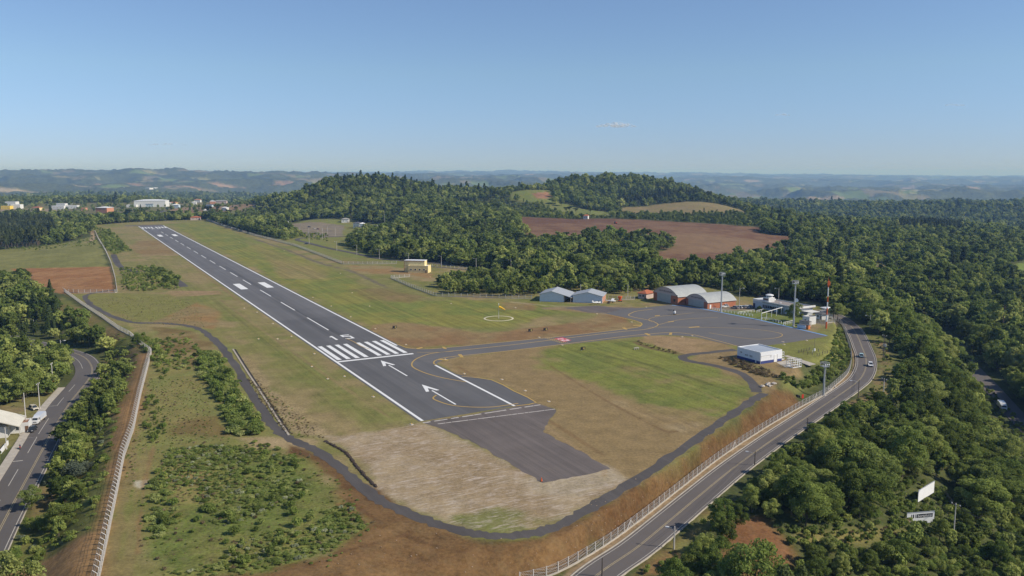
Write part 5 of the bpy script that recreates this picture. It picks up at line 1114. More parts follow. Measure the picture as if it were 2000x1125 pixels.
mast(pm, 10.6, "shorter grey floodlight mast beside the road fence")
# red and white beacon mast
bmst = thing("beacon_mast", "red and white banded lattice mast by the road bend", "mast", at(1613.5, 641.5)); hh = 0
for k, (hgt, m_) in enumerate([(3.2, ORNG), (3.3, WHITEP), (3.2, ORNG), (2.8, WHITEP), (2.6, ORNG), (4.2, WHITEP), (3.6, ORNG)]):
    b = MB(); rr_ = .42 - .03 * k
    if k < 6: b.tube((0, 0, hh), (0, 0, hh + hgt), rr_, rr_ - .03, 8)
    else: b.tube((0, 0, hh), (0, 0, hh + hgt), rr_, .2, 8); b.box(.15, 0, hh + 1.0, 1.1, .9, 1.7)
    b.obj("band", m_, bmst); hh += hgt
b = MB(); b.tube((0, 0, hh), (0, 0, hh + 1.6), .05, .03, 6); b.obj("aerial", ORNG, bmst)
dish = thing("satellite_dish", "white round satellite dish on a thin pole behind the mast", "satellite dish", at(1553.5, 620))
b = MB(); b.tube((0, 0, 0), (0, 0, 8.4), .1, .08, 8); b.obj("pole", GALV, dish)
b = MB(); dv = Vector((-.35, -.9, .25)).normalized(); c0 = Vector((0, -.2, 8.6))
b.tube(c0, c0 + dv * .18, .35, .75, 16); b.tube(c0 + dv * .18, c0 + dv * .42, .75, 1.05, 16); b.obj("reflector", WHITEP, dish)

# ------------------------------------------------------------------ fences
def chainlink():
    g = NT("chain_link"); v = g.pos(); w = []
    for a_ in (1, -1):
        # diagonal wires about every 30 cm stand for the finer mesh
        wv = g.n("ShaderNodeTexWave", wave_type='BANDS', bands_direction='DIAGONAL'); g.l(g.mapv(v, (1, a_, 1)), wv.inputs["Vector"]); wv.inputs["Scale"].default_value = 1.1; w.append(g.math('GREATER_THAN', wv.outputs[1], .955))
    f = g.math('MAXIMUM', w[0], w[1]); t = g.n("ShaderNodeBsdfTransparent"); m = g.n("ShaderNodeMixShader"); g.l(f, m.inputs[0]); g.l(t.outputs[0], m.inputs[1]); g.l(g.p.outputs[0], m.inputs[2])
    g.p.inputs["Base Color"].default_value = (.33, .31, .29, 1); g.p.inputs["Roughness"].default_value = .5; g.l(m.outputs[0], g.out.inputs[0]); return g.m
LINK = chainlink()
def fence(name, line, step, h, label, arm=0.0, base=True, group=None, side=1, pw=.16, mesh=True, brace=0, maxp=100, pm_=None):
    """posts at every step along a line of ground points, wire mesh between, a low kerb under it"""
    P = [Vector(p) for p in line]; r = thing(name, label, "fence", P[0]); o = P[0]; pts = []; carry = 0.0
    for i in range(len(P) - 1):
        d = P[i + 1] - P[i]; L = d.length; t = carry
        while t < L: q_ = P[i] + d * (t / L); pts.append((q_, math.atan2(d.y, d.x))); t += step
        carry = t - L
    zs = ground([p.x for p, _ in pts], [p.y for p, _ in pts]); pts = [(Vector((p.x, p.y, float(z))), a) for (p, a), z in zip(pts, zs)]
    order = sorted(range(len(pts)), key=lambda k: pts[k][0].length)[:maxp]; sel = set(order); rest_ = MB()
    pm2 = pm_ or POST; shared = MB().box(0, 0, -.4, pw, pw, h + .4)
    if arm: shared.tube((0, 0, h - .02), (0, side * arm, h + arm * .9), .07, .06, 5)
    me_ = shared.mesh("post", pm2)
    for k, (p, a) in enumerate(pts):
        q_ = p - o
        if k in sel: po = bpy.data.objects.new("post", me_); COL.objects.link(po); po.parent = r; po.location = q_; po.rotation_euler = (0, 0, a)
        else:
            rest_.box(q_.x, q_.y, q_.z - .4, pw, pw, h + .4, a)
            if arm: dx, dy = -math.sin(a) * side * arm, math.cos(a) * side * arm; rest_.tube((q_.x, q_.y, q_.z + h), (q_.x + dx, q_.y + dy, q_.z + h + arm * .9), .06, .05, 4)
    if rest_.v: rest_.obj("post", pm2, r, kind="stuff")
    b = MB(); w_ = MB(); c_ = MB()
    for (p, a), (q_, a2) in zip(pts[:-1], pts[1:]):
        p, q_ = p - o, q_ - o; nx, ny = -math.sin(a) * .05, math.cos(a) * .05
        b.poly([(p.x, p.y, p.z + .1), (q_.x, q_.y, q_.z + .1), (q_.x, q_.y, q_.z + h - .1), (p.x, p.y, p.z + h - .1)])
        for z in (.35, h * .5, h - .1): w_.tube((p.x, p.y, p.z + z), (q_.x, q_.y, q_.z + z), .022, .022, 4)
        if arm:
            ax, ay = -math.sin(a) * side * arm, math.cos(a) * side * arm
            for f_ in (.4, .7, 1.0): w_.tube((p.x + ax * f_, p.y + ay * f_, p.z + h + arm * .9 * f_), (q_.x + ax * f_, q_.y + ay * f_, q_.z + h + arm * .9 * f_), .02, .02, 4)
        if base: m_ = (p + q_) / 2; L = (q_ - p).length; c_.poly([(p.x - nx * 2, p.y - ny * 2, p.z + .32), (q_.x - nx * 2, q_.y - ny * 2, q_.z + .32), (q_.x + nx * 2, q_.y + ny * 2, q_.z + .32), (p.x + nx * 2, p.y + ny * 2, p.z + .32)][::1]); \
            c_.poly([(p.x - nx * 2, p.y - ny * 2, p.z - .3), (q_.x - nx * 2, q_.y - ny * 2, q_.z - .3), (q_.x - nx * 2, q_.y - ny * 2, q_.z + .32), (p.x - nx * 2, p.y - ny * 2, p.z + .32)]); \
            c_.poly([(q_.x + nx * 2, q_.y + ny * 2, q_.z - .3), (p.x + nx * 2, p.y + ny * 2, p.z - .3), (p.x + nx * 2, p.y + ny * 2, p.z + .32), (q_.x + nx * 2, q_.y + ny * 2, q_.z + .32)])
    if mesh: b.obj("wire_mesh", LINK, r)
    w_.obj("wire", GALV, r)
    if base: c_.obj("kerb", CONC, r)
    for k in range(brace):
        i = int((k + .6) * len(pts) / brace) % (len(pts) - 1); (p, a) = pts[i]; q_ = p - o; c, s = math.cos(a), math.sin(a); b = MB()
        for sg in (-1, 1): b.tube((q_.x, q_.y, q_.z + h * .8), (q_.x + sg * c * 1.9, q_.y + sg * s * 1.9, q_.z), .09, .09, 5)
        b.obj("brace", pm2, r)
    return r
def fl(pts, n=5): return [Vector(p) for p in smooth_line([tuple(atg(*p)) for p in pts], n)]
RF_ = [(1015, 1140), (1088, 1120), (1177, 1070), (1253, 1015), (1329, 955), (1405, 896), (1481, 845), (1560, 798), (1610, 771), (1631, 754), (1655, 731), (1662.5, 707), (1661, 686), (1656, 667), (1648, 644), (1643, 634), (1632, 625)]
fence("wire_fence", fl(RF_), 3.0, 2.3, "long wire fence with pale concrete posts along the main road", brace=5, base=True)
fence("wire_fence", [at(*p) for p in [(183, 1180), (195, 1125), (210, 1055), (228, 967), (243, 891), (261, 840), (275, 772), (287, 725), (296, 690), (275, 675), (255, 657), (232, 645), (200, 622), (162, 597), (125, 570)]], 2.4, 2.1, "wire fence with outward bent concrete posts above the left street", arm=.75, side=1, pw=.2, base=True)
fence("wire_fence", [at(*p) for p in [(125.5, 571), (150, 572.5), (229, 572), (225, 545), (217, 515), (207, 492), (200, 480), (192, 467), (182, 444)]], 3.6, 2.2, "wire fence round the brown earth field left of the runway", pw=.2)
fence("wire_fence", [at(*p) for p in [(404, 430), (437, 442), (500, 461), (575, 480), (620, 497), (669, 516), (720, 516), (783, 515)]], 3.8, 2.3, "long wire fence right of the runway reaching the cream building", pw=.22)
fence("wire_fence", [at(*p) for p in [(836, 521), (880, 524), (930, 529), (985, 536)]], 4.2, 2.2, "wire fence behind the cream building by the lane", pw=.22)
fence("wire_fence", [at(*p) for p in [(800, 541), (763, 543.5), (800, 560), (850, 578.5), (905, 580), (990, 583), (1050, 583.5)]], 3.8, 2.2, "curved wire fence around the tree belt behind the windsock", pw=.22)
fence("wire_fence", [at(*p) for p in [(1188, 584.5), (1215, 586), (1246, 585)]], 2.6, 2.2, "short wire fence between the metal hangar and the tiled house", pw=.2)
fence("wire_fence", [at(*p) for p in [(1590, 630), (1612, 632), (1630, 629), (1632, 618)]], 2.6, 2.1, "short wire fence round the cabins at the road bend", pw=.18)
def rail(line, label, step=1.9, h=1.1, name="white_railing"):
    P = [at(*p) for p in line]; r = thing(name, label, "railing", P[0]); o = P[0]; b = MB()
    for i in range(len(P) - 1):
        d = P[i + 1] - P[i]; n = max(1, int(d.length / step)); a = math.atan2(d.y, d.x)
        for k in range(n + 1): q_ = P[i] + d * (k / n) - o; pb = MB(); pb.box(q_.x, q_.y, -.1, .16, .16, h + .1, a); pb.obj("post", WHITEP, r)
        m_ = (P[i] + P[i + 1]) / 2 - o; b.box(m_.x, m_.y, h - .02, d.length, .13, .13, a); b.box(m_.x, m_.y, h * .5, d.length, .06, .06, a)
    b.obj("rail", WHITEP, r); return r
rail([(1392, 604.5), (1410, 608.5), (1440, 613), (1470, 618)], "low white railing along the apron edge below the first mast", 1.8)
rail([(1488, 623.5), (1510, 627.5), (1526, 632)], "low white railing along the apron edge left of the second mast", 1.8)
rail([(1442, 614), (1473, 609.5)], "white garden railing in front of the terminal lawn", 2.2, 1.2)
rail([(1478, 611), (1491, 608)], "short white railing by the clipped hedge", 2.2, 1.2)
rail([(1530, 635.5), (1548, 631.5)], "short white gate railing beside the second mast", 1.6, 1.4)
pg = thing("pergola", "white open pergola frame on the terminal lawn", "pergola", at(1487, 625.5)); o_ = at(1487, 625.5); e_ = at(1535, 611) - o_
b = MB()
for k in range(6):
    q_ = e_ * (k / 5); pb = MB(); pb.box(q_.x, q_.y, 0, .22, .22, 3.4); pb.obj("post", WHITEP, pg)
b.box(e_.x / 2, e_.y / 2, 3.4, e_.length, .25, .25, math.atan2(e_.y, e_.x)); b.obj("beam", WHITEP, pg)

# ------------------------------------------------------------------ poles and lamps
def lamp_pole(p, h, label, az, wood=False, arm=1.8, lamp=True, cross=False, group=None, lean=0.0, insul=3):
    """a street or utility pole; az is the side its lamp arm points to"""
    r = thing("lamp_post" if lamp and not cross else "utility_pole", label, "lamp post" if lamp and not cross else "utility pole", p, az, group); r.rotation_euler = (lean, 0, az)
    b = MB(); b.tube((0, 0, -.5), (0, 0, h), .17, .11, 8); b.obj("pole", WOODP if wood else POST, r)
    if lamp:
        b = MB(); b.tube((0, 0, h - 1.0), (arm * .55, 0, h - .35), .05, .045, 6); b.tube((arm * .55, 0, h - .35), (arm, 0, h - .25), .045, .04, 6); b.obj("arm", GALV, r)
        b = MB(); b.box(arm + .3, 0, h - .33, .75, .32, .16); l_ = b.obj("lamp", WHITEP, r); b = MB(); b.box(arm + .32, 0, h - .40, .5, .26, .07); b.obj("lens", LAMPG, l_)
    if cross:
        b = MB(); b.box(0, .0, h - .55, .14, 2.3, .16); b.obj("crossarm", WOODP, r)
        for k in range(insul): b = MB(); y = -1.0 + 2.0 * k / max(1, insul - 1); b.lathe([(.09, h - .39), (.12, h - .25), (.06, h - .1)], 0, y, 8); b.obj("insulator", WHITEP, r)
    return r
PI = math.pi
def pole_at(px_, py_, top, label, az=PI, **k):
    p = atg(px_, py_); d = p.length; h = max(4.0, (py_ - top) / F_PX * math.hypot(p.y, p.z - CAM_H) * 1.04); return lamp_pole(p, h, label, az, **k)
PL = {}
PL['a'] = pole_at(1316.5, 1072, 1030, "street lamp leaning beside the road above the bottom thicket", PI * .9, arm=1.2)
PL['b'] = pole_at(1474, 910, 885, "street lamp on a dark pole where the thicket begins", PI * .9, wood=True)
PL['c'] = pole_at(1576.5, 841, 817, "plain dark post at the road edge above the thicket", lamp=False, wood=True)
PL['d'] = pole_at(1676, 778, 743, "dark street lamp post on the outer side of the road curve", PI * .97, wood=True, arm=2.4)
PL['e'] = pole_at(1724, 791, 740, "grey utility pole with crossarm below the road curve", .4, lamp=False, cross=True)
PL['f'] = pole_at(1725, 701, 655, "tall utility pole with transformer above the road cars", .4, lamp=False, cross=True, wood=True)
for y in (-.45, .45): b = MB(); b.lathe([(.3, 5.2), (.34, 5.4), (.34, 6.3), (.2, 6.4)], .35, y, 10); b.obj("transformer", GALV, PL['f'])
PL['g'] = pole_at(1699, 640, 616, "street lamp on the outer verge below the road bend", PI * .95)
PL['h'] = pole_at(1667.5, 607, 578, "street lamp among the trees beyond the road bend", PI * .95)
PL['i'] = pole_at(1862, 1049, 985, "utility pole with crossarm beside the lettered billboard", .5, lamp=False, cross=True)
PL['t'] = pole_at(1176, 1128, 1104, "dark wooden post at the bottom edge of the road", lamp=False, wood=True)
pole_at(1520.5, 586, 563, "street lamp behind the terminal roof", PI * .95); pole_at(1443.5, 604, 563, "grey pole with lamp right of the smaller arched hangar", 0.1)
L1 = pole_at(120.5, 702, 665, "concrete lamp post inside the left street bend", .2, arm=1.4); pole_at(104, 757, 710, "utility pole behind the yellow box", .2, lamp=False, cross=True)
L3 = pole_at(78, 799, 749, "concrete utility pole with a row of insulators beside the white-roofed house", .1, lamp=False, cross=True); L4 = pole_at(52, 838, 769, "tall thin pole at the corner of the white-roofed house", .1, lamp=False)
pole_at(23, 776, 747, "thin grey pole behind the white-roofed house", .1, lamp=False); L6 = pole_at(13, 877, 836, "white pole by the low wall at the left edge", .1, lamp=False); pole_at(28, 838, 809, "white post in front of the house porch", .1, lamp=False); pole_at(66.5, 641, 625, "white pole among the conifers at the left", .1, lamp=False); pole_at(118, 872, 856, "lamp post in the bushes beside the left street", PI, arm=.8)
MIDP = ["behind the far fence beside the lane"] * 9
for i, (x, y0_, y1_) in enumerate([(658, 490, 472), (697, 498, 479), (741, 506, 487), (798, 511, 495), (862, 521, 500), (930, 526, 505), (998, 533, 508), (1064, 540, 518), (1134, 570, 555), (1226, 580, 556)]):
    pole_at(x, y0_, y1_, "concrete lamp post " + ["by the lane nearest the car park", "by the lane at the wood's first corner", "by the lane below the first wood", "just left of the cream building", "by the lane right of the cream building", "at the wood edge behind the far fence", "amid the trees left of the metal hangars", "amid the trees above the metal hangars", "behind the two metal hangars", "between the metal hangar and the tiled house"][i], PI * .95, arm=1.6, lamp=i < 8)
for i, (x, y0_, y1_) in enumerate([(586, 459, 444), (604, 476, 447), (621, 459, 449), (630, 467, 446), (640, 458, 443), (655, 462, 444), (751, 448, 414)]):
    pole_at(x, y0_, y1_, "thin tall pole standing in the distant car park" if i < 6 else "tall aerial pole in the wood behind the white houses", .3, lamp=False, group="poles of the distant car park" if i < 6 else None)
def wires(a, c, n, sag, label, ya=1.0):
    """overhead lines between two poles"""
    r = bpy.data.objects.new("power_line", None); b = MB(); A = a; Cc = c
    for k in range(n):
        off = Vector((0, (k - (n - 1) / 2) * .9, 0)); prev = None
        for i in range(13):
            t = i / 12; p = A * (1 - t) + Cc * t + off + Vector((0, 0, -sag * 4 * t * (1 - t)))
            if prev is not None: b.tube(prev, p, .022, .022, 4)
            prev = p
    return b.obj("power_line", CABLE, None, label=label, cat="power line")
def top(o): 
    return o.location + Vector((0, 0, max(v[2] for v in o.children[0].bound_box) - .4))
wires(top(PL['e']), top(PL['i']), 3, 2.0, "three thin overhead wires running down to the billboard pole")
wires(top(PL['f']), top(PL['e']), 3, 1.0, "thin overhead wires between the two utility poles at the road curve")
wires(top(PL['i']), top(PL['i']) + Vector((45, -75, -6)), 3, 1.5, "thin overhead wires leaving the billboard pole")
wires(top(PL['a']), top(PL['b']), 2, .9, "thin overhead wires along the main road by the thicket")
wires(top(PL['b']), top(PL['d']), 2, 1.2, "thin overhead wires along the outer road edge")

# ------------------------------------------------------------------ windsock, boards, markers, small field furniture
ws_ = thing("windsock", "yellow windsock on a mast inside a white ground ring", "windsock", at(974, 622))
b = MB(); b.tube((0, 0, 0), (0, 0, 7.2), .12, .07, 8); b.obj("mast", POST, ws_)
b = MB(); b.tube((.1, 0, 5.9), (1.3, -.15, 5.45), .55, .48, 12); b.obj("sock", YELP, ws_); b = MB(); b.tube((1.31, -.15, 5.44), (3.2, -.4, 4.4), .48, .25, 12); b.obj("sock_tail", mat("faded_yellow_cloth", (.72, .42, .03), .7, .1, 1), ws_)
b = MB(); b.tube((0, 0, 7.1), (0, 0, 7.6), .18, .14, 8); b.obj("lamp", WHITEP, ws_)
b = MB(); n = 40; Ri, Ro = 6.6, 7.5
for k in range(n):
    t0, t1 = 2 * PI * k / n, 2 * PI * (k + 1) / n; q4 = [(Ri * math.cos(t0), Ri * math.sin(t0)), (Ro * math.cos(t0), Ro * math.sin(t0)), (Ro * math.cos(t1), Ro * math.sin(t1)), (Ri * math.cos(t1), Ri * math.sin(t1))]; b.prism(q4, -.05, .06)
b.obj("ground_ring", mat("cream_ring", (.62, .56, .40), .9, .15, .8), ws_)
for i, (x, y) in enumerate([(771, 642), (1036, 648), (1065.5, 646), (1138.5, 684)]):
    r = thing("taxiway_board", ["black guidance board alone on the grass right of the runway", "left one of two black guidance boards above the taxiway", "right one of two black guidance boards above the taxiway", "black guidance board on the bare soil below the taxiway"][i], "sign board", at(x, y), math.radians(28))
    b = MB(); b.box(0, 0, .25, 2.0, .35, 1.1); b.obj("panel", BLACK, r); b = MB(); b.box(.35, -.19, .4, .7, .03, .75); b.obj("face", mat("dull_yellow_face", (.30, .24, .08), .7, .1, 1), r)
    for x_ in (-.7, .7): b = MB(); b.box(x_, 0, 0, .1, .25, .25); b.obj("leg", GALV, r)
MK = [(502, 610), (533, 632), (542, 662), (569, 657), (614, 691), (609, 716), (673, 735), (640, 740), (729, 775), (804, 829), (1026, 763), (1072, 784), (870, 702), (907, 730), (980, 741), (793, 673), (647, 598), (611, 581), (685, 619), (733, 642), (881, 593), (665, 534), (555, 490), (468, 473), (1053, 659), (1098, 674), (1234, 629), (1332, 658), (1352, 656), (1166, 613), (1262, 600), (1529, 668), (1575, 665), (1531, 673), (505, 662), (1007, 601), (477, 602), (840, 541), (688, 572), (722, 598)]
mk0 = None
for i, (x, y) in enumerate(MK):
    if mk0 is None:
        mk0 = thing("edge_marker", "small white concrete marker slab lying in the grass beside the pavements", "marker", at(x, y), BR, "white edge markers"); b = MB(); b.prism([(-.6, -.36), (.6, -.36), (.6, .36), (-.6, .36)], -.1, .12); b.obj("slab", mat("white_slab", (.52, .49, .44), .9, .12, 1), mk0); b = MB(); b.lathe([(.14, .121), (.12, .34), (.05, .4)], 0, 0, 8); b.obj("light", YELP, mk0)
    else: dup(mk0, at(x, y), BR + rs.uniform(-.2, .2))
def rocks(pts, lo, hi, label, n, spread, m=STONE, name="rubble"):
    b = MB(); rnd = random.Random(n)
    for k in range(n):
        x, y = rnd.choice(pts); p = atg(x + rnd.uniform(-1, 1) * spread, y + rnd.uniform(-.5, .5) * spread); s = rnd.uniform(lo, hi); v0 = len(b.v)
        b.lathe([(s * .5, p.z - .1), (s * rnd.uniform(.8, 1), p.z + s * .3), (s * rnd.uniform(.3, .6), p.z + s * .75)], p.x, p.y, 6)
        for q_ in range(v0, len(b.v)): vx, vy, vz = b.v[q_]; b.v[q_] = (vx + rnd.uniform(-.2, .2) * s, vy + rnd.uniform(-.2, .2) * s, vz + rnd.uniform(-.1, .1) * s)
    return b.obj(name, m, None, label=label, cat="rubble", kind="stuff")
rocks([(1500, 751), (1506, 754), (1512, 750), (1490, 757)], .4, 1.0, "pale concrete rubble at the track corner", 14, 4)
rocks([(1625, 758), (1632, 756), (1620, 763)], .3, .8, "loose rubble beside the road fence", 12, 5)
rocks([(1606, 770), (1612, 773)], .2, .5, "stones at the foot of the short mast", 8, 3)
rocks([(1200, 1000), (1250, 960), (1150, 1050), (1080, 1090), (1300, 920), (1350, 890), (900, 1080), (800, 1060), (1000, 1080), (1020, 1105), (1180, 1010), (1400, 850), (1450, 820), (700, 1090), (850, 1100)], .06, .2, "pale stones scattered over the orange cut bank", 110, 60, mat("earthy_stone", (.34, .25, .17), .95, .25, 1.5))
rocks([tuple(q_) for q_ in smooth_line([(635, 862), (643, 866), (652, 871), (661, 876), (670, 881), (676, 886), (682, 892), (688, 899), (692, 906), (697, 912), (703, 919), (709, 926), (716, 933), (724, 941), (735, 951)], 8)], .15, .5, "row of dark stones above the service track", 330, 1.6, mat("dark_stone", (.06, .045, .035), .95, .3, 1.5), "stone_row")
cone = thing("traffic_cone", "orange traffic cone at the end of the old asphalt", "traffic cone", at(1057.5, 940)); b = MB(); b.box(0, 0, 0, .6, .6, .06); b.obj("base", BLACK, cone); b = MB(); b.lathe([(.26, .061), (.05, .95)], 0, 0, 12); b.obj("cone_body", ORNG, cone)
rsg = thing("warning_sign", "small red warning board on the slope beside the road fence", "sign", atg(1567.5, 779), .4); b = MB(); b.box(0, 0, .2, .8, .06, 1.4); b.obj("board", REDP, rsg); b = MB(); b.tube((0, .07, -.2), (0, .07, 1.5), .05, .05, 6); b.obj("post", WOODP, rsg)
dp = thing("drain_pipe", "dark culvert mouth in the cut bank", "pipe", atg(1559, 776), .4); b = MB(); b.tube((0, -.3, .3), (0, .8, .3), .55, .55, 12); b.obj("pipe", BLACK, dp)
bx_ = thing("yellow_kiosk", "tall narrow yellow box beside the left pavement", "box", atg(104.5, 757), .2); b = MB(); b.box(0, 0, 0, .9, .7, 2.5); b.obj("body", YELP, bx_); b = MB(); b.box(0, 0, 2.501, 1.0, .8, .12); b.obj("cap", YELP, bx_); b = MB(); b.box(0, -.37, .4, .6, .05, 1.6); b.obj("door", YELP, bx_)
bn = thing("bench_frame", "low pale bench frame on the mown grass", "bench", at(1243, 682.5), .5); b = MB(); b.box(0, 0, .7, 2.4, .5, .12); b.obj("top", STONE, bn)
for x_ in (-1, 0, 1): b = MB(); b.box(x_, 0, 0, .2, .4, .7); b.obj("leg", STONE, bn)
# weather garden
wg = at(1588, 690); r = thing("weather_garden", "square of dark fence posts round a small weather mast", "weather station", wg, FRZ + .2)
for i in range(4):
    for k in range(4):
        t = -4 + 8 * k / 4; x, y = [(t, -4), (4, t), (-t, 4), (-4, -t)][i]; b = MB(); b.box(x, y, 0, .13, .13, 1.3); b.obj("post", WOODP, r)
b = MB()
for (x0, y0, x1, y1) in ((-4, -4, 4, -4), (4, -4, 4, 4), (4, 4, -4, 4), (-4, 4, -4, -4)):
    for z in (.6, 1.1): b.tube((x0, y0, z), (x1, y1, z), .025, .025, 4)
for (x, y) in ((-4, -4), (4, -4), (4, 4), (-4, 4), (0, -4)): b.tube((x, y, 1.0), (x + (1.1 if x < 3 else -1.1), y, 0), .05, .05, 4)
b.obj("wire", WOODP, r)
b = MB(); b.tube((.8, 0, 0), (.8, 0, 6.2), .07, .04, 6); b.box(.8, 0, 6.0, 1.0, .05, .05); b.obj("instrument_mast", DGREY, r); b = MB(); b.box(.6, -.2, .9, .6, .5, 1.0); b.obj("instrument_box", WHITEP, r); b = MB(); b.lathe([(.1, 0), (.1, 1.0), (.25, 1.3)], -1.6, -.6, 10); b.obj("rain_gauge", WHITEP, r)

# ------------------------------------------------------------------ vehicles
TYRE = BLACK; RIM = mat("alloy_rim", (.4, .4, .42), .4, .1, 1, .6)
def car(p, rz, m, label, L=4.3, Wd=1.75, H=1.5, kind='hatch', group=None, cat="car", name="parked_car"):
    r = thing(name, label, cat, p, rz, group); h0 = .32; hb = H * .56; w = Wd / 2
    prof = [(-L / 2, h0 + .1), (-L / 2 + .06, hb * .86), (-L / 2 + .55, hb), (L * .5 - 1.15, hb), (L * .5 - .25, hb * .86), (L / 2, hb * .66), (L / 2 - .03, h0), (L * .34, h0 - .1), (-L * .34, h0 - .1)]
    b = MB(); n = len(prof); o = 0
    rows = [(-w + .10, .95), (-w, 1.0), (w, 1.0), (w - .10, .95)]      # slightly pinched flanks
    for y, s in rows: b.v += [(x * (s * .02 + .98), y, z if s == 1 else h0 + (z - h0) * .96) for x, z in prof]
    for j in range(3):
        for i in range(n): a, c = j * n + i, j * n + (i + 1) % n; b.f.append((a, c, c + n, a + n)); b.mi.append(0)
    b.f += [tuple(range(n - 1, -1, -1)), tuple(range(3 * n, 4 * n))]; b.mi += [0, 0]; b.obj("body", m, r)
    if kind == 'pickup': c0, c1, c2, c3 = -.35, -.2, L * .22, L * .40
    else: c0, c1, c2, c3 = -L / 2 + (.25 if kind == 'hatch' else .75), -L / 2 + (.75 if kind == 'hatch' else 1.25), L * .10, L * .28
    b = MB(); wt = w * .74
    for (x, z, ww) in ((c0, hb - .02, w * .96), (c1, H - .05, wt), (c2, H - .05, wt), (c3, hb - .02, w * .96)): b.v += [(x, -ww, z), (x, ww, z)]
    b.f = [(0, 1, 3, 2), (4, 5, 7, 6), (0, 2, 4, 6), (1, 7, 5, 3), (2, 3, 5, 4), (0, 6, 7, 1)]; b.mi = [0] * 6; cabn = b.obj("glasshouse", GLASS, r)
    b = MB(); b.box((c1 + c2) / 2, 0, H - .052, c2 - c1 + .12, wt * 2 + .06, .07); b.obj("roof", m, r)
    b = MB()
    for sy in (-1, 1):
        for (xa, za, wa, xb, zb, wb) in ((c0, hb - .02, w * .96, c1, H - .05, wt), (c3, hb - .02, w * .96, c2, H - .05, wt), ((c0 + c3) / 2 - .1, hb - .02, w * .965, (c1 + c2) / 2 - .1, H - .05, wt + .01)): b.tube((xa, sy * wa, za), (xb, sy * wb, zb), .05, .05, 5)
    b.obj("pillar", m, r)
    if kind == 'pickup':
        b = MB(); b.box(-L / 2 + .95, 0, hb + .003, 1.75, Wd * .86, .02); b.obj("cargo_bed", BLACK, r); b = MB(); b.box(-L / 2 + .9, w - .06, hb, 1.7, .1, .22); b.box(-L / 2 + .9, -w + .06, hb, 1.7, .1, .22); b.box(-L / 2 + .08, 0, hb, .1, Wd - .1, .22); b.obj("bed_side", m, r)
    for sx in (-1, 1):
        for sy in (-1, 1):
            b = MB(); b.tube((sx * L * .31, sy * (w - .18), .32), (sx * L * .31, sy * (w + .02), .32), .32, .32, 14); wl = b.obj("wheel", TYRE, r); b = MB(); b.tube((sx * L * .31, sy * (w + .021), .32), (sx * L * .31, sy * (w + .03), .32), .19, .19, 10); b.obj("rim", RIM, wl)
    for sy in (-1, 1):
        b = MB(); b.box(L / 2 - .10, sy * w * .7, hb * .68, .16, .34, .14); b.obj("headlight", LAMPG, r); b = MB(); b.box(-L / 2 + .06, sy * w * .72, hb * .72, .12, .28, .16); b.obj("tail_light", REDP, r)
        b = MB(); b.box(c3 - .25, sy * (w + .08), hb + .02, .12, .18, .12); b.obj("mirror", m, r)
    b = MB(); b.box(L / 2 - .02, 0, h0 + .02, .1, Wd * .55, .2); b.obj("grille", BLACK, r); return r
CW = mat("white_car_paint", (.72, .72, .71), .25, .04, .6, spec=.6); CS = mat("silver_car_paint", (.42, .43, .44), .3, .05, .6, .5, .5); CT = mat("teal_car_paint", (.42, .60, .60), .3, .05, .6, spec=.6); CD = mat("dark_car_paint", (.025, .025, .028), .25, .1, .6, spec=.6); CB = mat("blue_grey_car_paint", (.25, .30, .36), .3, .05, .6, spec=.6)
def on_road(px_, py_): p = atg(px_, py_); d, z = line_d(ROAD, np.array([p.x]), np.array([p.y])); p.z = float(z[0]) + .02; return p
d1 = at(1688, 680, -4.6) - at(1692, 712, -5)
ang = math.atan2(d1.y, d1.x)
car(on_road(1682, 697.5), ang + .03, CT, "pale teal hatchback driving up the main road", name="driving_car")
car(on_road(1700, 715.5), ang + .05 + PI, CW, "white estate car driving down the main road", L=4.5, H=1.55, name="driving_car")
for i, (x, y, m, lab) in enumerate([(1435, 602.5, CS, "silver car parked nearest the arched hangar"), (1444, 602, CW, "white car parked second from the arched hangar"), (1451, 602, CS, "pale grey car parked in the middle of the row"), (1456.5, 601.5, CW, "white hatchback parked fourth in the row"), (1463, 601, CB, "blue-grey car parked nearest the terminal")]):
    car(at(x, y), BR + .25 + PI, m, lab, group="cars parked beside the terminal")
car(at(1415, 600), BR + PI / 2 - .1, CW, "white pickup truck parked behind the first mast", L=5.2, Wd=1.85, H=1.75, kind='pickup', cat="pickup truck", name="pickup_truck")
def s_on(px_, py_): p = at(px_, py_, -5.98); return p
dl = at(111, 800, -6) - at(63, 838, -6); la = math.atan2(dl.y, dl.x)
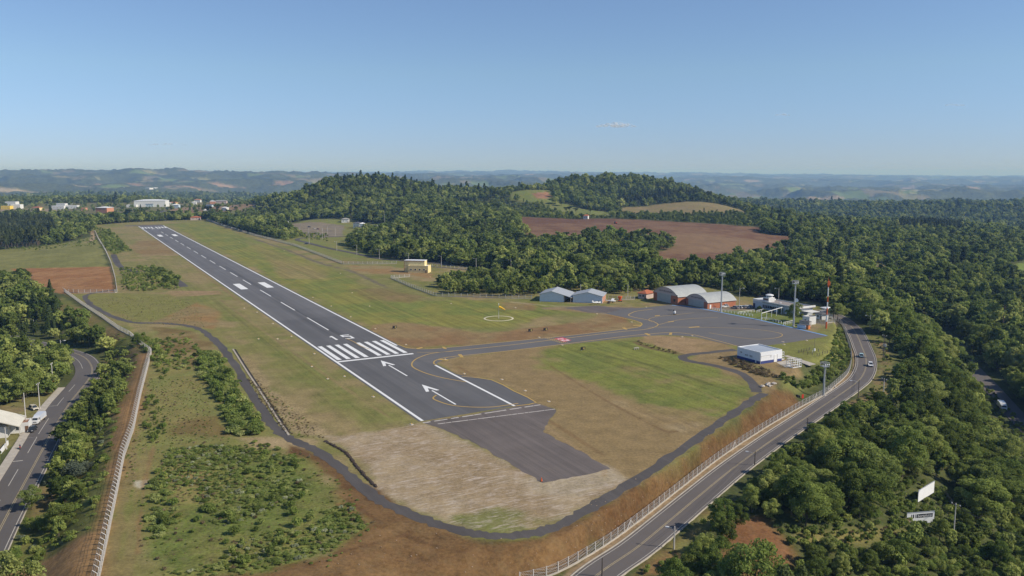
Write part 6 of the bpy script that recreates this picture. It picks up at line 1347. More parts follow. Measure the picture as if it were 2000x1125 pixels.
def truck(p, rz, label, tank=True, name="box_truck", boxm=None):
    r = thing(name, label, "truck", p, rz)
    b = MB(); b.prism_y([(1.5, .5), (3.6, .5), (3.65, 1.3), (3.3, 1.5), (2.95, 2.35), (1.5, 2.4)], -1.0, 1.0); c_ = b.obj("cab", CW, r)
    b = MB(); b.poly([(3.325, -.85, 1.53), (3.325, .85, 1.53), (3.0, .8, 2.25), (3.0, -.8, 2.25)]); b.box(2.35, 1.0, 1.5, .9, .03, .7); b.box(2.35, -1.0, 1.5, .9, .03, .7); b.obj("windscreen", GLASS, c_)
    b = MB(); b.box(-.4, 0, .55, 7.6, .9, .25); b.obj("chassis", BLACK, r)
    b = MB(); b.prism_y([(-4.1, .85), (1.35, .85), (1.35, 2.3), (.9, 2.75), (-3.7, 2.75), (-4.1, 2.3)], -1.1, 1.1); b.obj("tarpaulin_body", boxm or mat("silver_tarpaulin", (.50, .54, .60), .5, .1, .6), r)
    b = MB(); b.box(-1.4, 1.12, .82, 5.5, .06, .35); b.box(-1.4, -1.12, .82, 5.5, .06, .35); b.obj("side_board", mat("pale_boards", (.55, .5, .42), .8, .2, 1), r)
    for x in (2.6, -2.9):
        for sy in (-1, 1): b = MB(); b.tube((x, sy * .72, .45), (x, sy * 1.04, .45), .45, .45, 14); wl = b.obj("wheel", BLACK, r); b = MB(); b.tube((x, sy * 1.041, .45), (x, sy * 1.055, .45), .24, .24, 10); b.obj("rim", RIM, wl)
    for sy in (-1, 1): b = MB(); b.box(3.63, sy * .75, .85, .08, .34, .22); b.obj("headlight", LAMPG, r)
    b = MB(); b.box(3.66, 0, .5, .14, 2.0, .25); b.obj("bumper", WHITEP, r); b = MB(); b.box(3.64, 0, .85, .06, 1.0, .25); b.obj("grille", BLACK, r); return r
tk = truck(s_on(76, 824), la + PI, "white truck with silver covered bed parked on the left street"); tk.scale = (.92,) * 3
car(s_on(63, 842), la + PI, CD, "black hatchback parked in front of the white truck", L=3.9)
car(atg(66, 799.5), la + PI + .7, mat("beige_car_paint", (.55, .50, .38), .4, .1, 1), "beige car parked in the shade behind the truck", L=4.2)
vt = truck(VROAD[np.argmin(np.abs(VROAD[:, 0] - at(1957, 797, -22).x))].tolist() and Vector(atg(1957, 800)), math.atan2(VROAD[20, 1] - VROAD[10, 1], VROAD[20, 0] - VROAD[10, 0]) + PI, "white truck on the lower valley road at the right edge", name="delivery_truck", boxm=CW); vt.location.z = -21.9
mc = thing("motorcycle", "red motorcycle with rider on the left street", "motorcycle", s_on(39.5, 877), la + .3)
for x in (-.65, .65): b = MB(); b.tube((x, -.06, .32), (x, .06, .32), .32, .32, 14); b.obj("wheel", BLACK, mc)
b = MB(); b.prism_y([(-.55, .45), (.3, .4), (.55, .8), (.35, .95), (.1, .95), (-.1, .78), (-.75, .82), (-.7, .7)], -.14, .14); b.obj("body", REDP, mc); b = MB(); b.tube((.45, -.35, 1.05), (.45, .35, 1.05), .03, .03, 6); b.tube((.65, 0, .35), (.45, 0, 1.05), .04, .04, 6); b.obj("handlebar", GALV, mc)
def person(loc, rz, shirt, trousers, label, seated=False):
    """one skinned figure with head, arms, hands and legs"""
    me_ = bpy.data.meshes.new("person"); 
    if seated: J = [(0, 0, .85), (0, 0, 1.08), (.06, 0, 1.32), (.1, 0, 1.42), (.13, 0, 1.52), (.14, 0, 1.66), (.05, .2, 1.3), (.25, .28, 1.1), (.5, .26, 1.08), (.05, -.2, 1.3), (.25, -.28, 1.1), (.5, -.26, 1.08), (.05, .1, .84), (.42, .14, .82), (.25, .14, .42), (.38, .14, .38), (.05, -.1, .84), (.42, -.14, .82), (.25, -.14, .42), (.38, -.14, .38)]
    else: J = [(0, 0, .95), (0, 0, 1.18), (0, 0, 1.4), (0, 0, 1.48), (0, 0, 1.56), (0, 0, 1.72), (0, .2, 1.4), (.03, .26, 1.14), (.1, .27, .9), (0, -.2, 1.4), (.03, -.26, 1.14), (.1, -.27, .9), (0, .1, .92), (.04, .11, .5), (0, .11, .08), (.14, .12, .04), (0, -.1, .92), (-.02, -.11, .5), (-.08, -.11, .08), (.06, -.12, .04)]
    E_ = [(0, 1), (1, 2), (2, 3), (3, 4), (4, 5), (2, 6), (6, 7), (7, 8), (2, 9), (9, 10), (10, 11), (0, 12), (12, 13), (13, 14), (14, 15), (0, 16), (16, 17), (17, 18), (18, 19)]
    R_ = [.14, .14, .15, .06, .09, .10, .07, .05, .04, .07, .05, .04, .10, .07, .05, .045, .10, .07, .05, .045]
    me_.from_pydata(J, E_, []); o = bpy.data.objects.new("person", me_); COL.objects.link(o); o.location = loc; o.rotation_euler = (0, 0, rz); md = o.modifiers.new("skin", 'SKIN'); sv = me_.skin_vertices[0].data
    for k, rr_ in enumerate(R_): sv[k].radius = (rr_, rr_)
    sv[0].use_root = True; o.modifiers.new("sub", 'SUBSURF').levels = 1; o.modifiers["sub"].render_levels = 2
    g = NT("clothes_" + label[:12]); z = g.n("ShaderNodeSeparateXYZ"); g.l(g.n("ShaderNodeTexCoord").outputs["Object"], z.inputs[0]); hip = .9 if not seated else .95
    c = g.mix(g.math('GREATER_THAN', z.outputs[2], hip), trousers, shirt); c = g.mix(g.math('GREATER_THAN', z.outputs[2], 1.47 if not seated else 1.44), c, (.35, .2, .13)); c = g.mix(g.math('GREATER_THAN', z.outputs[2], 1.68 if not seated else 1.6), c, (.03, .02, .015)); g.l(c, g.p.inputs["Base Color"]); me_.materials.append(g.m)
    return prop(o, label, "person")
person(s_on(39.5, 877) + Vector((-.1 * math.cos(la + .3), -.1 * math.sin(la + .3), -.1)), la + .3, (.05, .06, .1), (.05, .05, .07), "rider in dark clothes seated on the red motorcycle", True)
# things on and round the apron
ap = at(1317.5, 614.5); r = thing("mooring_trolley", "small white and black trolley standing alone on the apron", "trolley", ap, .4); b = MB(); b.lathe([(.45, .5), (.6, 1.0), (.55, 1.7), (.2, 2.0)], 0, 0, 12); b.obj("tank", WHITEP, r); b = MB(); b.box(0, 0, .3, 1.5, 1.0, .18); b.obj("frame", BLACK, r); b = MB(); b.lathe([(.3, 1.95), (.5, 2.3), (.2, 2.6)], -.35, .1, 10); b.obj("cover", BLACK, r)
for y in (-.5, .5): b = MB(); b.tube((0, y - .06, .3), (0, y + .06, .3), .3, .3, 12); b.obj("wheel", BLACK, r)
pl_ = at(1168, 594); r = thing("light_aircraft", "small white aeroplane without wings beside the orange hopper", "aircraft", pl_, .5)
b = MB()
for (x, ww, z0, z1) in ((0, 0, 0, 0),): pass
b.tube((1.6, 0, .9), (.6, 0, 1.0), .35, .6, 10); b.tube((.6, 0, 1.0), (-1.0, 0, 1.05), .6, .5, 10); b.tube((-1.0, 0, 1.05), (-3.6, 0, 1.2), .5, .16, 10); b.obj("fuselage", WHITEP, r); b = MB(); b.prism_y([(-3.7, 1.2), (-2.9, 1.25), (-3.3, 2.3), (-3.8, 2.3)], -.05, .05); b.box(-3.3, 0, 1.25, .7, 2.4, .06); b.obj("tail_fin", WHITEP, r); b = MB(); b.box(.3, 0, 1.35, 1.0, .9, .35); b.obj("canopy", GLASS, r)
for y in (-.7, .7): b = MB(); b.tube((.2, y - .06, .25), (.2, y + .06, .25), .25, .25, 10); b.obj("wheel", BLACK, r)
r = thing("light_aircraft", "white aeroplane hull standing between the metal hangars and the fence", "aircraft", at(1195, 591), -.2); b = MB(); b.tube((2.2, 0, .9), (.8, 0, 1.0), .3, .55, 10); b.tube((.8, 0, 1.0), (-1.2, 0, 1.0), .55, .45, 10); b.tube((-1.2, 0, 1.0), (-3.6, 0, 1.15), .45, .14, 10); b.obj("fuselage", WHITEP, r); b = MB(); b.prism_y([(-3.7, 1.15), (-2.9, 1.2), (-3.4, 2.2), (-3.8, 2.2)], -.05, .05); b.obj("tail_fin", WHITEP, r); b = MB(); b.box(.4, 0, 1.62, 1.5, 9.0, .12); b.obj("wing", WHITEP, r)
for y in (-.8, .8): b = MB(); b.tube((.5, y - .06, .25), (.5, y + .06, .25), .25, .25, 10); b.obj("wheel", BLACK, r)
r = thing("hopper_trailer", "bright orange hopper on wheels by the short fence", "trailer", at(1211, 589), .2); b = MB(); b.lathe([(.3, .8), (1.3, 2.6), (1.3, 3.0)], 0, 0, 4); b.obj("hopper", ORNG, r); b = MB(); b.box(0, 0, .55, 2.4, 1.2, .2); b.obj("frame", ORNG, r)
for x in (-.7, .7): b = MB(); b.tube((x, -.75, .35), (x, .75, .35), .35, .35, 12); b.obj("wheel", BLACK, r)
hd = thing("clipped_hedge", "clipped rectangular hedge before the terminal door", "hedge", at(1486, 607.5), BR); hm = leaf_mesh("hedge_leaves", [(x_ * .8, y_ * .7, .55, .62, .55) for x_ in range(6) for y_ in range(2)], 150, .16, LEAF); o = bpy.data.objects.new("foliage", hm); COL.objects.link(o); o.parent = hd
for (x, y, k, s, nm, lab) in [(1551, 628, 3, .98, "broadleaf_tree", "round dark tree on the terminal lawn beside the second mast"), (1484, 606, 10, .55, "small_tree", "small bushy tree at the terminal wall"), (1524, 612, 12, .6, "small_tree", "small open tree in front of the terminal doors"), (1627, 628, 6, .78, "weeping_tree", "tall drooping tree behind the red and white mast"), (1636, 622, 2, .9, "broadleaf_tree", "spreading tree at the inside of the road bend"), (268, 676, 3, .55, "broadleaf_tree", "dark tree growing over the corner of the left fence"), (281, 668, 11, .7, "shrub", "pale yellow-green bush behind the left fence corner")]:
    rt = thing(nm, lab, "tree" if "tree" in nm else "shrub", at(x, y) + Vector((0, 0, -.1)), x * 1.0)
    for ms_, pn in zip(NEAR[k], ("crown", "trunk")): o = bpy.data.objects.new(pn, ms_); COL.objects.link(o); o.parent = rt
    rt.scale = (s, s, s)

# ------------------------------------------------------------------ billboards
def billboard(pa, pc, hpx, label, blank, hidden=0):
    z = pa.z; d = pc - pa; w = d.length; r = thing("billboard", label, "billboard", pa, math.atan2(d.y, d.x)); b = MB(); b.box(w / 2, 0, 1.2, w, .12, hpx); f = b.obj("panel", mat("white_hoarding", (.76, .76, .75), .6, .06, .4), r)
    b = MB()
    for x, sz in ((w / 2, 0),): b.box(x, -.02, 1.12, w + .1, .2, .08); b.box(x, -.02, 1.2 + hpx, w + .1, .2, .08)
    b.obj("frame", GALV, r)
    for k in range(4): b = MB(); b.box(w * (k + .3) / 3.6, .16, -1.2, .16, .16, hpx + 2.4); b.obj("post", WOODP, r)
    if not blank:
        b = MB(); b.box(w * .64, -.068, 1.2 + hpx * .50, w * .59, .012, hpx * .34); b.obj("name_band", mat("black_band", (.015, .015, .018), .6, .1, 1), r)
        text_mesh("bortoluzzi", w * .125, "lettering", WHITEP, r, (w * .645, -.08, 1.2 + hpx * .66), (PI / 2, 0, 0), .006)
        b = MB()
        for x, ww in ((.17, .03), (.235, .045), (.31, .02)): b.box(w * x, -.068, 1.2 + hpx * .50, w * ww, .012, hpx * .34)
        b.obj("emblem", mat("dark_emblem", (.03, .03, .035), .6, .1, 1), r)
    return r
zb = gz(*atg(1797, 1023).xy); pa = at(1770, 1026, zb); pc = at(1823.5, 1021.5, zb)
billboard(pa - Vector((0, 0, .9)), pc - Vector((0, 0, .9)), 2.7, "white billboard with a black lettered band and bar emblem", False); foot(pa, 2); foot(pc, 2)
zb = gz(*atg(1800, 985).xy) + .6; p0 = at(1792.5, 980, zb); p1 = at(1823.5, 961, zb); billboard(p0 - Vector((0, 0, 1.2)), p1 - Vector((0, 0, 1.2)), 3.0, "plain white billboard tilted away above the lettered one", True); foot(p0, 2); foot(p1, 2)

# ------------------------------------------------------------------ houses by the left street, town, scattered farms
hp_ = at(-38, 838, -6.2); la2 = la
r = thing("roadside_house", "house with a wide pale gable roof and open porch on the left street", "house", at(52, 836, -6), la + PI / 2 + .18)
# local x runs away from the street, y along it
b = MB(); b.box(9, 4.5, -.3, 11, 8, 3.6); b.obj("wall", WHITEW, r)
b = MB(); b.prism_y([(.0, 3.4), (7.5, 6.3), (16, 3.5), (16, 3.72), (7.5, 6.55), (0, 3.62)], -1.0, 10.5); b.obj("roof", mat("pale_roof_sheet", (.60, .57, .48), .7, .12, .4), r)
for y in (-.6, 3.5, 7): b = MB(); b.box(.6, y, -.3, .22, .22, 3.8); b.obj("porch_post", POST, r)
b = MB(); b.box(3.4, .44, .8, 1.4, .08, 1.2); b.obj("window", GLASS, r); b = MB(); b.box(3.44, 3, 0, .1, 1.1, 2.2); b.obj("door", DARK, r)
foot(at(30, 815, -6), 10)
r = hip_house(at(-20, 872, -6.3), la + .1, 9, 7, 3.0, 1.0, mat("grey_wall", (.35, .34, .33), .9, .2, .5), CORR, "shed", "grey-roofed shed below the pale gable house", "shed", wins=1)
r = hip_house(at(20, 848, -6.2), la - 1.4, 5, 5, 2.7, .4, WHITEW, mat("rusty_sheet", (.30, .17, .11), .8, .25, .5), "annexe", "low annexe with rusty sheet roof at the house's street side", "annexe", wins=1, parapet=True)
b = MB(); wl0, wl1 = at(0, 888, -6.1), at(16, 868, -6.1); d = wl1 - wl0; m_ = (wl0 + wl1) / 2; b.box(m_.x, m_.y, -6.4, d.length, .25, 1.5, math.atan2(d.y, d.x)); b.obj("garden_wall", WHITEP, None, label="low white garden wall at the left edge of the street", cat="wall")
HW = [WHITEW, CREAM, mat("pale_brick", (.50, .24, .14), .9, .15, .5), mat("blue_house", (.45, .55, .60), .8, .1, .5), mat("yellow_house", (.72, .52, .08), .8, .1, .5), PINKW]; HR = [TILE, CORR, GREYM, DGREY, WHITEP, mat("orange_tiles", (.46, .19, .09), .9, .2, .6)]
def town(px_, py_, wpx, h, d, rz, wi, ri, name, label, parapet=False, rise=2.0, wins=3):
    p = atg(px_, py_); w = wpx / F_PX * p.y; return hip_house(p, rz, w, d, h, rise, HW[wi], HR[ri], name, label, name.split("_")[-1] if name.split("_")[-1] in ("house", "warehouse", "shop", "building", "shed") else "building", parapet=parapet, wins=wins, door=wins > 0)
town(2, 409, 17, 7, 14, .05, 4, 1, "yellow_shop", "bright yellow two-storey shop at the left edge of the town", True)
town(10, 403, 20, 10, 16, .05, 0, 3, "white_building", "white building with grey top behind the yellow shop", True)
town(21, 408, 18, 9, 14, .05, 0, 4, "white_building", "white block beside the yellow shop", True)
town(16, 399, 8, 6, 10, .05, 3, 3, "green_house", "pale green house above the white block", True)
town(62, 411, 16, 6, 12, -.1, 1, 0, "cream_house", "cream house with red hip roof left of the long white roof")
town(101, 409, 24, 7, 16, .0, 0, 4, "white_warehouse", "long low white building with a raised centre in the town", True)
town(110, 406, 17, 9, 12, .0, 0, 4, "white_building", "raised white block on the long low building", True)
town(130, 408, 20, 7, 12, .05, 0, 4, "white_warehouse", "white wing right of the raised block", True)
town(159, 412, 8, 6, 9, .05, 2, 4, "brick_house", "small brick-red house right of the white wing", True)
town(188, 423, 23, 15, 20, -.12, 2, 4, "brick_building", "tall orange brick building with a white roof above the runway end", False, 2.0, 4)
town(209, 420, 9, 5, 8, -.1, 0, 4, "white_house", "small white lean-to beside the orange brick building", True)
town(262, 404, 58, 13, 34, .16, 0, 4, "white_warehouse", "very large white warehouse beyond the runway end", False, 2.5, 0)
town(247, 405, 18, 5, 18, .1, 0, 1, "white_warehouse", "low white annexe left of the large warehouse", True, wins=2)
town(285, 404, 14, 6, 12, .1, 3, 3, "blue_shed", "blue-grey shed before the large warehouse")
for i, (x, y, w, h, wi, ri, lab) in enumerate([(0, 424, 9, 6, 0, 4, "white house half hidden by trees at the left edge"), (10, 428, 12, 7, 0, 1, "white gabled house among the left trees"), (72, 421, 10, 5, 3, 3, "blue-white house among dark trees"), (98, 421, 8, 5, 2, 5, "little brick house below the long white roof"), (335, 407, 14, 7, 3, 4, "pale blue house in the town centre"), (325, 402, 8, 6, 0, 4, "white house left of the pale blue house"), (331, 400, 14, 5, 1, 5, "cream house with orange roof behind the pale blue house"), (374, 400, 9, 6, 0, 4, "white house amid trees in mid town"), (379, 395, 12, 6, 0, 5, "white house with orange roof up in mid town"), (313, 421, 10, 7, 5, 3, "dark-roofed house by the red earth track"), (389, 388, 14, 7, 0, 3, "white house high on the wooded knoll"), (410, 398, 10, 6, 2, 4, "brick house with white roof on the knoll"), (420, 397, 22, 6, 5, 1, "long grey-roofed shed on the knoll"), (446, 398, 24, 7, 3, 1, "long shed with open dark front on the knoll"), (468, 398, 9, 6, 0, 4, "white house at the right end of the knoll"), (402, 405, 12, 5, 3, 3, "blue-grey shed below the knoll"), (433, 412, 10, 6, 0, 4, "white gabled house by the conifer row"), (397, 416, 18, 5, 0, 4, "white flat-roofed house near the runway end fence"), (365, 429, 8, 5, 0, 1, "white cabin at the runway end"), (372, 430, 18, 4, 5, 0, "low house with red tiled roof at the runway end"), (133, 399, 5, 4, 0, 4, "tiny white house in the wood behind the town"), (303, 399, 8, 5, 1, 5, "cream house right of the large warehouse")]):
    town(x, y, w, h, 9, rs.uniform(-.3, .3), wi, ri, "town_house", lab, False, 1.8, 2)
for i, (x, y, w, h, wi, ri, lab) in enumerate([(667, 435, 14, 5, 0, 1, "white house with grey roof behind the car park"), (690, 446, 13, 7, 0, 3, "white two-storey house at the wood edge"), (696, 452, 13, 5, 4, 3, "bright yellow house below the white one"), (703, 446, 8, 6, 3, 4, "pale blue annexe beside the white house"), (723, 448, 20, 4, 3, 4, "open shed with white roof in the wood"), (1139, 428, 9, 5, 0, 0, "white farmhouse with red roof at the field top"), (1168, 410, 6, 4, 0, 1, "small farm shed on the grassy hillside"), (1029, 473, 11, 5, 0, 1, "white house at the left corner of the brown field"), (1045, 479, 9, 4, 5, 3, "pink house beside the white one at the field corner"), (1640, 462, 9, 5, 0, 4, "white house in the right-hand wood"), (1655, 449, 8, 5, 0, 1, "white cottage with pale roof in the right wood"), (1690, 456, 14, 5, 5, 5, "house with orange roof in the right wood"), (1610, 424, 8, 6, 0, 4, "far white house on the right ridge"), (1622, 425, 10, 6, 1, 1, "far grey-roofed house on the right ridge"), (820, 478, 18, 5, 3, 3, "blue-grey shed hidden in the middle wood"), (240, 368, 14, 9, 0, 4, "distant white industrial hall in the valley"), (283, 370, 10, 9, 0, 4, "distant white hall right of the industrial hall"), (295, 369, 8, 8, 0, 4, "small distant white hall in the valley"), (83, 359, 8, 8, 0, 4, "distant white farm on the blue hillside")]):
    town(x, y, w, h, 9 if i < 15 else 40, rs.uniform(-.3, .3), wi, ri, "farm_house" if i < 15 else "distant_hall", lab, False, 1.8, 2 if i < 15 else 0)
bt = truck(atg(557, 437), -.4, "orange-fronted truck at the far end of the car park", name="orange_truck", boxm=DGREY); bt.scale = (1.6,) * 3
cp0 = None
for i, (x, y, m, lab) in enumerate([(568, 434, CW, "white car by the orange truck"), (604, 444, CD, "dark car in the distant car park"), (614, 447, CW, "white car in the middle of the distant car park"), (621, 448, mat("red_brown_car", (.35, .12, .06), .3, .1, 1), "reddish car in the distant car park"), (598, 477, CD, "black car on the lane below the car park")]):
    car(atg(x, y), -.5 + i, m, lab, L=4.6, name="parked_car")
sw = atg(1202, 437); tr = thing("farm_tractor", "dark red tractor on the ploughed field", "tractor", sw, .3); b = MB(); b.box(1.0, 0, 1.0, 2.2, .9, .9); b.obj("bonnet", REDP, tr); b = MB(); b.box(-.7, 0, 1.2, 1.5, 1.4, 1.7); b.obj("cab", GLASS, tr)
for x, rr_ in ((1.6, .55), (-.8, .95)):
    for y in (-.85, .85): b = MB(); b.tube((x, y - .2, rr_), (x, y + .2, rr_), rr_, rr_, 14); b.obj("wheel", BLACK, tr)
for (x, y, k, lab) in [(0, 0, 0, "")][:0]: pass
# umbrella pines by the farmhouse, the row of conifers and single trees
for i, (x, y, k, s, lab) in enumerate([(1105, 424, 9, 1.0, "dark umbrella pine left of the farmhouse"), (1112, 424, 9, 1.05, "taller umbrella pine left of the farmhouse"), (1125, 425, 9, .95, "round-topped pine close to the farmhouse"), (1152, 427, 9, 1.0, "umbrella pine right of the farmhouse"), (1166, 411, 0, 1.1, "single round tree on the grassy hillside"), (1085, 398, 4, 1.5, "spreading tree group on the hillside pasture"), (1097, 402, 3, 1.5, "tall rounded tree on the hillside pasture"), (1133, 405, 0, 1.5, "leafy tree at the foot of the second hill"), (98, 574, 8, .6, "lone dark conifer above the left grove")]):
    rt = thing({9: "umbrella_pine", 8: "conifer_tree"}.get(k, "broadleaf_tree"), lab, "tree", atg(x, y), i * 1.7)
    for ms_, pn in zip(WOOD[k], ("crown", "trunk")): o = bpy.data.objects.new(pn, ms_); COL.objects.link(o); o.parent = rt
    rt.scale = (s, s, s)

# ------------------------------------------------------------------ planting the trees (after the buildings have claimed their ground)
if FOOT:
    for (fx0, fy0, fr) in FOOT:
        k = np.hypot(TX - fx0, TY - fy0) > fr + TS * 3.2; TX, TY, TZ, TK, TS, TL = (a_[k] for a_ in (TX, TY, TZ, TK, TS, TL))
PXT, PYT = project(TX, TY, TZ + 4)
dist = np.hypot(TX, TY)
shrubby = TK >= 10
vis = (PXT > -20) & (PXT < 2020) & (PYT < 1330) & (PYT > 330)
score = np.where(vis, np.where(shrubby, .55, 1.0) * TS / dist, 0)
pick = np.argsort(-np.where(shrubby, 0, score))[:285]; pick_s = np.argsort(-np.where(shrubby, score, 0))[:180]
def root_of(k, cm, tm, nm, cat):
    r = thing(nm, "tree", cat); c = bpy.data.objects.new("crown", cm); t = bpy.data.objects.new("trunk", tm)
    for o in (c, t): COL.objects.link(o); o.parent = r
    return r
KNAME = {6: ("gum_tree", "gum tree"), 7: ("gum_tree", "gum tree"), 8: ("conifer_tree", "conifer"), 9: ("umbrella_pine", "pine")}
def where(px_, py_):
    if px_ < 320:
        if py_ > 760: return "on the bank between the left street and the fence", "bank trees by the left street"
        return "in the grove beside the bend of the left street", "grove by the left street"
    if px_ > 1700 and py_ > 620: return "in the wood sloping down to the valley road", "wood between the two roads"
    if px_ > 1250 and py_ > 760: return "in the thicket beside the main road", "thicket below the main road"
    if px_ > 1580: return "in the wood beyond the road bend", "wood beyond the road bend"
    return "in the wood behind the hangars", "wood behind the hangars"
protos = {}
for n_, i in enumerate(list(pick) + list(pick_s)):
    k = int(TK[i]); sh = k >= 10
    if sh: nm, cat = "shrub", "shrub"
    else: nm, cat = KNAME.get(k, ("broadleaf_tree", "tree"))
    if k not in protos: protos[k] = root_of(k, *NEAR[k], nm, cat); r = protos[k]; first = True
    else: r = dup(protos[k], (0, 0, 0)); first = False
    r.location = (TX[i], TY[i], TZ[i] - .1); r.rotation_euler = (rs.normal() * .04, rs.normal() * .04, rs.rand() * 6.28)
    s_ = float(TS[i]) * (.9 if not sh else .9); r.scale = (s_ * rs.uniform(.9, 1.12), s_ * rs.uniform(.9, 1.12), s_ * rs.uniform(.88, 1.15))
    wtxt, grp = where(PXT[i], PYT[i])
    look = {0: "full round", 1: "upright oval", 2: "broad flat-topped", 3: "dense rounded", 4: "spreading low", 5: "tall domed", 6: "slender pale", 7: "tall slender", 8: "dark pointed", 9: "bare-stemmed", 10: "bushy", 11: "low spreading", 12: "dark leafy", 13: "silvery grey", 14: "dry brown", 15: "low weedy", 16: "low weedy", 17: "pale flowering"}[k]
    sz = "large" if TS[i] > 1.05 else "medium" if TS[i] > .75 else "small"
    r["label"] = "%s %s %s %s" % (sz, look, {"shrub": "green shrub"}.get(cat, cat if cat != "tree" else "broadleaf tree"), wtxt); r["group"] = ("shrubs, " if sh else "trees, ") + grp
rest = np.ones(len(TX), bool); rest[pick] = False; rest[pick_s] = False
SC = np.stack([TS * rs.uniform(.9, 1.12, len(TS)), TS * rs.uniform(.9, 1.12, len(TS)), TS * rs.uniform(.85, 1.18, len(TS))], 1)
print("TREES", rest.sum(), "far", (rest & (TL == 2)).sum())
for lod, nm, lab in ((1, "woodland", "dense green mixed woodland round the airfield"), (2, "distant_woodland", "blue-green woodland on the far slopes")):
    k = rest & (TL == lod) & ~((lod == 1) & (TK >= 10)); scatter(nm, np.stack([TX, TY, TZ - .2], 1)[k], TK[k], SC[k], PC[lod], lab, "woodland")
k = rest & (TL == 1) & (TK >= 10); scatter("undergrowth", np.stack([TX, TY, TZ - .1], 1)[k], TK[k], SC[k], PC[1], "green undergrowth of shrubs along the wood edges", "undergrowth")
# weeds and brush on the rough ground
B = [([(275, 985), (330, 880), (350, 875), (440, 868), (470, 880), (600, 900), (650, 950), (720, 1025), (640, 1080), (500, 1115), (330, 1125), (290, 1080)], 1.05, [15, 16, 15, 16, 15, 11, 17, 16], .06, .24, 1.0, (15, .36)),
     ([(255, 1000), (310, 860), (420, 850), (610, 885), (680, 950), (745, 1030), (650, 1098), (500, 1130), (300, 1140), (265, 1080)], 1.7, [15, 16, 15, 14], .04, .15, .5), ([(280, 985), (345, 985), (420, 990), (560, 960), (640, 990), (690, 1020), (620, 1070), (480, 1105), (340, 1110)], 5.0, [11, 10, 12], .2, .45, .6),
     ([(150, 1125), (225, 930), (245, 850), (266, 765), (282, 690), (250, 660), (200, 640), (215, 700), (178, 770), (120, 880), (60, 1010), (20, 1090), (100, 1085), (160, 1060)], 2.0, [15, 16, 15, 10], .08, .3, .6),
     ([(275, 985), (320, 900), (345, 880), (330, 950), (345, 1000), (320, 1060), (285, 1050)], 2.0, [10, 15, 16], .2, .4, .8),
     ([(440, 880), (500, 860), (600, 900), (560, 940), (450, 930)], 1.8, [15, 16, 11], .12, .32, .9, (8, .3)),
     ([(388, 690), (425, 692), (452, 740), (480, 790), (515, 835), (510, 850), (455, 852), (432, 800), (398, 745)], 1.9, [10, 11, 16, 15, 16], .28, .66, .95),
     ([(300, 660), (360, 650), (400, 690), (390, 740), (310, 742), (300, 700)], 2.2, [15, 16, 11, 10], .12, .35, .8, (8, .42)),
     ([(285, 770), (310, 780), (330, 840), (300, 870), (275, 830)], 2.2, [12, 10], .12, .38, .8),
     ([(255, 655), (285, 655), (330, 690), (310, 720), (285, 690)], 2.4, [12, 10], .2, .45, .9),
     ([(1520, 735), (1560, 750), (1600, 738), (1625, 742), (1575, 762), (1535, 755)], 2.0, [12, 10], .25, .5, .95),
     ([(1600, 715), (1625, 680), (1640, 640), (1655, 665), (1660, 705), (1640, 735), (1590, 755), (1560, 755)], 1.6, [10, 11, 12, 15, 16], .16, .45, .95),
     ([(1400, 697), (1440, 704), (1500, 724), (1520, 738), (1500, 738), (1430, 714)], 1.6, [14], .18, .3, .95),
     ([(1236, 664), (1262, 672), (1330, 688), (1326, 693), (1255, 676)], 1.7, [14], .1, .2, .9),
     ([(1690, 655), (1720, 660), (1742, 700), (1732, 770), (1700, 800), (1665, 800), (1705, 750), (1722, 710)], 2.2, [10, 11, 12], .1, .35, .7),
     ([(1560, 1052), (1700, 1028), (1770, 1020), (1850, 1035), (1800, 1058), (1640, 1075)], 1.7, [11, 12, 10, 14], .1, .3, .85),
     ([(1890, 745), (1925, 750), (2000, 835), (2050, 890), (2050, 960), (1985, 905), (1905, 800)], 2.6, [10, 11, 12], .16, .4, .9),
     ([(1490, 1010), (1560, 1088), (1640, 1075), (1860, 1045), (1900, 1010), (1850, 960), (1780, 930), (1700, 960), (1600, 1010), (1560, 1040)], 2.0, [11, 12, 10, 12], .16, .42, .85), ([(1690, 800), (1745, 780), (1760, 860), (1700, 870)], 2.4, [10, 12], .2, .5, .8),
     ([(1240, 1125), (1330, 1045), (1410, 978), (1560, 860), (1660, 795), (1690, 800), (1600, 860), (1470, 985), (1380, 1050), (1300, 1125)], 2.3, [11, 12, 10, 14], .1, .34, .6),
     ([(40, 1110), (100, 1060), (150, 1040), (180, 1090), (150, 1110)], 1.5, [11, 10], .15, .3, .7),
     ([(130, 1000), (190, 900), (240, 830), (255, 860), (230, 940), (190, 1010)], 2.2, [12, 11], .12, .36, .5),
     ([(560, 452), (640, 458), (640, 472), (600, 468)], 6, [10, 12], .3, .6, .8),
     ([(480, 735), (520, 770), (580, 850), (560, 850), (500, 770)], 1.0, [14], .05, .12, .9), ([(500, 740), (560, 790), (640, 855), (590, 856), (530, 800)], 1.1, [14, 14, 15], .04, .11, .8),
     ([(0, 486), (60, 482), (130, 474), (180, 462), (200, 485), (150, 482), (60, 490)], 5, [10, 11], .2, .45, .5),
     ([(185, 445), (215, 450), (255, 488), (225, 498), (205, 490)], 4, [10, 11, 12], .25, .55, .8),
     ([(235, 524), (300, 520), (348, 540), (350, 566), (240, 570)], 3.2, [10, 12, 11], .2, .5, .85)]
wx, wy, wk, ws = map(np.concatenate, zip(*[fill(*b_) for b_ in B]))
wz = ground(wx, wy); k = np.ones(len(wx), bool)
for L, w in ((ROAD, 6.5), (LROAD, 7.5)): d, _ = line_d(L, wx, wy); k &= d > w
wr = rs.uniform(.8, 1.3, (len(wx), 3)) * ws[:, None]
scatter("brush", np.stack([wx, wy, wz - .05], 1)[k], wk[k], wr[k], PC[1], "knee-high green weeds and brush on the rough ground", "brush")
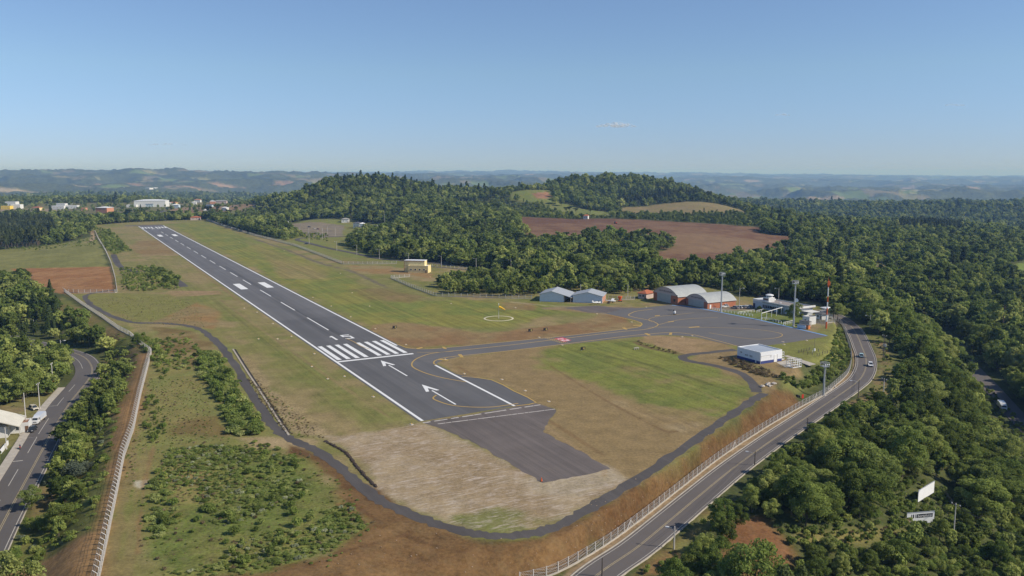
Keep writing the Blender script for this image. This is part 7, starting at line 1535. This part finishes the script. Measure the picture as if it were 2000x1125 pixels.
# tufts of grass over the mown and worn ground
T_ = [([(285, 740), (400, 740), (420, 860), (300, 870), (270, 900), (250, 1000), (240, 900), (262, 800)], 1.2, [15, 11, 14], .04, .12, .6), ([(400, 880), (330, 900), (340, 980), (410, 980)], 1.1, [15, 14], .04, .12, .7), ([(170, 580), (380, 580), (400, 640), (250, 630)], 1.8, [15, 11, 14], .03, .1, .6), ([(560, 1080), (720, 1030), (640, 1110), (500, 1125)], 1.8, [11, 14], .03, .1, .4)]
wx, wy, wk, ws = map(np.concatenate, zip(*[fill(*b_) for b_ in T_])); wr = rs.uniform(.8, 1.3, (len(wx), 3)) * ws[:, None]; wr[:, 2] *= .8
scatter("grass_tufts", np.stack([wx, wy, ground(wx, wy) - .02], 1), wk, wr, PC[2], "olive and straw tufts of grass on the rough ground", "grass")

# ------------------------------------------------------------------ haze
hb_ = MB(); hb_.box(0, 14000, -420, 130000, 130000, 420 + 190)
HZ = NT("haze_air"); HZ.t.nodes.remove(HZ.p)
pv = HZ.n("ShaderNodeVolumePrincipled"); pv.inputs["Color"].default_value = (.30, .54, 1.0, 1); pv.inputs["Density"].default_value = 8.5e-5; pv.inputs["Absorption Color"].default_value = (.74, .95, 1, 1); pv.inputs["Anisotropy"].default_value = 0.0
HZ.l(pv.outputs[0], HZ.out.inputs["Volume"])
haze = hb_.obj("haze", HZ.m); haze["kind"] = "stuff"

# ------------------------------------------------------------------ small fair-weather clouds far beyond the hills
def cloud(px_, py_, wpx, hpx, dens, label, seed):
    Y = 30000.0; c = atY(px_, py_, Y); k = Y / F_PX; rnd = random.Random(seed); bm = bmesh.new(); W_, H_ = wpx * k / 2, hpx * k / 2
    for i in range(26):
        t = rnd.uniform(-1, 1); q = (1 - abs(t) ** 1.6); x = t * W_ * .86; r_ = H_ * (.35 + .65 * q * rnd.uniform(.4, 1.0)); z = H_ * (-.55 + rnd.uniform(0, .75) * q); y = rnd.uniform(-1, 1) * W_ * .3
        m4 = Matrix.Translation((x, y, z)) @ Matrix.Diagonal((rnd.uniform(1.3, 2.6), 1.5, .8 if z < 0 else 1.0, 1)); bmesh.ops.create_icosphere(bm, subdivisions=3, radius=r_ * .7, matrix=m4)
    for v in bm.verts:
        n_ = float(vnoise(np.array([v.co.x / (H_ * .45)]), np.array([v.co.z / (H_ * .45) + v.co.y / (H_ * .6)]), seed)[0]) - .5; v.co += v.co.normalized() * n_ * H_ * .35; v.co.z = max(v.co.z, -H_ * .8)
    me_ = bpy.data.meshes.new("cloud"); bm.to_mesh(me_); bm.free(); me_.polygons.foreach_set("use_smooth", [True] * len(me_.polygons))
    g = NT("cloud_vapour"); g.t.nodes.remove(g.p); p = g.n("ShaderNodeTexCoord").outputs["Object"]
    f = g.math('MULTIPLY', g.ramp(g.noise(p, 1.0 / (H_ * 1.1), 5, .65), .36, .72), dens); d = g.n("ShaderNodeBsdfDiffuse"); d.inputs[0].default_value = (.95, .95, .96, 1); t = g.n("ShaderNodeBsdfTranslucent"); t.inputs[0].default_value = (.95, .95, .96, 1)
    a = g.n("ShaderNodeMixShader"); a.inputs[0].default_value = .5; g.l(d.outputs[0], a.inputs[1]); g.l(t.outputs[0], a.inputs[2]); e = g.n("ShaderNodeBsdfTransparent"); m = g.n("ShaderNodeMixShader"); g.l(f, m.inputs[0]); g.l(e.outputs[0], m.inputs[1]); g.l(a.outputs[0], m.inputs[2]); g.l(m.outputs[0], g.out.inputs[0])
    me_.materials.append(g.m); o = bpy.data.objects.new("cloud", me_); COL.objects.link(o); o.location = c; return prop(o, label, "cloud")
cloud(1203, 243, 84, 15, .32, "small white cumulus cloud in mid sky, the brightest of the few", 1)
cloud(1528, 223, 30, 7, .13, "thin faint wisp of cloud, second from the right", 3)
cloud(1863, 204, 44, 7, .13, "thin faint wisp of cloud at the far right", 5)
cloud(325, 281, 90, 8, .10, "long faint streak of cloud low over the left hills", 7)
